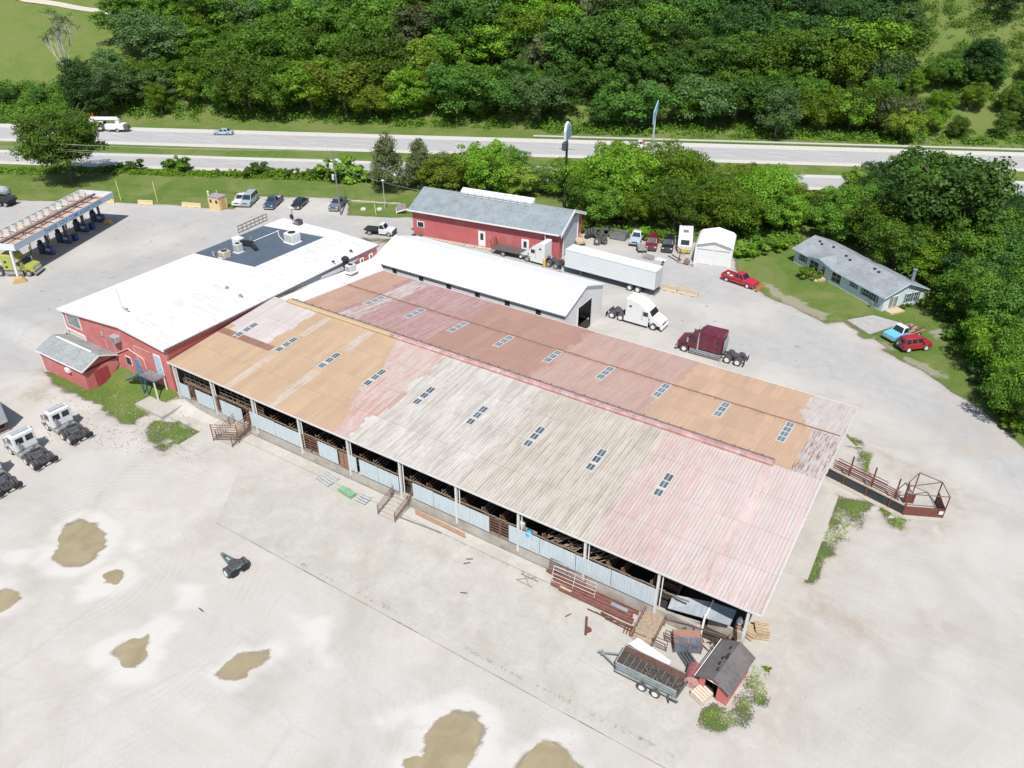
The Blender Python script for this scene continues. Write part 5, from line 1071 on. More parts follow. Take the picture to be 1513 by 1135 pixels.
def place(kind, near_rear, near_front, near_side, wb_x, halfw, label, cat, name, group=None):
    """thing whose local x points forward; wheel contacts of the side facing us are given"""
    a = G(*near_rear); b = G(*near_front); d = (b-a); an = math.atan2(d.y, d.x); n = Vector((-math.sin(an), math.cos(an), 0))
    mid = (a+b)/2 - n*near_side*halfw; t = thing(name, label, cat, (mid.x, mid.y, mid.z), an, group); return t
def place2(rear, front, label, cat, name, group=None):
    a = G(*rear); b = G(*front); d = b-a; m = (a+b)/2; return thing(name, label, cat, m, math.atan2(d.y, d.x), group)
def cabin(par, xb, xt, zb, zt_, wb, wt, mat, glz=carglass, rear_glass=True, side_split=(.5,), name='cabin'):
    (b0, b1), (t0, t1) = xb, xt; P = [(b0, -wb, zb), (b1, -wb, zb), (b1, wb, zb), (b0, wb, zb), (t0, -wt, zt_), (t1, -wt, zt_), (t1, wt, zt_), (t0, wt, zt_)]
    m = MB(); m.hexa(P); c = m.build(name, mat, par, bevel=.05); V = [Vector(p) for p in P]
    m = MB(); m.panel([V[1], V[2], V[6], V[5]], .13, .015); m.build('windshield', glz, par)
    if rear_glass: m = MB(); m.panel([V[3], V[0], V[4], V[7]], .16, .015); m.build('rear_window', glz, par)
    for s in (0, 1):
        q = [V[0], V[1], V[5], V[4]] if s == 0 else [V[2], V[3], V[7], V[6]]; cuts = [0, *side_split, 1]
        for c0, c1 in zip(cuts, cuts[1:]):
            a = q[0].lerp(q[1], c0); b = q[0].lerp(q[1], c1); c_ = q[3].lerp(q[2], c1); d = q[3].lerp(q[2], c0); m = MB(); m.panel([a, b, c_, d], .17, .012); m.build('side_window', glz, par)
    return c
def arch_profile(L, z0, pts_top, wx, r):
    """side outline: straight sill with wheel arches cut out; pts_top runs from front to rear"""
    P = [(-L/2, z0)]
    for x in wx:
        for i in range(9): a = math.pi*(1-i/8); P.append((x+math.cos(a)*r, max(z0, r*.72+math.sin(a)*r)))
    P.append((L/2, z0)); return P + pts_top
def car(t, L, W, col, top, cab, wb, r=.34, wheels_rim=None, bed=None, z0=.28, side_split=(.5,), roofmat=None, hw=None, ground=0):
    """top: body outline over the wheels front->rear; cab: (xb,xt,zb,zt)"""
    h = W/2; m = MB(); P = arch_profile(L, z0+ground, [(x, z+ground) for x, z in top], wb, r*1.16)
    m.prism(P, -h, h, 'y'); b = m.build('body', col, t, bevel=.06)
    xb, xt, zb, z1 = cab; cabin(t, xb, xt, zb+ground, z1+ground, h-.06, h-.26, roofmat or col, side_split=side_split)
    for x in wb:
        for s in (-1, 1): wheel(t, x, s*(h-.1), r, .22, s, wheels_rim)
    zf = top[0][1]+ground
    for s in (-1, 1):
        m = MB(); m.box(L/2-.03, L/2+.03, s*h*.72-.16, s*h*.72+.16, zf-.22, zf-.04); m.build('headlight', lamp_m, t); m = MB(); m.box(-L/2-.03, -L/2+.03, s*h*.8-.1, s*h*.8+.1, zf-.25, zf-.0); m.build('tail_light', red_l, t)
        m = MB(); m.box(xt[1]+.05, xt[1]+.17, s*(h+.14)-.09, s*(h+.14)+.09, zb+.05+ground, zb+.22+ground); m.bar((xt[1]+.1, s*(h-.05), zb+.1+ground), (xt[1]+.1, s*(h+.1), zb+.12+ground), .04); m.build('mirror', col, t)
    m = MB(); m.box(L/2-.02, L/2+.035, -h*.5, h*.5, zf-.26, zf-.05); m.build('grille', frame_m, t)
    m = MB(); m.box(L/2-.05, L/2+.12, -h+.02, h-.02, z0+ground, z0+ground+.2); m.build('bumper', chrome if hw != 'dark' else frame_m, t, bevel=.03); m = MB(); m.box(-L/2-.1, -L/2+.05, -h+.05, h-.05, z0+ground+.05, z0+ground+.22); m.build('bumper', chrome if hw != 'dark' else frame_m, t, bevel=.03)
    m = MB(); m.box(-L/2+.3, L/2-.3, -h+.28, h-.28, .18+ground, z0+.08+ground); m.build('underbody', frame_m, t)
    if bed: 
        x0, x1, zb_ = bed; m = MB(); m.box(x0+.06, x1-.05, -h+.12, h-.12, zb_+ground+.001, zb_+ground+.02); 
        m.build('bed_floor', frame_m if bed[2] > 0 else col, t)
        m = MB(); H2 = .38; m.box(x0, x1, -h, -h+.1, zb_+ground, zb_+ground+H2); m.box(x0, x1, h-.1, h, zb_+ground, zb_+ground+H2); m.box(x0, x0+.07, -h+.1, h-.1, zb_+ground, zb_+ground+H2); m.box(x1-.05, x1, -h+.1, h-.1, zb_+ground, zb_+ground+H2); m.build('bed', col, t)
PU = dict(top=[(2.75, .95), (1.15, 1.08), (-.55, 1.08), (-.6, .72), (-2.7, .72), (-2.75, .6)], cab=((-.55, 1.15), (-.45, .55), 1.06, 1.75), bed=(-2.72, -.6, .71), wb=(-1.75, 1.75))
SUVT = dict(top=[(2.3, .95), (1.15, 1.08), (-2.2, 1.1), (-2.3, .7)], cab=((-2.25, 1.1), (-2.05, .55), 1.08, 1.75), wb=(-1.4, 1.4))
VAN = dict(top=[(2.55, .95), (1.6, 1.12), (-2.45, 1.15), (-2.55, .7)], cab=((-2.5, 1.55), (-2.35, .75), 1.13, 1.95), wb=(-1.55, 1.6))
SED = dict(top=[(2.3, .72), (1.1, .9), (-1.5, .92), (-2.25, .88), (-2.3, .6)], cab=((-1.6, 1.1), (-1.0, .35), .9, 1.42), wb=(-1.35, 1.4))
# cars along the grass edge
C_row = [((368, 292), (350, 307), 'white pickup with a dark bed beside the small yellow booth', 'pickup', PU, 'white_car_paint', (.62, .62, .6), None),
         ((379, 291), (359.5, 310), 'silver-blue van with dark side windows in the row by the grass', 'van', VAN, 'silver_blue_paint', (.30, .36, .38), None),
         ((416, 293), (393, 314), 'navy blue pickup with a pink flag-like sheet in its bed', 'pickup', PU, 'navy_paint', (.03, .055, .10), None),
         ((452, 297), (434.5, 312), 'black sedan parked between the navy pickup and the grey pickup', 'car', SED, 'black_paint', (.012, .013, .018), None),
         ((510, 295), (489, 317), 'blue-grey pickup parked nearest the utility pole', 'pickup', PU, 'bluegrey_paint', (.13, .16, .19), None)]
for rp, fp, lb, cat, sp_, pn, pc_, _ in C_row:
    t = place2(rp, fp, lb, cat, {'van': 'parked_van', 'car': 'parked_car'}.get(cat, 'pickup_truck')); Lr = {'pickup': 5.5, 'van': 5.1, 'car': 4.6}[cat]
    car(t, Lr, 1.95 if cat != 'car' else 1.8, paint(pn, pc_), sp_['top'], sp_['cab'], sp_['wb'], bed=sp_.get('bed'), r=.37, side_split=(.33, .66) if cat == 'van' else (.5,))
    if 'navy blue' in lb: m = MB(); m.hexa([(-2.5, -.7, 1.0), (-.8, -.8, 1.05), (-.9, .7, 1.1), (-2.3, .75, 1.05), (-2.5, -.7, 1.06), (-.8, -.8, 1.12), (-.9, .7, 1.16), (-2.3, .75, 1.1)]); tag(m.build('folded_sheet', plain('pink_sheet', (.55, .38, .42), .8, var=.4, scale=2)), 'x'); o = bpy.data.objects['folded_sheet']; o.parent = None; o.matrix_world = Matrix.Translation(t.location) @ Matrix.Rotation(t.rotation_euler.z, 4, 'Z'); tag(o, 'pink and white cloth lying in the bed of the navy pickup', 'cloth')
# cars by the wood
for rp, fp, lb, cat, sp_, pn, pc_ in [((944, 348), (937, 364), 'pale blue and white old pickup facing us beside the tyre pile', 'pickup', PU, 'pale_blue_paint', (.36, .46, .52)),
        ((965, 355), (961, 374), 'maroon four wheel drive parked by the trees facing us', 'car', SUVT, 'maroon_paint', (.14, .012, .02)), ((989, 358), (984.5, 375.5), 'black four wheel drive parked by the trees facing us', 'car', SUVT, 'black_paint', (.012, .013, .018))]:
    t = place2(rp, fp, lb, cat, 'pickup_truck' if cat == 'pickup' else 'parked_car'); car(t, 5.5 if cat == 'pickup' else 4.6, 1.85, paint(pn, pc_), sp_['top'], sp_['cab'], sp_['wb'], bed=sp_.get('bed'), r=.38, roofmat=paint('white_car_paint', (.62, .62, .6)) if cat == 'pickup' else None, hw='dark')
t = place2((1012, 352), (1010, 379), 'white box camper trailer parked between the black car and the garage', 'camper', 'camper_trailer'); m = MB(); m.prism([(-3, .5), (2.6, .5), (2.7, 1.2), (2.3, 2.6), (-2.9, 2.7), (-3.1, 1.4)], -1.15, 1.15, 'y'); m.build('body', white, t, bevel=.06)
m = MB(); m.panel([(2.68, -.9, 1.3), (2.68, .9, 1.3), (2.38, .9, 2.3), (2.38, -.9, 2.3)], .25, .03); m.build('window', carglass, t); m = MB(); m.box(-.6, .3, -.4, .4, 2.66, 2.8); m.build('roof_vent', steel, t)
m = MB(); m.bar((2.6, -.7, .5), (3.9, 0, .5), .08); m.bar((2.6, .7, .5), (3.9, 0, .5), .08); m.box(2.7, 3.1, -1.0, 1.0, .35, .5); m.build('tow_frame', plain('yellow_steel', (.5, .33, .03), .6), t)
for s in (-1, 1): wheel(t, -.6, s*1.0, .34, .2, s)
# lot pickup with plough
t = place('p', (1074.4, 416.4), (1101.8, 425.6), -1, 0, .85, 'bright red pickup with a snow plough at the edge of the lawn', 'pickup', 'pickup_truck'); rp_ = paint('red_car_paint', (.42, .012, .03)); car(t, 5.4, 1.9, rp_, PU['top'], PU['cab'], PU['wb'], bed=PU['bed'], r=.38, wheels_rim=white)
m = MB(); m.bar((2.6, .3, .5), (3.5, .2, .45), .08); m.bar((2.6, -.3, .5), (3.5, -.2, .45), .08); m.hexa([(3.45, -1.2, .1), (3.55, -1.2, .1), (3.55, 1.2, .1), (3.45, 1.2, .1), (3.3, -1.2, .75), (3.4, -1.2, .75), (3.4, 1.2, .75), (3.3, 1.2, .75)]); m.build('plough_blade', plain('rusty_orange', (.40, .17, .05), .7, var=.3), t)
m = MB(); m.lathe([(.2, .72), (.22, .95)], (-2.2, .3, 0), n=12); m.box(-1.6, -1.2, -.4, 0, .73, .9); m.build('load', white, t)
# jeep
t = place('p', (1342.7, 521.3), (1365.3, 518.6), -1, 0, .8, 'red boxy off-roader with a spare wheel on its back door on the lawn', 'car', 'parked_car'); car(t, 4.1, 1.75, paint('red_jeep_paint', (.33, .015, .03)), [(2.05, .95), (.95, 1.08), (-1.95, 1.1), (-2.05, .6)], ((-1.95, .9), (-1.85, .5), 1.08, 1.72), (-1.25, 1.3), r=.42, wheels_rim=white, side_split=(.33, .66), ground=.15, hw='dark')
o = wheel(t, -2.2, 0, .36, .24, 1); o.rotation_euler = (0, 0, R_(90)); o.location = (-2.2, .2, 1.05)
# blue old flatbed truck
t = place2((1353, 492), (1313, 503.5), 'old sky-blue truck with white cab roof and junk on its bed', 'truck', 'flatbed_truck'); bp = paint('sky_blue_paint', (.14, .45, .62)); 
m = MB(); m.prism(arch_profile(2.6, .35, [(1.3, 1.0), (-.2, 1.15), (-1.3, 1.15)], (.6,), .44), -.95, .95, 'y'); o = m.build('hood', bp, t, bevel=.06); o.location = (1.5, 0, 0)
cabin(t, (.15, 1.4), (.25, 1.0), 1.1, 1.85, .9, .72, white, side_split=()); 
m = MB(); m.box(-2.8, .1, -.45, -.3, .55, .7); m.box(-2.8, .1, .3, .45, .55, .7); m.build('chassis_frame', frame_m, t)
m = MB(); m.box(-2.8, .1, -1.05, 1.05, .75, .82); m.bar((-2.8, -1.05, .9), (.1, -1.05, .9), .1); m.bar((-2.8, 1.05, .9), (.1, 1.05, .9), .1); m.build('flatbed', wood, t)
m = MB(); q = random.Random(2)
for i in range(14): a = Vector((q.uniform(-2.5, -.3), q.uniform(-.8, .8), q.uniform(.85, 1.2))); m.bar(a, a+Vector((q.uniform(-1, 1), q.uniform(-.5, .5), q.uniform(0, .35))), .09)
m.build('scrap_load', rust, t); m = MB(); m.box(2.75, 2.9, -.95, .95, .4, .6); m.build('bumper', chrome, t)
for x, s in ((2.1, 1), (2.1, -1), (-1.8, 1), (-1.8, -1)): wheel(t, x, s*.85, .4, .24, s)
# white flatbed pickup near the restaurant
t = place('p', (546.8, 347), (571.7, 349.3), -1, 0, .8, 'white pickup with a black flatbed on the gravel left of the red workshop', 'pickup', 'flatbed_truck'); wp_ = paint('white_car_paint', (.62, .62, .6))
m = MB(); m.prism(arch_profile(2.5, .35, [(1.25, 1.05), (-.1, 1.2), (-1.25, 1.2)], (.55,), .44), -.95, .95, 'y'); o = m.build('hood', wp_, t, bevel=.06); o.location = (1.35, 0, 0); cabin(t, (.15, 1.3), (.25, .9), 1.18, 1.95, .9, .72, wp_, side_split=())
m = MB(); m.box(-2.6, .05, -1.05, 1.05, .85, .95); m.box(-.05, .05, -1.0, 1.0, .95, 1.5); m.build('flatbed', black, t); m = MB(); m.box(-2.5, .2, -.4, .4, .5, .75); m.build('chassis_frame', frame_m, t); m = MB(); m.box(2.55, 2.75, -.95, .95, .4, .95); m.build('push_bar', frame_m, t)
for x, s in ((1.9, 1), (1.9, -1), (-1.6, 1), (-1.6, -1)): wheel(t, x, s*.85, .4, .24, s)
# highway traffic
t = place('p', (337.5, 200.3), (320.2, 200.2), 1, 0, .8, 'small silver-blue car driving on the far highway', 'car', 'car'); car(t, 4.5, 1.8, paint('light_silver_blue', (.34, .44, .48)), SED['top'], SED['cab'], SED['wb'])
t = place('p', (953, 221.2), (936, 219.5), 1, 0, .85, 'white pickup on the far highway partly hidden by treetops', 'pickup', 'pickup_truck'); car(t, 5.5, 1.95, wp_, PU['top'], PU['cab'], PU['wb'], bed=PU['bed'], r=.38); m = MB(); m.box(-.95, -.7, -.6, .6, 1.1, 1.5); m.build('orange_rack', plain('orange', (.6, .18, .08)), t)
t = place('p', (173.7, 195.9), (146.7, 195.4), 1, 0, 1.0, 'white utility bucket truck with its boom folded, on the far highway', 'truck', 'bucket_truck'); m = MB(); m.prism(arch_profile(2.4, .6, [(1.2, 1.3), (-.2, 1.55), (-1.2, 1.55)], (.2,), .52), -1.05, 1.05, 'y'); o = m.build('hood', wp_, t, bevel=.08); o.location = (2.6, 0, 0)
cabin(t, (.8, 2.4), (.9, 1.9), 1.5, 2.5, 1.0, .85, wp_, side_split=()); m = MB(); m.prism(arch_profile(4.6, .7, [(2.3, 1.9), (-2.3, 1.9)], (-.6,), .58), -1.15, 1.15, 'y'); o = m.build('service_body', white, t, bevel=.04); o.location = (-1.8, 0, 0)
m = MB(); m.box(-2.9, -2.0, -.45, .45, 1.9, 3.1); m.build('boom_turret', white, t, bevel=.05); m = MB(); m.bar((-2.6, 0, 3.25), (4.0, 0, 3.2), .42, .42); m.bar((-2.6, .45, 3.0), (2.9, .45, 2.95), .3, .3); m.build('boom', white, t); m = MB(); m.box(3.3, 4.1, .2, .9, 2.3, 3.1); m.build('bucket', white, t, bevel=.05)
m = MB(); m.box(-5.0, -4.1, -.9, .9, .7, .85); m.box(-4.9, -4.3, -.7, .7, .85, 1.6); m.build('rear_tools', plain('brown_gear', (.15, .10, .08)), t)
for x, s in ((2.75, 1), (2.75, -1), (-2.4, 1), (-2.4, -1)): wheel(t, x, s*.95, .48, .28, s)
m = MB(); m.box(3.2, 3.6, -.2, .2, 3.4, 3.95); m.lathe([(.16, 3.95), (.1, 4.3)], (3.4, 0, 0), n=8); o = m.build('red_tool_box', plain('hydrant_red', (.5, .03, .02)), t); o.name = 'hot_stick_box'
# ---------------- road tractors
def tractor(t, pm_, kind, stack=False, day=False, Lw=3.9, rims=None, tank=True):
    """nose at +x. steering axle at x=Lw, drive axles round x=0"""
    m = MB(); m.box(-1.45, Lw+.6, -.45, -.33, .65, .9); m.box(-1.45, Lw+.6, .33, .45, .65, .9)
    for x in (-1.4, -.65, .65, 1.6): m.box(x-.06, x+.06, -.33, .33, .66, .88)
    m.build('chassis_frame', frame_m, t)
    for x in (-.66, .66):
        for s in (-1, 1): wheel(t, x, s*.98, .5, .26, s, rims, dual=True)
    for s in (-1, 1): wheel(t, Lw, s*.98, .5, .28, s, rims)
    m = MB(); m.lathe([(.52, .92), (.55, .99), (.5, 1.02)], (0, 0, 0), n=16); m.box(-.55, .2, -.5, .5, .9, .95); m.build('fifth_wheel', frame_m, t)
    m = MB()
    for x in (-.66, .66): m.tube((x, -.8, .5), (x, .8, .5), .13); m.lathe([(.28, .3), (.3, .5), (.28, .7)], (x, 0, 0), n=10)
    m.build('axle', frame_m, t)
    for s in (-1, 1): m = MB(); m.box(-1.5, -1.45, s*.9-.3, s*.9+.3, .25, .8); m.build('mud_flap', black, t)
    cb = Lw-1.75 if not day else Lw-2.1   # cab back of doors
    rear = (1.7 if kind != 'day' else cb)
    if kind == 'day':
        m = MB(); m.prism([(cb, .95), (cb+1.75, .95), (cb+1.75, 1.75), (cb+1.25, 2.65), (cb+.9, 2.85), (cb, 2.85)], -1.12, 1.12, 'y'); m.build('cab', pm_, t, bevel=.1)
        m = MB(); m.panel([(cb+1.78, -1.0, 1.82), (cb+1.78, 1.0, 1.82), (cb+1.3, .9, 2.58), (cb+1.3, -.9, 2.58)], .06, .03); m.build('windshield', carglass, t)
        for s in (-1, 1):
            m = MB(); m.box(cb-.03, cb+.02, s*.5-.36, s*.5+.36, 1.85, 2.5); m.build('rear_window', carglass, t); m = MB(); m.hexa([(cb+.45, s*1.1, 1.75), (cb+1.45, s*1.1, 1.75), (cb+1.45, s*1.14, 1.75), (cb+.45, s*1.14, 1.75), (cb+.45, s*1.1, 2.45), (cb+1.2, s*1.1, 2.45), (cb+1.2, s*1.14, 2.45), (cb+.45, s*1.14, 2.45)]); m.build('side_window', carglass, t)
        m = MB(); m.hexa([(cb+.05, -.85, 2.85), (cb+.35, -.85, 2.85), (cb+.35, .85, 2.85), (cb+.05, .85, 2.85), (cb-.15, -.8, 3.2), (cb-.05, -.8, 3.2), (cb-.05, .8, 3.2), (cb-.15, .8, 3.2)]) if False else m.hexa([(cb+.3, -.9, 2.86), (cb+1.0, -.9, 2.86), (cb+1.0, .9, 2.86), (cb+.3, .9, 2.86), (cb+.25, -.85, 2.98), (cb+.9, -.85, 2.98), (cb+.9, .85, 2.98), (cb+.25, .85, 2.98)]); m.build('roof_visor', plain('grey_visor', (.35, .37, .38), .4), t)
        hz = 1.75; hx0 = cb+1.75
    else:
        P = [(1.35, 1.0), (cb+.1, 1.0), (cb+1.5, 1.0), (cb+1.5, 1.85), (cb+1.0, 2.6), (cb+.55, 2.95), (cb-.2, 3.45), (2.2, 3.75), (1.35, 3.8)] if kind == 'aero' else [(1.5, 1.0), (cb+1.5, 1.0), (cb+1.5, 1.85), (cb+.95, 2.5), (cb+.5, 2.65), (cb+.25, 3.1), (cb-.35, 3.5), (1.5, 3.55)]
        m = MB(); m.prism(P, -1.2, 1.2, 'y'); m.build('cab', pm_, t, bevel=.14)
        m = MB(); m.panel([(cb+1.53, -1.1, 1.9), (cb+1.53, 1.1, 1.9), (cb+1.03, 1.0, 2.55), (cb+1.03, -1.0, 2.55)], .05, .04); m.build('windshield', carglass, t)
        for s in (-1, 1):
            y0, y1 = (s*1.2, s*1.225) if s > 0 else (s*1.225, s*1.2)
            m = MB(); m.box(cb+.25, cb+.95, y0, y1, 1.8, 2.4); m.build('side_window', carglass, t); m = MB(); m.box(1.9, 2.3, y0, y1, 2.25 if kind != 'aero' else 2.6, 2.6 if kind != 'aero' else 2.85); m.build('sleeper_window', carglass, t)
            if kind != 'aero': m = MB(); m.box(1.9, 2.3, y0, y1, 1.45, 1.75); m.build('sleeper_window', carglass, t)
            m = MB(); m.box(cb+.12, cb+.15, y0, y1, 1.05, 2.5); m.build('door_seam', frame_m, t)
        m = MB(); m.box(1.3 if kind != 'aero' else 1.15, 1.36, -.9, .9, 1.1, 2.9) if kind != 'aero' else m.box(1.3, 1.36, -.3, .3, 1.1, 1.5); m.build('rear_panel', rim_m, t)
        hz = 1.9; hx0 = cb+1.5
    hx1 = Lw+.95 if kind != 'day' else Lw+.8
    ztop0, ztop1 = hz, (1.35 if kind == 'aero' else 1.62)
    prof = [(hx0, .75)]+[(Lw+math.cos(math.pi*(1-i/8))*.6, max(.75, .5+math.sin(math.pi*i/8)*.62)) for i in range(9)]+[(hx1+(.25 if kind == 'aero' else 0), .75), (hx1+(.2 if kind == 'aero' else 0), ztop1-.2), (hx1-.15, ztop1), (hx0, ztop0)]
    m = MB(); m.prism(prof, -1.08, 1.08, 'y'); m.build('hood', pm_, t, bevel=.14)
    xg = hx1+(.2 if kind == 'aero' else 0); m = MB(); m.box(xg, xg+.05, -.55, .55, .8, ztop1-.3); m.build('grille', chrome if kind != 'aero' else frame_m, t)
    m = MB(); m.box(xg-.1, xg+.25, -1.15, 1.15, .38, .75); m.build('bumper', chrome if kind != 'aero' else pm_, t, bevel=.06)
    for s in (-1, 1):
        m = MB(); m.box(xg-.12, xg+.06, s*.86-.17, s*.86+.17, .85, 1.15); m.build('headlight', lamp_m, t)
        m = MB(); m.box(Lw-.55, Lw-.35, s*1.38-.09, s*1.38+.09, 1.75, 2.35); m.bar((Lw-.45, s*1.1, 2.3), (Lw-.45, s*1.35, 2.3), .04); m.build('mirror', pm_ if kind == 'aero' else chrome, t)
        if tank:
            if kind == 'aero': m = MB(); m.box(1.25, Lw-.7, s*1.15-.06, s*1.15+.06, .4, 1.05); m.build('side_fairing', pm_, t)
            elif kind == 'day': m = MB(); m.tube((.0+1.35, s*.88, .62), (Lw-.75, s*.88, .62), .27, n=12); m.build('fuel_tank', plain('tank_alloy', (.35, .35, .34), .4, .4), t)
            else: m = MB(); m.tube((1.5, s*.88, .62), (Lw-.75, s*.88, .62), .32, n=14); m.build('fuel_tank', chrome, t); m = MB(); m.box(1.3, Lw-.65, s*1.2-.04, s*1.2+.04, .3, .38); m.build('side_step', chrome, t)
        if stack: m = MB(); m.tube((cb-.05, s*1.32, .9), (cb-.05, s*1.32, 2.6), .11, n=10); m.tube((cb-.05, s*1.32, 2.6), (cb-.05, s*1.32, 3.4), .07, n=10); m.build('exhaust_stack', chrome, t)
    if kind == 'day':
        m = MB(); m.tube((cb-.25, .75, .9), (cb-.25, .75, 2.2), .1); m.build('exhaust_stack', chrome, t); m = MB(); m.box(cb-.75, cb-.1, -.8, .8, .9, 1.05); m.box(cb-.5, cb-.3, -.6, -.3, 1.05, 1.35); m.build('deck_plate', steel, t)
        m = MB(); m.tube((.3, -.5, 1.0), (.8, .5, 1.0), .12); m.tube((.2, .3, .95), (1.2, .6, .95), .12); m.box(.9, 1.3, -.4, .1, .9, 1.15); m.build('air_tank', frame_m, t)
    if stack: m = MB(); m.bar((cb+.3, .6, 3.4), (cb+.1, .6, 4.1), .05); m.build('aerial', steel, t)
whp = paint('white_truck_paint', (.66, .66, .65)); mar = paint('burgundy_paint', (.115, .006, .022)); yel = paint('yellow_green_paint', (.34, .36, .07))
def tloc(rear_axle_mid, front, near_side, Lw): 
    a = G(*rear_axle_mid); b = G(*front); d = b-a; an = math.atan2(d.y, d.x); n = Vector((-math.sin(an), math.cos(an), 0)); c = a - n*near_side*1.1; return c, an, d.length
c, an, L1 = tloc((1080.2, 539.3), (1009.6, 519.8), 1, 0); t = thing('semi_tractor', 'burgundy long-nose semi tractor with chrome stacks behind the barn', 'truck', c, an); tractor(t, mar, 'conv', stack=True, Lw=L1, rims=white); print('L1', L1)
c, an, L1 = tloc((909.5, 472.6), (963.7, 488.2), -1, 0); t = thing('semi_tractor', 'white aerodynamic semi tractor parked at the workshop gable, facing right', 'truck', c, an); tractor(t, whp, 'aero', Lw=L1, rims=white); print('L2', L1)
a = G(816, 396); t = thing('semi_tractor', 'white semi tractor half hidden between the white workshop and red workshop, facing left', 'truck', (a.x, a.y+.9, 0), R_(179)); tractor(t, whp, 'aero', Lw=4.6)
# under the canopy: axis square to the bumper
b0 = G(52.5, 410.5); b1 = G(67, 399); ax = (b1-b0); an = math.atan2(ax.y, ax.x)-math.pi/2; c = (b0+b1)/2; d = Vector((math.cos(an), math.sin(an), 0)); t = thing('semi_tractor', 'yellow-green long-nose semi tractor standing under the fuel canopy', 'truck', c-d*6.1, an); tractor(t, yel, 'conv', stack=True, Lw=5.0)
DC = [((115, 648), (90, 625.5), 'white day cab tractor nearest the red shed, first of the three at left'), ((64, 686), (37, 662), 'white day cab tractor in the middle of the three at the left edge'), ((10, 722.5), (-18, 698), 'white day cab tractor cut by the left edge, only rear wheels showing')]
proto = None
p_rl = G(101.8, 655.3); p_rr = G(129.5, 641.5); dv = p_rl-p_rr; an0 = math.atan2(dv.y, dv.x)-math.pi/2; print('axle w', dv.length)
for i, (off, lb) in enumerate((((0, 0), DC[0][2]), ((-52.9, 36.5), DC[1][2]), ((-107, 75.5), DC[2][2]))):
    a = G(115.5+off[0], 648.5+off[1]); d = Vector((math.cos(an0), math.sin(an0), 0)); c = a+d*.35
    if i == 0: proto = thing('day_cab_tractor', lb, 'truck', c, an0, 'white day cab tractors in the gravel lot'); tractor(proto, paint('white_truck_paint', (.66, .66, .65)), 'day', Lw=3.7, rims=white)
    else: bpy.context.view_layer.update(); dup(proto, c, an0, lb)
# ---------------- trailers
tc0 = G(975.5, 437.5); ta = math.atan2(*(G(848, 402)-G(942, 436)).yx); ta = R_(180-1)
t = thing('box_trailer', 'silver ribbed box trailer parked across the back of the lot', 'trailer', (-32.2, 55.2, 0), R_(178.6)); Lt = 15.0; rib = ribbed('silver_trailer_side', (.64, .67, .67), .42, 2, rough=.45, var=.06, depth=.015, metal=.0, streak=.12)
m = MB(); m.box(0, Lt, -2.5, 0, 1.15, 3.95); m.build('body', rib, t, bevel=.03); m = MB(); m.box(-.02, Lt+.02, -2.52, .02, 3.95, 4.02)
for i in range(24): m.box(.4+i*.6, .55+i*.6, -2.4, -.4, 4.02, 4.05)
m.build('roof', plain('trailer_roof', (.60, .62, .60), .5, var=.15), t); m = MB(); m.box(-.05, -.0, -2.45, -.05, 1.2, 3.9); m.box(-.08, -.05, -1.27, -1.23, 1.2, 3.9); m.build('rear_door', plain('trailer_door', (.50, .50, .49), .5), t)
m = MB(); m.box(.3, Lt-.3, -1.7, -.8, .95, 1.15); m.bar((-.03, -2.3, .55), (-.03, -.2, .55), .12); m.bar((0, -.5, .55), (0, -.5, 1.15), .08); m.bar((0, -2., .55), (0, -2., 1.15), .08); m.build('underframe', frame_m, t)
for x in (2.6, 3.9):
    for y, s in ((-.15, 1), (-2.35, -1)): wheel(t, x, y, .5, .26, s, white, dual=True)
for y in (-.5, -2.): m = MB(); m.bar((Lt-2.6, y, 1.15), (Lt-2.6, y, .05), .12); m.box(Lt-2.75, Lt-2.45, y-.15, y+.15, 0, .05); m.build('landing_leg', steel, t)
m = MB(); m.box(1.5, 4.2, 1.0, 1.5, -.0, .02); 
a = G(18.5, 636); b = G(7, 606); t = thing('box_trailer', 'old greenish-white box trailer cut by the left edge beside the day cabs', 'trailer', (a.x-.1, a.y, a.z), an0); dirty = plain('dirty_white', (.42, .46, .44), .6, var=.2, scale=.8, dirt=((.3, .27, .2), .5))
m = MB(); m.box(0, 9, 0, 2.5, 1.15, 3.9); m.build('body', dirty, t, bevel=.03); m = MB(); m.box(.2, 8.8, .8, 1.7, .9, 1.15); m.box(-.05, 0.05, .1, 2.4, .5, .62); m.bar((0, .4, .6), (0, .4, 1.15), .1); m.bar((0, 2.1, .6), (0, 2.1, 1.15), .1); m.build('underframe', rust, t)
m = MB(); m.box(-.04, 0, .1, 2.4, 1.2, 3.8); m.box(-.07, -.04, 1.23, 1.27, 1.2, 3.8); m.build('rear_door', dirty, t)
for x in (1.5, 2.8):
    for y, s in ((2.4, 1), (.1, -1)): wheel(t, x, y, .5, .26, s, dual=True)
# flatbed with stakes by the red workshop
t = place2((737, 374), (777, 382), 'dark flatbed trailer with an upright end rack by the red workshop', 'trailer', 'flatbed_trailer'); m = MB(); m.box(-3.2, 3.2, -1.1, 1.1, .95, 1.05); 
for i in range(12): m.box(-3.1+i*.55, -3.06+i*.55, -1.08, 1.08, 1.05, 1.07)
m.build('deck', plain('dark_planks', (.10, .09, .085), .8, var=.3), t); m = MB(); m.box(-3.2, 3.2, -.5, -.4, .7, .95); m.box(-3.2, 3.2, .4, .5, .7, .95); m.build('frame', frame_m, t); m = MB(); m.bar((-3.1, -1, 1), (-3.5, -1, 2.3), .08); m.bar((-3.1, 1, 1), (-3.5, 1, 2.3), .08)
for z in (1.4, 1.8, 2.2): m.bar((-3.2-(z-1)*.3, -1, z), (-3.2-(z-1)*.3, 1, z), .06)
m.build('end_rack', rust, t)
for x in (-1.2,):
    for s in (-1, 1): wheel(t, x, s*.9, .42, .25, s)
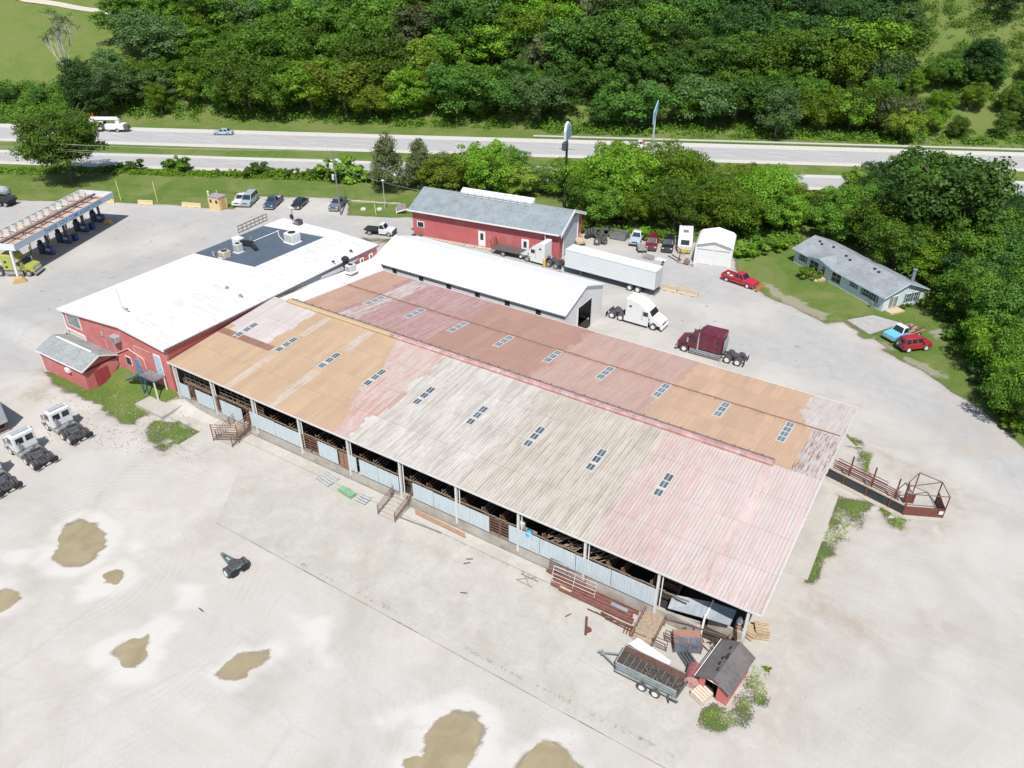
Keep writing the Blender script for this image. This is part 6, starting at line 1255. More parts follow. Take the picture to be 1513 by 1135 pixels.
g = G(804, 396); m = MB(); m.lathe([(.22, 0), (.22, 1.5), (.1, 1.6)], (g.x, g.y, 0), n=12); tag(m.build('bollard', plain('bollard_yellow', (.6, .42, .08), .6)), 'yellow bollard beside the half hidden white tractor', 'bollard')
# bare wheeled dolly in the middle of the gravel
pl = G(336, 853); pr2 = G(364, 836); dv = pl-pr2; an = math.atan2(dv.y, dv.x)-math.pi/2; c = (pl+pr2)/2; t = thing('trailer_dolly', 'stripped green converter dolly with dual wheels alone on the gravel', 'dolly', c, an)
grn = plain('faded_green', (.10, .16, .13), .7, var=.3, dirt=((.35, .3, .2), .4)); hw_ = dv.length/2-.05
m = MB(); m.hexa([(-.4, -.45, .7), (.9, -.35, .7), (.9, .35, .7), (-.4, .45, .7), (-.4, -.45, .82), (.9, -.35, .82), (.9, .35, .82), (-.4, .45, .82)]); m.bar((.8, -.3, .72), (2.1, -.12, .6), .12); m.bar((.8, .3, .72), (2.1, .12, .6), .12); m.bar((-.5, -.9, .75), (-.5, .9, .75), .1); m.build('frame', grn, t)
m = MB(); m.lathe([(.5, .82), (.52, .92), (.45, .95)], (.15, 0, 0), n=16); m.build('turntable', frame_m, t); m = MB(); m.lathe([(.1, -.08), (.16, -.08), (.16, .08), (.1, .08)], (2.2, 0, .6), n=10); m.build('tow_eye', steel, t); m = MB(); m.tube((0, -hw_, .5), (0, hw_, .5), .1); m.build('axle', frame_m, t)
for s in (-1, 1): wheel(t, 0, s*hw_, .5, .26, s, white, dual=True); m = MB(); m.box(-.6, -.55, s*hw_-.35*s-.3, s*hw_-.35*s+.3, .2, .85); m.build('mud_flap', black, t)
# top-left trailer and machine
g = G(8, 303); t = thing('black_trailer', 'low black trailer at the top left corner of the lot', 'trailer', g, R_(20)); m = MB(); m.box(-5, 2, -1.2, 1.2, .9, 1.3); m.build('deck', black, t, bevel=.05); m = MB(); m.box(-5, 1.8, -.5, .5, .6, .9); m.build('frame', frame_m, t)
for x in (-.2, 1.1):
    for s in (-1, 1): wheel(t, x, s*1.0, .48, .26, s, dual=True)
g = G(6, 292); t = thing('silver_tanker', 'small silver tank trailer on the grass at the top left corner', 'trailer', g, R_(15)); m = MB(); m.lathe([(.3, -2.6), (.85, -2.3), (.9, 0), (.85, 1.4), (.3, 1.7)], (0, 0, 1.4), 'x', 14); m.build('tank', plain('galvanised', (.42, .44, .45)), t); m = MB(); m.box(-2.5, 2.4, -.5, .5, .45, .6); m.build('frame', frame_m, t)
for s in (-1, 1): wheel(t, -.3, s*.85, .42, .25, s)
# ================================================================== YARD OBJECTS
def one(m, mat, name, label, cat, group=None, bevel=0): return tag(m.build(name, mat, None, bevel=bevel), label, cat, group)
# ---------------- fuel canopy: x runs from the near end to the far end, y to the left
ca = R_(112.4); o = thing('fuel_canopy', 'long white fuel canopy with open rusty top and blue lettering on its side', 'canopy', (-114.9, 9.4, 0), ca); Lc, Wc, z0, z1 = 24.4, 6.2, 4.55, 5.55
fas = plain('canopy_white', (.60, .64, .66), .5, var=.06, dirt=((.4, .38, .36), .2)); m = MB(); m.box(-.0, Lc, -.05, .05, z0, z1); m.build('fascia', plain('canopy_blue_white', (.46, .56, .64), .5, var=.06), o, label='pale blue side fascia with lettering')
m = MB(); m.box(-.05, .05, .05, Wc, z0, z1); m.box(0, Lc, Wc, Wc+.1, z0, z1); m.box(Lc-.05, Lc+.05, .05, Wc, z0, z1); m.build('fascia', fas, o)
dk = N('rusty_deck', .8); co = dk.coord(); c = dk.mix(dk.ramp(dk.noise(dk.coord(scale=(1, .35, 1)), 2.2, 6, .8), [(.40, 0.), (.62, 1.)]), (.50, .40, .30), (.42, .16, .08)); c = dk.mix(dk.ramp(dk.noise(co, .6, 4), [(.4, .0), (.65, .7)]), c, (.55, .50, .43)); dk.color(c)
m = MB(); m.box(.05, Lc-.05, .05, Wc, z0+.02, z0+.12); m.build('deck', dk.m, o); m = MB()
for i in range(16): x = .7+i*1.55; m.box(x, x+.09, Wc-1.0, Wc-.02, z0+.12, z1-.05)
for y in (1.6, 4.6): m.box(.1, Lc-.1, y, y+.1, z0+.12, z0+.35) if y > 2 else None
m.build('stiffener', plain('grey_white_rib', (.55, .55, .53), .6), o); m = MB(); m.bar((.3, 2.9, z0+.7), (Lc-.8, 2.9, z0+.7), .28, .3); m.bar((.3, 3.35, z0+.6), (Lc-.8, 3.35, z0+.6), .12, .15)
for i in range(6): m.bar((1.2+i*4.3, 2.5, z0+.12), (1.2+i*4.3, 3.3, z0+.75), .12)
m.build('ridge_beam', plain('dark_beam', (.17, .15, .14), .7), o); m = MB()
for i in range(10): m.bar((1.4+i*2.4, .3, z0+.25), (1.4+i*2.4, Wc-.3, z0+.25), .08)
m.build('joist', rust, o)
txt = 'THANK YOU! COME AGAIN SOON'; M_ = Matrix.Translation((6.5, -.052, z0+.2)) @ Matrix(((1, 0, 0, 0), (0, 0, -1, 0), (0, 1, 0, 0), (0, 0, 0, 1)))
text_mesh(txt, .92, plain('blue_letter', (.07, .20, .36), .5), 'lettering', o, M_, .01)
blp = plain('navy_post', (.03, .045, .10), .5)
inv = Matrix.Rotation(-ca, 4, 'Z')
for i, (px, py) in enumerate([(75.9, 377), (101.3, 360.3), (126.7, 343.6), (150.5, 329.3)]):
    g = G(px, py); l = inv @ (g-o.location); m = MB(); m.bar((l.x, l.y, 0), (l.x, l.y, z0), .3); m.build('pillar', blp, o)
g = G(19, 413.5); l = inv @ (g-o.location); m = MB(); m.bar((l.x, .6, 0), (l.x+.3, .6, z0), .28); m.build('pillar', trimw, o, label='white front pillar')
m = MB(); m.bar((.4, Wc-.7, 0), (.4, Wc-.7, z0), .28); m.build('pillar', blp, o)
WH4 = ['second pillar', 'first pillar', 'third pillar', 'last pillar']
for i, (px, py, w_) in enumerate([(75.9, 377, 'nearest'), (101.3, 360.3, 'second nearest'), (126.7, 343.6, 'third nearest'), (150.5, 329.3, 'farthest')]):
    g = G(px, py); isl = thing('pump_island', 'kerbed pump island under the canopy, %s of the four' % w_, 'pump island', g, ca, 'pump islands under the canopy'); m = MB(); m.box(-.9, .9, -1.2, 4.2, 0, .16); m.build('kerb', plain('yellow_kerb', (.42, .36, .22), .8, var=.25), isl, bevel=.04)
    for s in (0,): m = MB(); m.tube((-.7, 3.0, .16), (-.7, 3.0, 1.5), .08); m.tube((.7, 4.0, .16), (.7, 4.0, 1.5), .08); m.build('bollard', rust, isl)
    fp = thing('fuel_pump', 'dark blue fuel pump on the %s pump island' % w_, 'fuel pump', (g.x, g.y, .16), ca, 'fuel pumps'); m = MB(); m.box(-.35, .35, -.7, .7, 0, 1.3); m.build('cabinet', plain('pump_blue', (.03, .06, .16), .4), fp, bevel=.04)
    m = MB(); m.box(-.3, .3, .9, 1.8, 0, 1.7); m.build('reel_cabinet', blp, fp, bevel=.04); m = MB(); m.lathe([(.18, -.12), (.4, -.12), (.4, .12), (.18, .12)], (0, 1.35, 1.95), 'x', 14); m.build('hose_reel', black, fp); m = MB(); m.box(-.37, -.35, -.4, .4, .7, 1.1); m.build('display', plain('pump_face', (.4, .4, .38), .4), fp)
    if i in (1, 2): h = g+Vector((math.cos(ca), math.sin(ca), 0))*1.6+Vector((math.sin(ca), -math.cos(ca), 0))*0.2; tb = thing('trash_bin', 'bright blue bin beside the %s pump island' % w_, 'bin', h, ca); m = MB(); m.hexa([(-.35, -.35, 0), (.35, -.35, 0), (.35, .35, 0), (-.35, .35, 0), (-.42, -.42, 1.0), (.42, -.42, 1.0), (.42, .42, 1.0), (-.42, .42, 1.0)]); m.build('body', plain('bin_blue', (.03, .07, .24), .5), tb); m = MB(); m.box(-.45, .45, -.45, .45, 1.0, 1.1); m.build('lid', blp, tb, bevel=.04)
g = G(160, 331); m = MB(); m.prism([(-.9, 0), (.9, 0), (.75, .35), (.3, .85), (-.3, .85), (-.75, .35)], -.35, .35, 'y'); b_ = one(m, plain('ochre_block', (.50, .34, .12), .8), 'kerb_block', 'ochre rounded concrete block beyond the farthest pump', 'concrete block', bevel=.06); b_.location = g; b_.rotation_euler = (0, 0, ca+1.57)
g = G(30, 417); m = MB(); m.prism([(-1.0, 0), (1.0, 0), (.8, .4), (.4, .8), (-.4, .8), (-.8, .4)], -.4, .4, 'y'); b_ = one(m, plain('ochre_block', (.5, .34, .12)), 'kerb_block', 'ochre rounded concrete block by the white canopy pillar', 'concrete block', bevel=.06); b_.location = g; b_.rotation_euler = (0, 0, 1.0)
# ---------------- yellow barriers along the grass and in the yard
ybar = plain('barrier_yellow', (.56, .44, .24), .8, var=.2, dirt=((.35, .33, .3), .4))
def barrier(a, b, lb, grp='yellow concrete barriers', h=.8):
    A = G(*a); B = G(*b); d = B-A; t = thing('concrete_barrier', lb, 'barrier', (A+B)/2, math.atan2(d.y, d.x), grp); L = d.length/2; m = MB(); m.prism([(-.3, 0), (.3, 0), (.3, .12), (.16, .35), (.1, h), (-.1, h), (-.16, .35), (-.3, .12)], -L, L, 'x'); m.build('block', ybar if 'trailer' not in grp else plain('barrier_tan', (.47, .39, .28), .9, var=.25, dirt=((.35, .32, .28), .5)), t); 
    m = MB(); m.box(-L*.7, -L*.4, -.32, .32, 0, .06); m.box(L*.4, L*.7, -.32, .32, 0, .06); m.build('drain_slot', darkm, t)
barrier((156, 300), (170, 300.5), 'pale yellow concrete barrier behind the far tip of the canopy'); barrier((205, 301.5), (227, 302.5), 'pale yellow concrete barrier on the grass edge between the two yellow posts and the booth'); barrier((270, 304.5), (298, 307), 'pale yellow concrete barrier just left of the yellow booth')
barrier((977, 427), (1000, 432), 'tan concrete barrier touching the silver trailer end', 'tan barriers behind the trailer', .9); barrier((1001, 432.3), (1031, 439), 'tan concrete barrier right of the first one behind the silver trailer', 'tan barriers behind the trailer', .9)
ypm = plain('post_yellow', (.62, .58, .22), .6)
for (a, b), lb in ((((179, 297), (170, 267)), 'leaning yellow pipe post in the grass, left one of two'), (((233, 299), (226, 267)), 'leaning yellow pipe post in the grass, right one of two'), (((556, 318), (547, 303)), 'short leaning yellow post in the grass near the utility pole'), (((322, 291), (319, 281)), 'short yellow-green post behind the yellow booth')):
    g = G(*a); r = ray(*b); h = max(1.5, (PX(g)[1]-b[1])/9.5) if False else {267: 3.9, 303: 2.0, 281: 1.3}[b[1]]; m = MB(); m.tube(g-Vector((0, 0, .2)), g+Vector((-.35, .15, h)), .06, n=8); one(m, ypm, 'yellow_post', lb, 'post')
# small yellow booth
g = G(310, 309); t = thing('ticket_booth', 'small yellow booth with two windows and grey roof on the grass edge', 'booth', g, R_(6)); by_ = plain('booth_yellow', (.66, .50, .26), .6); m = MB(); m.box(0, 2.6, 0, 2.0, 0, 2.4); m.build('wall', by_, t); m = MB(); m.box(-.1, 2.7, -.1, 2.1, 2.4, 2.5); m.build('roof', plain('mauve_roof', (.3, .26, .28), .8), t)
for x in (.35, 1.75): m = MB(); m.box(x, x+.55, -.03, 0, 1.35, 1.95); m.build('window', glass, t)
m = MB(); m.box(2.6, 2.63, .5, 1.5, .1, 2.1); m.build('door', plain('booth_orange', (.55, .33, .12), .6), t); m = MB(); m.tube((.05, .3, 2.5), (.05, .3, 3.2), .12); m.lathe([(.22, 3.2), (.05, 3.4)], (.05, .3, 0), n=8); m.build('flue', whm, t)
# small poster sign, light post, hedge stones near the cars
g = G(594, 316); t = thing('notice_sign', 'tilted pinkish sign panel with white rail by the left end of the red workshop', 'sign', g, R_(30)); m = MB(); m.hexa([(-.9, 0, .4), (.8, 0, .4), (.8, .08, .4), (-.9, .08, .4), (-.9, .0, 1.9), (.8, 0, 1.9), (.8, .08, 1.9), (-.9, .08, 1.9)]); m.build('panel', plain('poster', (.36, .28, .30), .6, var=.6, scale=3), t); m = MB(); m.bar((-1, -.1, .3), (2.6, -.1, 1.4), .14); m.bar((2.6, -.1, 0), (2.6, -.1, 1.5), .1); m.bar((-1, -.1, 0), (-1, -.1, 1.2), .1); m.build('rail', trimw, t)
g = G(569, 309); t = thing('light_post', 'slim pale light post on the grass in front of the cedars', 'lamp post', g); m = MB(); m.tube((0, 0, 0), (0, 0, 5.3), .08, .06); m.build('pole', plain('pale_green_pole', (.42, .46, .36), .6), t); m = MB(); m.box(-.3, .3, -.15, .15, 5.3, 5.5); m.build('lamp_head', whm, t, bevel=.04)
m = MB(); a = G(512, 297); b = G(590, 302); q = random.Random(8)
for i in range(26): p = a.lerp(b, i/25); m.box(p.x-.35, p.x+.35, p.y-.12, p.y+.12, -.05, .15+q.random()*.12)
one(m, plain('painted_stones', (.5, .48, .38), .9, var=.3), 'kerb_stones', 'low line of pale kerb stones across the grass by the grey pickup', 'kerb')
for (px, py), lb in (((537, 311), 'pale boulder in the grass right of the grey pickup'), ((561, 311), 'small pale boulder by the foot of the light post')):
    g = G(px, py); m = MB(); m.lathe([(.2, 0), (.55, .1), (.5, .4), (.2, .55)], g, n=9); one(m, plain('pale_rock', (.5, .48, .44), .9, var=.3), 'boulder', lb, 'rock')
# ---------------- utility pole with wires
g = G(504, 318); t = thing('utility_pole', 'leaning wooden utility pole with transformers and a lamp by the grey pickup', 'utility pole', g); top = Vector((-.7, .35, 11.6)); wp2 = plain('pole_wood', (.20, .18, .15), .9, var=.3, scale=2)
m = MB(); m.tube((0, 0, -.3), top, .17, .11, 10); m.build('pole', wp2, t); m = MB(); m.bar(top+Vector((-1.0, -.3, -.3)), top+Vector((1., .3, -.3)), .1, .12)
for s in (-.9, -.45, .45, .9): m.tube(top+Vector((s, s*.3, -.25)), top+Vector((s, s*.3, 0)), .05)
m.build('crossarm', wp2, t)
for i, (dz, dx) in enumerate(((-3.0, -.55), (-3.0, -.2), (-5.0, -.35))):
    p = top*((11.6+dz)/11.6)+Vector((dx-.1, -.25, 0)); m = MB(); m.lathe([(.22, 0), (.24, .05), (.24, .9), (.12, 1.0)], p-Vector((0, 0, .2)), n=12); m.build('transformer', plain('transformer_grey', (.5, .52, .52), .5), t)
m = MB(); m.bar(top*.86, top*.86+Vector((1.1, -.3, .35)), .06); m.box(top.x*.86+1.0, top.x*.86+1.5, -.3, .1, 10.2, 10.35); m.build('street_lamp', whm, t)
def wire(a, b, sag, r=.016, n=14):
    m = MB(); P = [a.lerp(b, i/n)-Vector((0, 0, sag*4*(i/n)*(1-i/n))) for i in range(n+1)]; m.path(P, r, 4); return m
tp = g+top; wm = plain('wire', (.34, .36, .34), .6)
for i, (dx, dz, sg) in enumerate(((-.9, 0, 2.2), (.9, 0, 2.2), (0, -1.6, 1.6), (0, -2.3, 1.2))):
    e = Vector((-230, 10, 10+dz)); one(wire(tp+Vector((dx, 0, dz)), e+Vector((0, dx, 0)), sg, .022), wm, 'overhead_wire', ['upper front', 'upper rear', 'middle', 'lowest'][i]+' thin overhead wire running left from the utility pole', 'wire', 'overhead wires')
one(wire(tp+Vector((0, 0, -2)), Vector((-88.5, 62.5, 5.2)), .5), wm, 'overhead_wire', 'thin wire from the utility pole to the pale light post', 'wire'); one(wire(Vector((-88.5, 62.5, 5.2)), Vector((-75, 64.5, 5)), .3), wm, 'overhead_wire', 'thin wire from the pale light post to the red workshop', 'wire')
for dx, dy in ((3, 9), (-6, 8)): one(wire(tp+Vector((0, 0, -1)), g+Vector((dx, dy, 0)), 0, .02, 2), wm, 'guy_wire', ('right' if dx > 0 else 'left')+' guy wire from the utility pole down to the grass', 'wire', 'guy wires')
# ---------------- tall roadside signs
g = G(834, 306); t = thing('pole_sign', 'tall black pole sign with a white curved panel seen edge-on behind the workshop', 'sign', g, R_(8)); m = MB(); m.tube((0, 0, 0), (0, 0, 13.2), .30, .18, 12); m.build('pole', black, t)
wv = plain('sign_white', (.62, .64, .64), .4); m = MB(); m.prism([(-1.3, 12.4), (1.3, 12.5), (1.5, 13.4), (1.3, 14.6), (.7, 15.4), (-.1, 15.7), (-1.0, 15.3), (-1.4, 14.2)], -.22, .22, 'x'); m.build('panel', wv, t, bevel=.08); m = MB(); m.prism([(-1.1, 12.7), (1.1, 12.8), (1.2, 13.6), (.9, 14.7), (-.1, 15.3), (-1.1, 14.2)], .23, .25, 'x'); m.build('face', plain('sign_blue', (.18, .32, .46), .4), t)
m = MB(); m.box(-.35, .35, -1.7, -.2, 10.9, 12.2); m.build('lower_box', plain('sign_dark', (.07, .08, .09), .5), t, bevel=.04); m = MB(); m.bar((0, .3, 9), (0, .9, 8.6), .08); m.bar((-1.5, 0, 10.8), (1.5, 0, 10.8), .06); m.build('bracket', black, t)
g = G(963, 226); t = thing('pole_sign', 'tall pale blue-grey highway sign on a slim pole by the guardrail', 'sign', g, R_(10)); m = MB(); m.tube((0, 0, 0), (0, 0, 10.0), .22, .16, 10); m.build('pole', plain('pole_grey_blue', (.38, .46, .48), .5), t); m = MB(); m.hexa([(-.12, -1.7, 6.6), (.12, -1.7, 6.6), (.12, 1.7, 9), (-.12, 1.7, 9), (-.12, -1.9, 9.3), (.12, -1.9, 9.3), (.12, 1.4, 11.2), (-.12, 1.4, 11.2)]); m.build('panel', plain('panel_blue', (.25, .42, .52), .4), t, bevel=.04)
# guardrail
t = thing('guardrail', 'long pale steel guardrail along the far edge of the highway', 'guardrail', (0, 0, 0)); s = -2; m = MB(); p = []
while s < 150: p.append(Vector((*sd_pt(s, 1.3), .62))); s += 4
for a, b in zip(p, p[1:]): m.bar(a, b, .06, .34)
m.build('rail', plain('guardrail_steel', (.50, .52, .50), .5, .1, var=.15), t); s = -2
for i in range(75): a = sd_pt(-2+i*2, 1.42); m = MB(); m.bar((a[0], a[1], 0), (a[0], a[1], .8), .15); m.build('post', wood, t)
# ---------------- stock trailer with an open box and two axles at the barn corner
t = thing('dump_trailer', 'open rusty-lined tandem trailer with grey rails in front of the small red shed', 'trailer', (-5.95, -5.6, 0), R_(0.5)); gm2 = plain('grey_green_steel', (.27, .31, .31), .5, .1, var=.25, dirt=((.2, .15, .1), .3))
x0, x1, y0, y1, zb, zt2 = -2.35, 2.45, -.85, .95, .75, 1.45
m = MB(); m.box(x0, x1, y0, y1, zb-.06, zb); m.build('floor', plain('dirty_floor', (.06, .055, .05), .9, var=.6, scale=3), t)
rin = plain('rust_inside', (.20, .105, .085), .85, var=.3); m = MB(); m.box(x0, x1, y1-.05, y1, zb, zt2); m.box(x0, x0+.05, y0, y1-.05, zb, zt2); m.build('side_panel', rin, t); m = MB(); m.box(x0, x1, y0, y0+.05, zb-.25, zt2); m.build('side_panel', gm2, t)
m = MB(); 
for z in (zt2, zt2-.22, zb-.2): m.bar((x0, y0-.05, z), (x1, y0-.05, z), .1, .07)
m.bar((x0, y0, zt2), (x0, y1, zt2), .09); m.bar((x0, y1, zt2), (x1, y1, zt2), .07)
for i in range(5): x = x0+.2+i*1.1; m.bar((x, y0-.05, zb-.2), (x, y0-.05, zt2), .06)
m.build('rail', gm2, t); m = MB()
for i in range(9): m.bar((x0+.4+i*.48, y0+.1, zb+.05), (x0+.45+i*.48, y1-.1, zb+.06), .05)
m.build('floor_slat', plain('pale_slat', (.17, .15, .13), .8), t); m = MB(); q = random.Random(4)
for i in range(26): a = Vector((q.uniform(-.5, 2.4), q.uniform(-.7, .8), zb+.08)); m.bar(a, a+Vector((q.uniform(-.4, .4), q.uniform(-.4, .4), q.uniform(0, .2))), q.uniform(.05, .14))
one(m, plain('debris', (.12, .10, .08), .95, var=.6), 'scrap_debris', 'dark rubbish lying in the open rusty trailer', 'rubbish').location = t.location; m = MB(); m.bar((x0, -.6, zb-.15), (x0-1.5, 0, .6), .1); m.bar((x0, .7, zb-.15), (x0-1.5, .05, .6), .1); m.bar((x0-1.5, 0, .35), (x0-1.5, 0, .9), .12); m.bar((x0-1.4, 0, .6), (x0-1.8, 0, .6), .12); m.build('drawbar', gm2, t)
m = MB(); m.tube((-.05, y0-.3, .4), (-.05, y1+.3, .4), .06); m.tube((1.0, y0-.3, .4), (1.0, y1+.3, .4), .06); m.box(x0, x1, -.5, -.4, .5, .68); m.box(x0, x1, .5, .6, .5, .68); m.build('axle', frame_m, t)
for x in (-.05, 1.0):
    for y, s in ((y0-.22, -1), (y1+.22, 1)): wheel(t, x, y, .4, .22, s, white)
m = MB(); m.bar((x1-.3, y0-.1, .5), (x1+.25, y0-.1, .5), .12); m.bar((x1, y0+.1, .6), (x1+.3, y1-.3, 1.1), .14); m.bar((x1-.5, y0-.15, .9), (x1-.35, y0-.3, .2), .07); m.build('tailgate_hinge', frame_m, t)
m = MB(); m.hexa([(-8.3, -4.1, .95), (-4.9, -4.5, .9), (-4.95, -3.9, 1.05), (-7.9, -3.3, 1.1), (-8.3, -4.1, 1.0), (-4.9, -4.5, .95), (-4.95, -3.9, 1.1), (-7.9, -3.3, 1.15)]); one(m, plain('white_sheet', (.72, .72, .71), .5), 'leaning_board', 'long white panel leaning on the far side of the open trailer', 'panel')
for s in (-1, 1): pass
m = MB(); m.box(-7.9, -5.2, -4.3, -3.6, 0, .9); one(m, plain('crate_grey', (.3, .28, .25), .9), 'stacked_boards', 'low stack of boards under the long white panel', 'boards')
# red steel roller drum, pallets, scrap
c = G(1008, 992); m = MB(); g = Vector((-3.1, -3.3, .55)); t = thing('roller_drum', 'dusty red steel drum on its side with a spoked end beside the small red shed', 'drum', (-3.15, -3.75, .55), R_(100)); m = MB(); m.lathe([(.55, -.75), (.55, .75), (.5, .75)], (0, 0, 0), 'x', 20); m.build('shell', plain('dusty_red', (.27, .09, .09), .75, var=.3, dirt=((.4, .3, .26), .4)), t); m = MB()
for i in range(4): a = i*math.pi/4; m.bar((-.78, -math.cos(a)*.5, -math.sin(a)*.5), (-.78, math.cos(a)*.5, math.sin(a)*.5), .09)
m.lathe([(.5, -.79), (.56, -.79), (.56, -.72), (.5, -.72)], (0, 0, 0), 'x', 20); m.build('spoke', plain('pale_red', (.46, .28, .25), .7), t)
g = G(1036, 1030); t = thing('white_crate', 'cream slatted box on the ground beside the drum and shed door', 'crate', g, R_(-22)); m = MB()
for i in range(5): m.box(-.55, .55, -.62+i*.25, -.42+i*.25, .55, .6)
m.box(-.55, .55, -.6, .58, .08, .5); m.build('slats', plain('cream_boards', (.62, .52, .42), .8, var=.15), t)
for i, (x, y, z, r_, n_, w_) in enumerate([(-.1, 3.1, 0, 25, 7, 'tall pale'), (-1.0, 2.6, 0, -12, 4, 'leaning brown')]):
    for j in range(n_):
        if i == 0: lb = 'pallet number %s from the bottom of the tall pale stack at the barn corner' % ['one', 'two', 'three', 'four', 'five', 'six', 'seven'][j]
        else: lb = 'brown pallet number %s of the low tilted stack beside the small shed' % ['one', 'two', 'three', 'four'][j]
        t = thing('wooden_pallet', lb, 'pallet', (x+random.uniform(-.06, .06), y+random.uniform(-.06, .06), .06+j*.145), R_(r_+random.uniform(-5, 5)), 'wooden pallets at the barn corner'); m = MB()
        for k_ in range(7): m.box(-.55, .55, -.5+k_*.155, -.4+k_*.155, .11, .135)
        m.build('deck_boards', palew, t); m = MB()
        for k_ in (-.5, -.05, .4): m.box(-.54+.0, .54, k_, k_+.1, 0, .105) 
        m.build('bearers', plain('pallet_dark', (.34, .25, .15), .9), t)
        if i == 1: t.rotation_euler = (R_(-8), R_(14), R_(r_+j*7)); t.location.z = .16+j*.17
t = thing('rubber_mats', 'dark grey folded strips of scrap lying by the open trailer', 'scrap', (-4.05, -2.45, 0), R_(-38)); m = MB()
for i in range(4): m.hexa([(-.9, -.4+i*.25, .15+i*.06), (.6, -.4+i*.25, .2), (.6, -.2+i*.25, .2), (-.9, -.2+i*.25, .15), (-.9, -.4+i*.25, .22+i*.06), (.6, -.4+i*.25, .28), (.6, -.2+i*.25, .28), (-.9, -.2+i*.25, .22)])
m.build('strips', plain('dark_rubber', (.07, .08, .085), .7), t); 
# rusty cage with a dark sheet
t = thing('pen_crate', 'rusty barred livestock crate half covered by a dark blue-grey sheet', 'crate', (-4.7, -1.15, 0), R_(28)); m = MB()
for y in (-.65, .65):
    for z in (.2, .5, .8, 1.1): m.bar((-1.05, y, z), (1.05, y, z), .05)
    for x in (-1.05, 0, 1.05): m.bar((x, y, 0), (x, y, 1.15), .07)
for x in (-1.05, 1.05):
    for z in (.3, .7, 1.1): m.bar((x, -.65, z), (x, .65, z), .05)
m.build('bars', rust2, t); m = MB(); 
for i in range(7): m.bar((-1.0, -.1+i*.12, 1.13), (1.0, -.1+i*.12, 1.13), .07)
m.bar((0, -.7, 1.18), (0, .7, 1.18), .05); m.bar((-1.05, -.65, 1.18), (-1.05, .65, 1.18), .05); m.bar((1.05, -.65, 1.18), (1.05, .65, 1.18), .05); m.build('top_bars', plain('pale_rust', (.38, .2, .15), .8), t); m = MB(); m.hexa([(-1.0, -.62, 1.1), (1.0, -.62, 1.1), (1.0, -.05, 1.14), (-1.0, -.05, 1.14), (-1.0, -.62, 1.15), (1.0, -.62, 1.15), (1.0, -.05, 1.17), (-1.0, -.05, 1.17)]); m.box(-1.0, 1.0, -.72, -.68, .2, 1.1); m.build('sheet', plain('slate_sheet', (.13, .15, .19), .5, var=.5, scale=2), t)
# ---------------- stairs, ramps
def stair(x0, x1, yt, yb, zt_, lb, solid=True, rails=True, name='loading_steps', plank=None, n=7):
    t = thing(name, lb, 'stairs', ((x0+x1)/2, yb, 0)); w = (x1-x0)/2; D = yt-yb; m = MB()
    for i in range(n): a = D*i/n; m.box(-w, w, a, D*(i+1)/n if not plank else D*(i+.86)/n, zt_*(i+.2)/n if plank else 0, zt_*(i+1)/n-.01*i)
    m.build('treads', plank or conc, t)
    if rails:
        for s in (-w-.03, w+.03):
            m = MB()
            for k_ in range(4): z = .35+k_*.28; m.bar((s, 0, z), (s, D, zt_+z), .05)
            for k_ in range(3): y = D*k_/2; m.bar((s, y, zt_*k_/2), (s, y, zt_*k_/2+1.25), .07)
            m.build('railing', plain('brown_rail', (.17, .10, .08), .8, var=.3), t)
    return t
stair(-35.0, -33.0, 1.6, -2.4, 1.25, 'concrete loading ramp with brown railings, middle one of the barn front', n=9)
t = stair(-57.4, -55.0, 1.2, -2.6, 1.1, 'loading steps with rusty barred gate sides near the left end of the barn', n=6)
m = MB()
for k_ in range(7): m.bar((-1.4, -.3, .3+k_*.3), (1.2, .9, .5+k_*.3), .06)
m.bar((-1.4, -.3, 0), (-1.4, -.3, 2.2), .08); m.bar((1.2, .9, 0), (1.2, .9, 2.4), .08)
for k_ in range(7): m.bar((1.25, .9, .5+k_*.3), (1.3, 3.7, 1.4+k_*.3), .06)
m.build('gate_side', rust2, t)
t = stair(-8.7, -7.0, 3.2, -2.7, 1.3, 'wooden plank ramp with red-brown sides at the right end of the barn', name='plank_ramp', plank=plain('plank_grey', (.36, .33, .27), .9, var=.25), n=15, rails=False); m = MB()
for s in (-.9, .9): m.hexa([(s-.05, 0, .1), (s+.05, 0, .1), (s+.05, 5.9, 1.4), (s-.05, 5.9, 1.4), (s-.05, 0, .4), (s+.05, 0, .4), (s+.05, 5.9, 1.8), (s-.05, 5.9, 1.8)])
m.build('side_board', plain('red_brown', (.22, .12, .10), .85, var=.3), t); m = MB(); m.hexa([(-.8, 0, .02), (.8, 0, .02), (.8, 5.9, 1.2), (-.8, 5.9, 1.2), (-.8, 0, .07), (.8, 0, .07), (.8, 5.9, 1.27), (-.8, 5.9, 1.27)]); m.build('ramp_bed', wood, t)
m = MB()
for x, y in ((.95, .2), (2.4, .9), (1.5, 1.2)): gate(m, x, x+1.1, y, .15, 1.2, 4, .05, 2)
m.build('side_gate', plain('brown_rail', (.17, .10, .08)), t); m = MB(); gate(m, -.8, .9, 5.2, 1.4, 2.6, 5, .05, 3); m.build('top_gate', rust2, t)
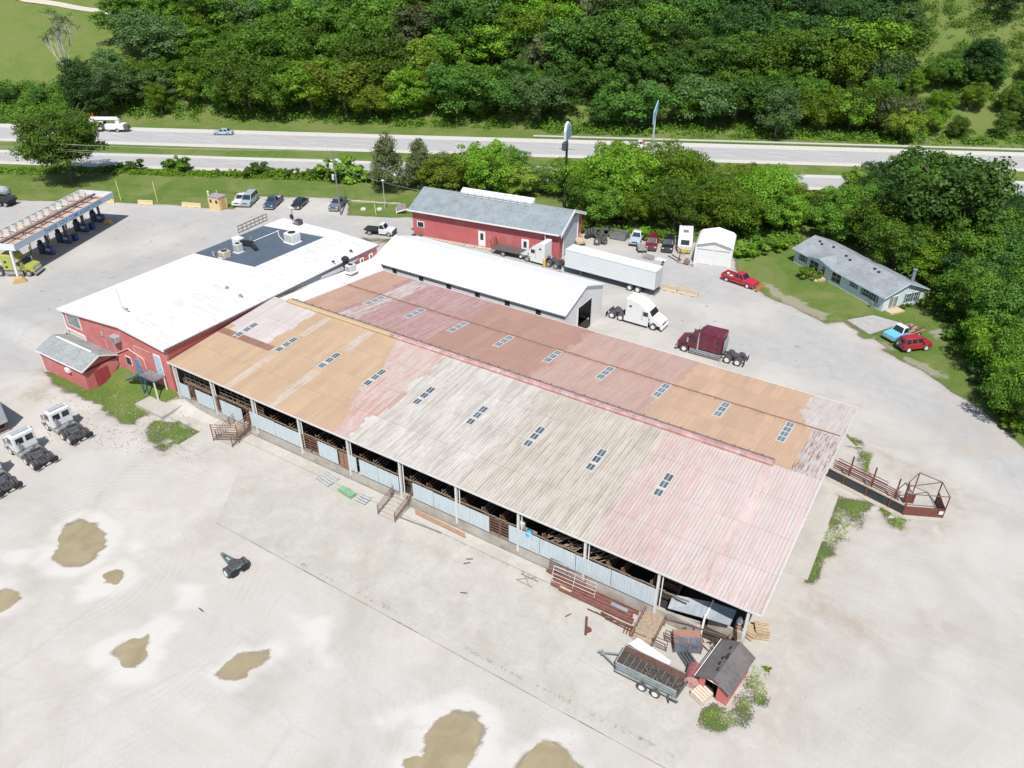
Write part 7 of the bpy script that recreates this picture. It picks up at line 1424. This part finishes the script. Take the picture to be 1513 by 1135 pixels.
# galvanised chute roof hanging by the corner bay and its frame
t = thing('sheet_chute', 'bent galvanised sheet cover with a white post in the open corner bay', 'chute', (0, 0, 0)); gal = ribbed('galvanised_sheet', (.25, .275, .30), .5, 0, rough=.6, var=.2, depth=.01)
m = MB(); m.hexa([(-6.9, -.1, 2.0), (-4.1, .55, 1.95), (-4.0, 1.9, 2.5), (-6.9, .8, 2.7), (-6.9, -.1, 2.06), (-4.1, .55, 2.01), (-4.0, 1.9, 2.56), (-6.9, .8, 2.76)]); m.hexa([(-4.05, .6, 1.95), (-2.2, 1.1, 1.75), (-2.2, 2.5, 2.1), (-4.0, 1.95, 2.5), (-4.05, .6, 2.0), (-2.2, 1.1, 1.8), (-2.2, 2.5, 2.15), (-4.0, 1.95, 2.55)]); m.build('cover', gal, t)
m = MB(); m.bar((-4.05, .2, .4), (-4.05, .5, 2.4), .14); m.bar((-4.05, .5, 2.1), (-4.0, 2.0, 2.7), .08); m.build('support', trimw, t); m = MB(); m.bar((-6.9, -.3, 1.2), (-2.2, .4, 1.2), .06); m.bar((-6.9, -.3, 0), (-6.9, -.3, 1.2), .06); m.bar((-4.6, 0, 0), (-4.6, 0, 1.2), .06); m.bar((-2.2, .4, 0), (-2.2, .4, 1.2), .06); m.build('handrail', plain('brown_rail', (.17, .1, .08)), t)
m = MB(); m.box(-4.0, -1.0, 1.6, 1.75, 0, 1.0); m.hexa([(-6.8, .35, .0), (-4.1, .85, .0), (-4.1, 1.0, 0), (-6.8, .5, 0), (-6.8, .35, 1.1), (-4.1, .85, 1.0), (-4.1, 1.0, 1.0), (-6.8, .5, 1.1)]); m.build('low_wall', conc, t)
m = MB(); q = random.Random(14)
for i in range(26): a = Vector((q.uniform(-5.3, -2.4), q.uniform(-.9, .3), q.uniform(.05, .8))); m.bar(a, a+Vector((q.uniform(-.7, .7), q.uniform(-.6, .6), q.uniform(-.1, .5))), .05)
one(m, rust, 'scrap_pipes', 'tangle of rusty scrap bars behind the barred crate', 'scrap'); m = MB()
for i in range(18): a = Vector((-2.9+i*.03, -3.2+i*.22, .1+.03*(i % 3))); m.bar(a, a+Vector((.5, .9, .15)), .06)
one(m, rust, 'scrap_pipes', 'rusty bars lying along the left wall of the small red shed', 'scrap')
t = thing('barrel_heap', 'white jug on a brown machine under the barn corner eave', 'machine', (-1.75, 2.0, 0)); m = MB(); m.lathe([(.3, 0), (.33, .4), (.25, .9), (.3, 1.2)], (0, 0, 0), n=10); m.bar((-.3, -.8, .3), (.2, .2, 1.5), .16); m.bar((.25, -1, .2), (.1, .1, 1.3), .14); m.build('body', plain('brown_machine', (.28, .17, .12), .8, var=.4), t); m = MB(); m.lathe([(.22, 1.5), (.26, 1.7), (.12, 2.1)], (.05, 0, 0), n=12); m.build('jug', white, t)
# ---------------- stack of red steel purlins, gates and sheets along the wall
m = MB(); q = random.Random(6); redst = plain('red_primer_steel', (.20, .085, .07), .8, var=.35, scale=2)
for i in range(9): y = -1.55+i*.155; m.box(-17.2+q.uniform(-.8, .8)+(.0 if i > 3 else .8), -9.3+q.uniform(-.4, .3), y, y+.1, .18, .34+q.uniform(0, .2))
one(m, redst, 'steel_beams', 'long flat stack of red-brown steel beams along the barn wall at right', 'steel beams')
m = MB(); m.box(-11.4, -9.9, -1.0, -.65, .56, .6); one(m, gal, 'metal_sheet', 'small silver sheet lying on the red steel beams', 'sheet'); m = MB(); m.box(-15.9, -14.8, -1.45, -1.3, .45, .5); one(m, palew, 'timber_offcut', 'short pale timber on the left end of the red steel beams', 'timber')
m = MB(); 
for i in range(10): a = Vector((q.uniform(-13, -9), -1.9+q.uniform(-.3, .2), .15)); m.bar(a, a+Vector((q.uniform(.8, 2.5), q.uniform(-.2, .2), .02)), .07)
for i in range(4): m.bar((-9.4+i*.25, -2.6, .05), (-9.4+i*.25, -2.2, .5), .08)
one(m, rust, 'scrap_rails', 'loose rusty rails and frames in front of the red steel beams', 'scrap')
def gate_panel(a, b, h, lb, mat, zb=0, lean=.25, n=6):
    a = Vector((*a, zb)); b = Vector((*b, zb)); d = b-a; nrm = Vector((-d.y, d.x, 0)).normalized()*lean; m = MB()
    for i in range(n): t_ = i/(n-1); o_ = nrm*t_+Vector((0, 0, .08+(h-.08)*t_)); m.tube(a+o_, b+o_, .035, n=6)
    for s in (0, .5, 1): p = a.lerp(b, s); m.tube(p+Vector((0, 0, .08)), p+nrm+Vector((0, 0, h)), .035, n=6)
    return one(m, mat, 'livestock_gate', lb, 'gate')
gate_panel((-17.6, -.35), (-14.2, -.15), 1.6, 'brown tube gate leaning on the barn wall behind the pale gate', plain('brown_rail', (.17, .1, .08)), .1, .3); gate_panel((-16.9, -1.1), (-12.9, -1.0), 1.35, 'pale pink-white tube gate leaning over the red steel beams', plain('pale_gate', (.52, .40, .36), .6), .35, .45, 5)
m = MB(); gate(m, -19.6, -17.9, -1.6, .1, .1, 2, .05, 4); m.bar((-19.6, -2.4, .12), (-18.0, -1.0, .12), .05); m.bar((-19.8, -1.2, .12), (-18.3, -2.4, .12), .05); m.bar((-19.8, -1.2, .1), (-18.2, -1.2, .1), .06); m.bar((-19.6, -2.4, .1), (-18., -2.4, .1), .06); one(m, plain('grey_frame', (.30, .25, .22), .7), 'bent_scrap', 'flat bent metal frame on the ground left of the gates', 'frame')
m = MB()
for i in range(4): m.hexa([(-32.3+i*.1, -.25-i*.11, .2), (-26.5+i*.12, -.4-i*.1, .2), (-26.5+i*.12, -.31-i*.1, .2), (-32.3+i*.1, -.16-i*.11, .2), (-32.3+i*.1, -.25-i*.11, .32), (-26.5+i*.12, -.4-i*.1, .32), (-26.5+i*.12, -.31-i*.1, .32), (-32.3+i*.1, -.16-i*.11, .32)])
one(m, plain('brown_planks', (.36, .21, .14), .9, var=.25), 'plank_stack', 'flat stack of long brown planks right of the middle loading ramp', 'planks'); m = MB(); m.bar((-33.0, -1.7, .2), (-28.4, -1.3, .2), .08); one(m, steel, 'steel_pipe', 'thin grey pipe on the apron in front of the brown planks', 'pipe')
for (x, y, r_, n_, w_, lb) in ((-42.7, -1.1, -60, 5, 1.7, 'silver corrugated sheets leaning on the kerb left of the green box'), (-37.6, -1.5, -50, 4, 1.1, 'small pile of grey strips between the green box and loading ramp')):
    m = MB()
    for i in range(n_): m.box(-w_*.6, w_*.6, -n_*.16+i*.33, -n_*.16+i*.33+.24, .2+i*.01, .24+i*.01)
    o = one(m, plain('bright_sheet', (.50, .52, .52), .4, .3), 'metal_sheets', lb, 'sheets'); o.location = (x, y, .0); o.rotation_euler = (0, 0, R_(r_+50))
m = MB(); m.box(-.95, .95, -.35, .35, .02, .4); m.box(-.95, .95, -.38, -.35, .1, .45); m.box(-.1, .1, -.4, .4, .4, .45); o = one(m, plain('green_paint', (.20, .36, .22), .7, var=.3), 'feed_trough', 'low faded green trough on the apron below the barn siding', 'trough', bevel=.03); o.location = (-39.6, -1.7, 0); o.rotation_euler = (0, 0, R_(-8))
t = thing('rusty_bracket', 'rusty bent steel bracket lying alone on the concrete apron', 'scrap metal', G(866, 926), R_(-65)); m = MB(); m.bar((-.9, 0, .1), (.9, 0, .1), .2, .18); m.hexa([(.1, .1, .05), (.7, .1, .05), (.5, .45, .05), (.3, .45, .05), (.1, .1, .2), (.7, .1, .2), (.5, .45, .2), (.3, .45, .2)]); m.build('bracket', rust, t)
for (px, py), r_, lb in (((694, 827), 30, 'short dark strip on the apron, upper one below the planks'), ((690, 833), 40, 'short dark strip on the apron, lower one below the planks'), ((685, 877), 20, 'small dark stick lying mid apron'), ((297, 902), -10, 'small stick on the gravel below the green dolly'), ((840, 910), 60, 'thin rusty stick by the bent bracket'), ((1010, 940), 10, 'orange-brown offcut beside the pen crate')):
    g = G(px, py); m = MB(); m.bar((-.3, 0, .05), (.3, .05, .05), .08, .05); o = one(m, rust, 'loose_stick', lb, 'debris'); o.location = g; o.rotation_euler = (0, 0, R_(r_))
# blue and white barrels behind the siding
for (x, y, c_, lb, s) in ((-21.1, .75, 'blue', 'bright blue plastic barrel tipped behind the siding in the seventh bay', 1), (-21.9, .75, 'grey', 'pale grey barrel standing by the post in the seventh bay', 0)):
    m = MB(); m.lathe([(.27, 0), (.3, .1), (.3, .85), (.2, .95)], (0, 0, 0), n=14); o = one(m, plain('barrel_'+c_, (.02, .28, .55) if s else (.45, .47, .48), .4), 'plastic_barrel', lb, 'barrel'); o.location = (x+.9, y, 2.7); 
    if s: o.rotation_euler = (R_(50), 0, .4)
    m = MB(); m.box(x+.5, x+1.4, .45, 1.2, 1.2, 2.68); one(m, wood, 'board_stand', 'weathered board stand under the %s barrel behind the siding' % c_, 'stand')
m = MB(); gate(m, -53.9, -53.0, .6, 1.6, 3.9, 8, .06, 2); m.build('pen_gate', rust2, barn)
# ---------------- loading chute and sorting pen at the right end
t = thing('loading_chute', 'red-brown steel cattle chute and open framed pen at the right end of the barn', 'cattle pen', (0, 0, 0)); rb_ = plain('red_brown_steel', (.15, .045, .035), .65, var=.3, dirt=((.25, .12, .09), .4)); z_ = 0
P0 = Vector((-.6, 26.4, 0)); P1 = Vector((6.9, 24.4, 0)); P2 = Vector((10.1, 27.3, 0)); Q0 = Vector((-.6, 28.4, 0)); Q1 = Vector((5.6, 26.9, 0)); d = (P1-P0).normalized(); nn = Vector((-d.y, d.x, 0))
m = MB(); m.hexa([P0, P1, P1+nn*.05, P0+nn*.05, P0+Vector((0, 0, 1.15)), P1+Vector((0, 0, 1.15)), P1+nn*.05+Vector((0, 0, 1.15)), P0+nn*.05+Vector((0, 0, 1.15))]); m.build('chute_side', ribbed('black_panel', (.035, .045, .05), .8, 0, rough=.4, var=.3, depth=.01), t, label='glossy dark lower side panel')
m = MB(); m.bar(P0+Vector((0, 0, 1.2)), P1+Vector((0, 0, 1.2)), .14); m.bar(P0-nn*.1, P1-nn*.1, .2, .2); m.build('top_plank', plain('pale_plank', (.46, .38, .30), .9), t)
m = MB(); a = P0+nn*1.0; b = P1+nn*1.0-d*1.0
for k_ in range(7): m.bar(a+Vector((0, 0, .3+k_*.22)), b+Vector((0, 0, .3+k_*.22)), .07)
m.build('chute_rail', rb_, t); 
for tt in (.22, .52, .82):
    m = MB(); p = P0.lerp(P1, tt); m.bar(p, p+Vector((0, 0, 1.2)), .14); m.build('post', rb_, t); m = MB(); p2 = p+nn*1.0; m.bar(p2, p2+Vector((0, 0, 3.0)), .15); m.bar(p+Vector((0, 0, 1.2)), p2+Vector((0, 0, 1.9)), .1); m.build('post', rb_, t)
m = MB(); 
for k_ in range(4): m.bar(P0+nn*2.0+Vector((0, 0, .4+k_*.3)), P1+nn*2.0-d*2.6+Vector((0, 0, .4+k_*.3)), .06)
m.build('back_rail', rb_, t)
S1 = P1; S2 = P1+Vector((3.25, 1.55, 0)); S3 = S2+Vector((-.9, 2.0, 0)); S0 = P1+nn*1.8-d*.8; S4 = S0+Vector((.6, 2.0, 0)); H3 = 2.6; up = Vector((0, 0, H3))
m = MB(); e = (S2-S1).normalized(); ne = Vector((-e.y, e.x, 0))*.05; m.hexa([S1, S2, S2+ne, S1+ne, S1+Vector((0, 0, 1.1)), S2+Vector((0, 0, 1.1)), S2+ne+Vector((0, 0, 1.1)), S1+ne+Vector((0, 0, 1.1))]); m.hexa([S2+ne, S3, S3+Vector((.05, 0, 0)), S2+ne+Vector((.05, 0, 0)), S2+ne+Vector((0, 0, 1.1)), S3+Vector((0, 0, 1.4)), S3+Vector((.05, 0, 1.4)), S2+ne+Vector((.05, 0, 1.1))]); m.build('pen_panel', rb_, t)
m = MB(); m.hexa([S0, S0+Vector((.9, .3, 0)), S0+Vector((.9, .36, 0)), S0+Vector((0, .06, 0)), S0+Vector((0, 0, 1.2)), S0+Vector((.9, .3, 1.2)), S0+Vector((.9, .36, 1.2)), S0+Vector((0, .06, 1.2))]); m.build('gate_panel', rb_, t)
for p, h in ((S1, 2.6), (S2, 2.6), (S3, 2.6), (S0, 2.6), (S4, 2.6), (S1+(S2-S1)*0+Vector((-.2, 1.2, 0)), 2.6)): m = MB(); m.bar(p, p+Vector((0, 0, h)), .11 if p is not S1 else .15); m.build('post', rb_, t)
m = MB()
for a, b in ((S1, S2), (S2, S3), (S3, S4), (S4, S0), (S0, S1), (S1+Vector((-.2, 1.2, 0)), S3)): m.bar(a+up, b+up, .07)
m.bar(S0+up, S1+Vector((0, 0, 1.2)), .05); m.build('top_frame', plain('brown_rail', (.17, .1, .08)), t); m = MB(); m.box(S2.x-.95, S2.x-.55, S2.y-.5, S2.y-.46, .6, .95); m.hexa([(S2.x-.85, S2.y-.46, .62), (S2.x-.45, S2.y-.27, .62), (S2.x-.45, S2.y-.24, .62), (S2.x-.85, S2.y-.43, .62), (S2.x-.85, S2.y-.46, 1.0), (S2.x-.45, S2.y-.27, 1.0), (S2.x-.45, S2.y-.24, 1.0), (S2.x-.85, S2.y-.43, 1.0)]) if False else None
m = MB(); p = S1.lerp(S2, .86)-ne*1.6; q_ = S1.lerp(S2, .97)-ne*1.6; m.hexa([p+Vector((0, 0, .5)), q_+Vector((0, 0, .5)), q_-ne*.4+Vector((0, 0, .5)), p-ne*.4+Vector((0, 0, .5)), p+Vector((0, 0, .9)), q_+Vector((0, 0, .9)), q_-ne*.4+Vector((0, 0, .9)), p-ne*.4+Vector((0, 0, .9))]); m.build('notice', white, t)
slab('pavement', [(5.8, 23.2), (10.6, 25.6), (10.4, 26.6), (9., 28.6), (5.2, 28.), (6.3, 25.)], .05, label='concrete pad under the cattle pen'); slab('pavement', [(-.4, 25.9), (6.6, 23.9), (7.0, 24.4), (5., 27.6), (-.4, 28.8)], .07)
# ---------------- scrap corner by the wood
def tyre_at(px, py, r, tilt, az, lb, z=.0, w=None):
    g = G(px, py); w = w or r*.42; m = MB(); pr_ = [(r*.55, -w/2), (r*.92, -w/2), (r, -w*.3), (r, w*.3), (r*.92, w/2), (r*.55, w/2), (r*.5, 0), (r*.55, -w/2)]
    n = 18; vs = []; fs = []
    for rr, tt in pr_[:-1]:
        for i in range(n): a = 6.2832*i/n; vs.append((rr*math.cos(a), rr*math.sin(a), tt))
    k_ = len(pr_)-1
    for j in range(k_):
        for i in range(n): fs.append((j*n+i, j*n+(i+1) % n, ((j+1) % k_)*n+(i+1) % n, ((j+1) % k_)*n+i))
    m.add(vs, fs); o = one(m, tyre_m, 'old_tyre', lb, 'tyre', 'old tyres dumped by the wood'); o.location = g+Vector((0, 0, z+w/2+abs(math.sin(tilt))*r*.9)); o.rotation_euler = (tilt, 0, az)
for i, (px, py, r, tl, az, z, lb) in enumerate([(867, 352, .8, 1.3, 1.9, 0, 'standing big tyre at the left end of the tyre row'), (871, 351, .8, 1.3, 1.9, 0, 'second standing tyre of the row by the wood'), (875, 350, .8, 1.3, 1.9, 0, 'third standing tyre of the row by the wood'), (879, 349, .8, 1.3, 1.9, 0, 'fourth standing tyre of the row by the wood'), (883, 352, .95, 1.1, 1.2, 0, 'largest leaning tyre with its open side to us'),
        (892, 355, .6, .3, 0, 0, 'tyre lying flat right of the leaning one'), (895, 349, .7, 1.2, .4, 0, 'upper leaning tyre of the heap'), (900, 346, .7, 1.0, .9, .2, 'tyre on top of the heap at right'), (903, 350, .7, .9, -.4, 0, 'tyre at the right foot of the heap'), (893, 344, .6, 1.2, -.7, .2, 'rear tyre of the heap near the leaves'), (882, 362, .6, 1.0, .4, 0, 'tyre left of the small engine in the yard'), (893, 361, .6, 1.1, 1.2, 0, 'tyre right of the small engine in the yard'), (762, 355, .01, 0, 0, 0, ''), (612, 349, .45, .2, 0, 0, 'dark tyre at the left corner of the red workshop'), (621, 350, .4, .2, 0, 0, 'second dark tyre at the corner of the red workshop')]):
    if r > .05: tyre_at(px, py, r, tl, az, lb, z)
def wreck():
    g = G(853, 358); t = thing('car_wreck', 'stripped tan car body wreck beside the grey gable of the workshop', 'wreck', g, R_(-40)); tn = plain('tan_wreck', (.45, .36, .25), .8, var=.4, dirt=((.2, .1, .06), .5)); m = MB(); m.prism(arch_profile(3.8, .35, [(1.9, .75), (.6, .95), (-1.3, .9), (-1.9, .8)], (-1.2, 1.2), .4), -.8, .8, 'y'); m.build('body', tn, t, bevel=.05)
    m = MB()
    for a, b in (((.6, -.7, .9), (.1, -.6, 1.35)), ((.6, .7, .9), (.1, .6, 1.35)), ((.1, -.6, 1.35), (-1.0, -.6, 1.35)), ((.1, .6, 1.35), (-1.0, .6, 1.35)), ((-1.0, -.6, 1.35), (-1.5, -.7, .9)), ((-1., .6, 1.35), (-1.5, .7, .9)), ((.1, -.6, 1.35), (.1, .6, 1.35)), ((-1., -.6, 1.35), (-1., .6, 1.35))): m.bar(a, b, .1)
    m.build('roof_frame', tn, t)
    for x in (-1.2, 1.2):
        for s in (-1, 1): wheel(t, x, s*.72, .32, .2, s)
wreck()
g = G(888, 360); t = thing('small_engine', 'greasy grey engine between two tyres on the yard', 'engine', g); m = MB(); m.box(-.4, .4, -.3, .3, .1, .8); m.lathe([(.12, .8), (.12, 1.3)], (.1, 0, 0), n=8); m.tube((-.6, 0, .4), (.6, .1, .5), .1); m.build('block', frame_m, t, bevel=.03)
g = G(914, 353); t = thing('steel_skip', 'grey open bin half covered by leaves beside the tyre heap', 'skip', g, R_(5)); m = MB(); m.box(-1.4, 1.4, -.75, -.65, .1, 1.3); m.box(-1.4, 1.4, .65, .75, .1, 1.3); m.box(-1.4, -1.3, -.65, .65, .1, 1.3); m.box(1.3, 1.4, -.65, .65, .1, 1.3); m.box(-1.3, 1.3, -.65, .65, .1, .18); m.build('shell', plain('skip_grey', (.17, .17, .17), .7), t); m = MB(); m.bar((-1.45, -.75, 1.32), (1.45, -.75, 1.32), .1); m.bar((-1.45, .75, 1.32), (1.45, .75, 1.32), .1); m.build('rim', steel, t)
g = G(850, 373); t = thing('tangled_scrap', 'dark green metal frames with a white sheet behind the silver trailer', 'scrap', g, .2); m = MB(); q = random.Random(17)
for i in range(12): a = Vector((q.uniform(-1.5, 1.5), q.uniform(-.6, .6), q.uniform(.1, .8))); m.bar(a, a+Vector((q.uniform(-1, 1), q.uniform(-.5, .5), q.uniform(0, .8))), .09)
m.build('frames', plain('dark_green_steel', (.05, .09, .08), .6), t); m = MB(); m.box(.2, .8, -.4, .3, .8, .86); m.build('sheet', white, t)
g = G(948, 370); t = thing('utility_trailer', 'small grey slatted trailer with junk in front of the maroon car', 'trailer', g, R_(-60)); m = MB(); m.box(-1.4, 1.4, -.75, .75, .5, .58)
for i in range(6): m.box(-1.4, 1.4, -.75+i*.28, -.68+i*.28, .58, .62)
m.build('bed', plain('grey_wood', (.27, .25, .23), .9), t); m = MB(); 
for s in (-.75, .75): m.bar((-1.4, s, .9), (1.4, s, .9), .06); m.bar((-1.4, s, .6), (-1.4, s, .9), .06); m.bar((1.4, s, .6), (1.4, s, .9), .06)
m.bar((1.4, 0, .5), (2.4, 0, .5), .08); m.build('rail', steel, t)
for s in (-1, 1): wheel(t, 0, s*.85, .3, .18, s)
g = G(958, 382); m = MB(); m.prism([(-.9, 0), (.9, .1), (.7, .5), (-.7, .55)], -.5, .5, 'y'); o = one(m, plain('grey_hull', (.27, .26, .25), .6, var=.4), 'engine_cover', 'grey machine cover lying right of the small slatted trailer', 'scrap', bevel=.05); o.location = g
g = G(979, 391); t = thing('wheel_axle', 'short axle with two small wheels lying on the asphalt', 'axle', g, R_(-75)); m = MB(); m.tube((-.55, 0, .2), (.55, 0, .2), .07); m.build('shaft', rust, t)
for s in (-.55, .55): m = MB(); m.lathe([(.2, -.08), (.22, 0), (.2, .08)], (s, 0, .2), 'x', 12); m.build('wheel', frame_m, t)
g = G(976, 384); m = MB(); m.hexa([(-.9, -.5, .02), (.9, -.6, .02), (1, .5, .02), (-.7, .6, .02), (-.9, -.5, .08), (.9, -.6, .08), (1, .5, .1), (-.7, .6, .08)]); o = one(m, white, 'white_sheet', 'white sheet lying on the asphalt by the axle', 'sheet'); o.location = g
g = G(1000, 384); t = thing('engine_hoist', 'rusty engine hoist frame in front of the camper', 'hoist', g, R_(-30)); m = MB(); m.bar((-1.8, -.4, .15), (.6, -.4, .15), .1); m.bar((-1.8, .4, .15), (.6, .4, .15), .1); m.bar((.6, -.4, .15), (.6, .4, .15), .1); m.bar((.6, 0, .15), (.6, 0, 2.0), .12); m.bar((.6, 0, 2.0), (-.8, 0, 2.2), .1); m.build('frame', rust2, t)
g = G(1014, 391); t = thing('small_machine', 'grey machine on a low bar frame left of the garage door', 'machine', g, R_(-5)); m = MB(); m.bar((-1.3, -.3, .2), (1.1, -.1, .25), .08); m.lathe([(.12, .0), (.14, .1), (.12, .25)], (-1.3, -.3, .1), n=8); m.lathe([(.14, 0), (.14, .3)], (1.1, -.1, .1), n=8); m.build('frame', steel, t); m = MB(); m.box(-.4, .4, -.3, .4, .2, .8); m.lathe([(.2, .8), (.2, 1.1)], (0, 0, 0), n=10); m.build('motor', plain('brown_machine', (.28, .17, .12)), t, bevel=.04)
g = G(919, 331); t = thing('orange_machine', 'orange machine cab overgrown with leaves in the wood edge', 'machine', g, .3); m = MB(); m.box(-.9, .9, -.7, .7, 1.6, 1.8); m.lathe([(.7, 1.8), (.6, 2.0), (.1, 2.1)], (0, 0, 0), n=12); m.build('roof', plain('orange_cab', (.5, .17, .08), .6), t); m = MB()
for x in (-.8, .8):
    for y in (-.6, .6): m.bar((x, y, 0), (x, y, 1.6), .08)
m.box(-.8, .8, -.6, .6, 0, .8); m.build('frame', rust, t)
# ladder on the workshop wall, boards along its foot
w0 = mb.matrix_basis; t = thing('pink_ladder', 'pale pink ladder hung flat on the red workshop wall', 'ladder', (-50.4, 59.5, 0), R_(8.0)); m = MB(); m.bar((-4.6, -.12, 1.9), (-2.0, -.12, 1.9), .08); m.bar((-4.6, -.12, 1.35), (-2.0, -.12, 1.35), .08)
for i in range(5): m.bar((-4.5+i*.6, -.12, 1.35), (-4.5+i*.6, -.12, 1.9), .06)
m.build('rails', plain('pink_ladder', (.6, .36, .34), .6), t)
m = MB(); q = random.Random(19)
m.box(-23, -1.5, -1.0, -.5, .02, .05)
for i in range(12): x = -23+i*1.8; m.box(x, x+q.uniform(1, 1.7), -1.2+q.uniform(-.2, .2), -.5+q.uniform(-.1, .2), .02, .1+q.random()*.15)
o = one(m, plain('foot_boards', (.46, .40, .30), .9, var=.4), 'board_walk', 'pale boards and rubble along the foot of the red workshop', 'boards'); o.location = (-50.4, 59.5, 0); o.rotation_euler = (0, 0, R_(8.0))
# stones by the shed path: scattered gravel lumps
q = np.random.default_rng(3); m = MB()
for i in range(900):
    px, py = q.uniform(60, 300), q.uniform(560, 680)
    if not (590 < py+(px-100)*-.1 < 660 and px > 70): continue
    g = G(px, py); r = q.uniform(.03, .09); m.lathe([(r*.4, 0), (r, r*.3), (r*.5, r*.9)], g, n=5)
for i in range(500):
    px, py = q.uniform(560, 1300), q.uniform(760, 1100); g = G(px, py)
    if g.y > -1.2 and g.x < 0: continue
    r = q.uniform(.02, .05); m.lathe([(r*.4, 0), (r, r*.3), (r*.5, r*.9)], g, n=5)
o = m.build('loose_stones', plain('stones', (.30, .27, .22), .95, var=.5)); tag(o, 'scattered loose stones on the gravel', None, None, 'stuff')

# ---------------- make every label single its thing out
def uniq():
    tops = [o for o in bpy.data.objects if o.parent is None and o.get('category') and o.get('label')]; D = {}
    for o in tops: D.setdefault(o['label'], []).append(o)
    ords = ['first', 'second', 'third', 'fourth', 'fifth', 'sixth', 'seventh', 'eighth', 'ninth', 'tenth', 'eleventh', 'twelfth']
    for lb, L in D.items():
        if len(L) < 2 or L[0]['category'] == 'wire': continue
        L.sort(key=lambda o: PX(o.location)[0]); n = len(L)
        for i, o in enumerate(L):
            w = (('left one', 'right one') if n == 2 else ('left one of three', 'middle one of three', 'right one of three') if n == 3 else [ords[min(j, 11)]+' from left' for j in range(n)])[i]
            o['label'] = lb+', '+w
uniq()
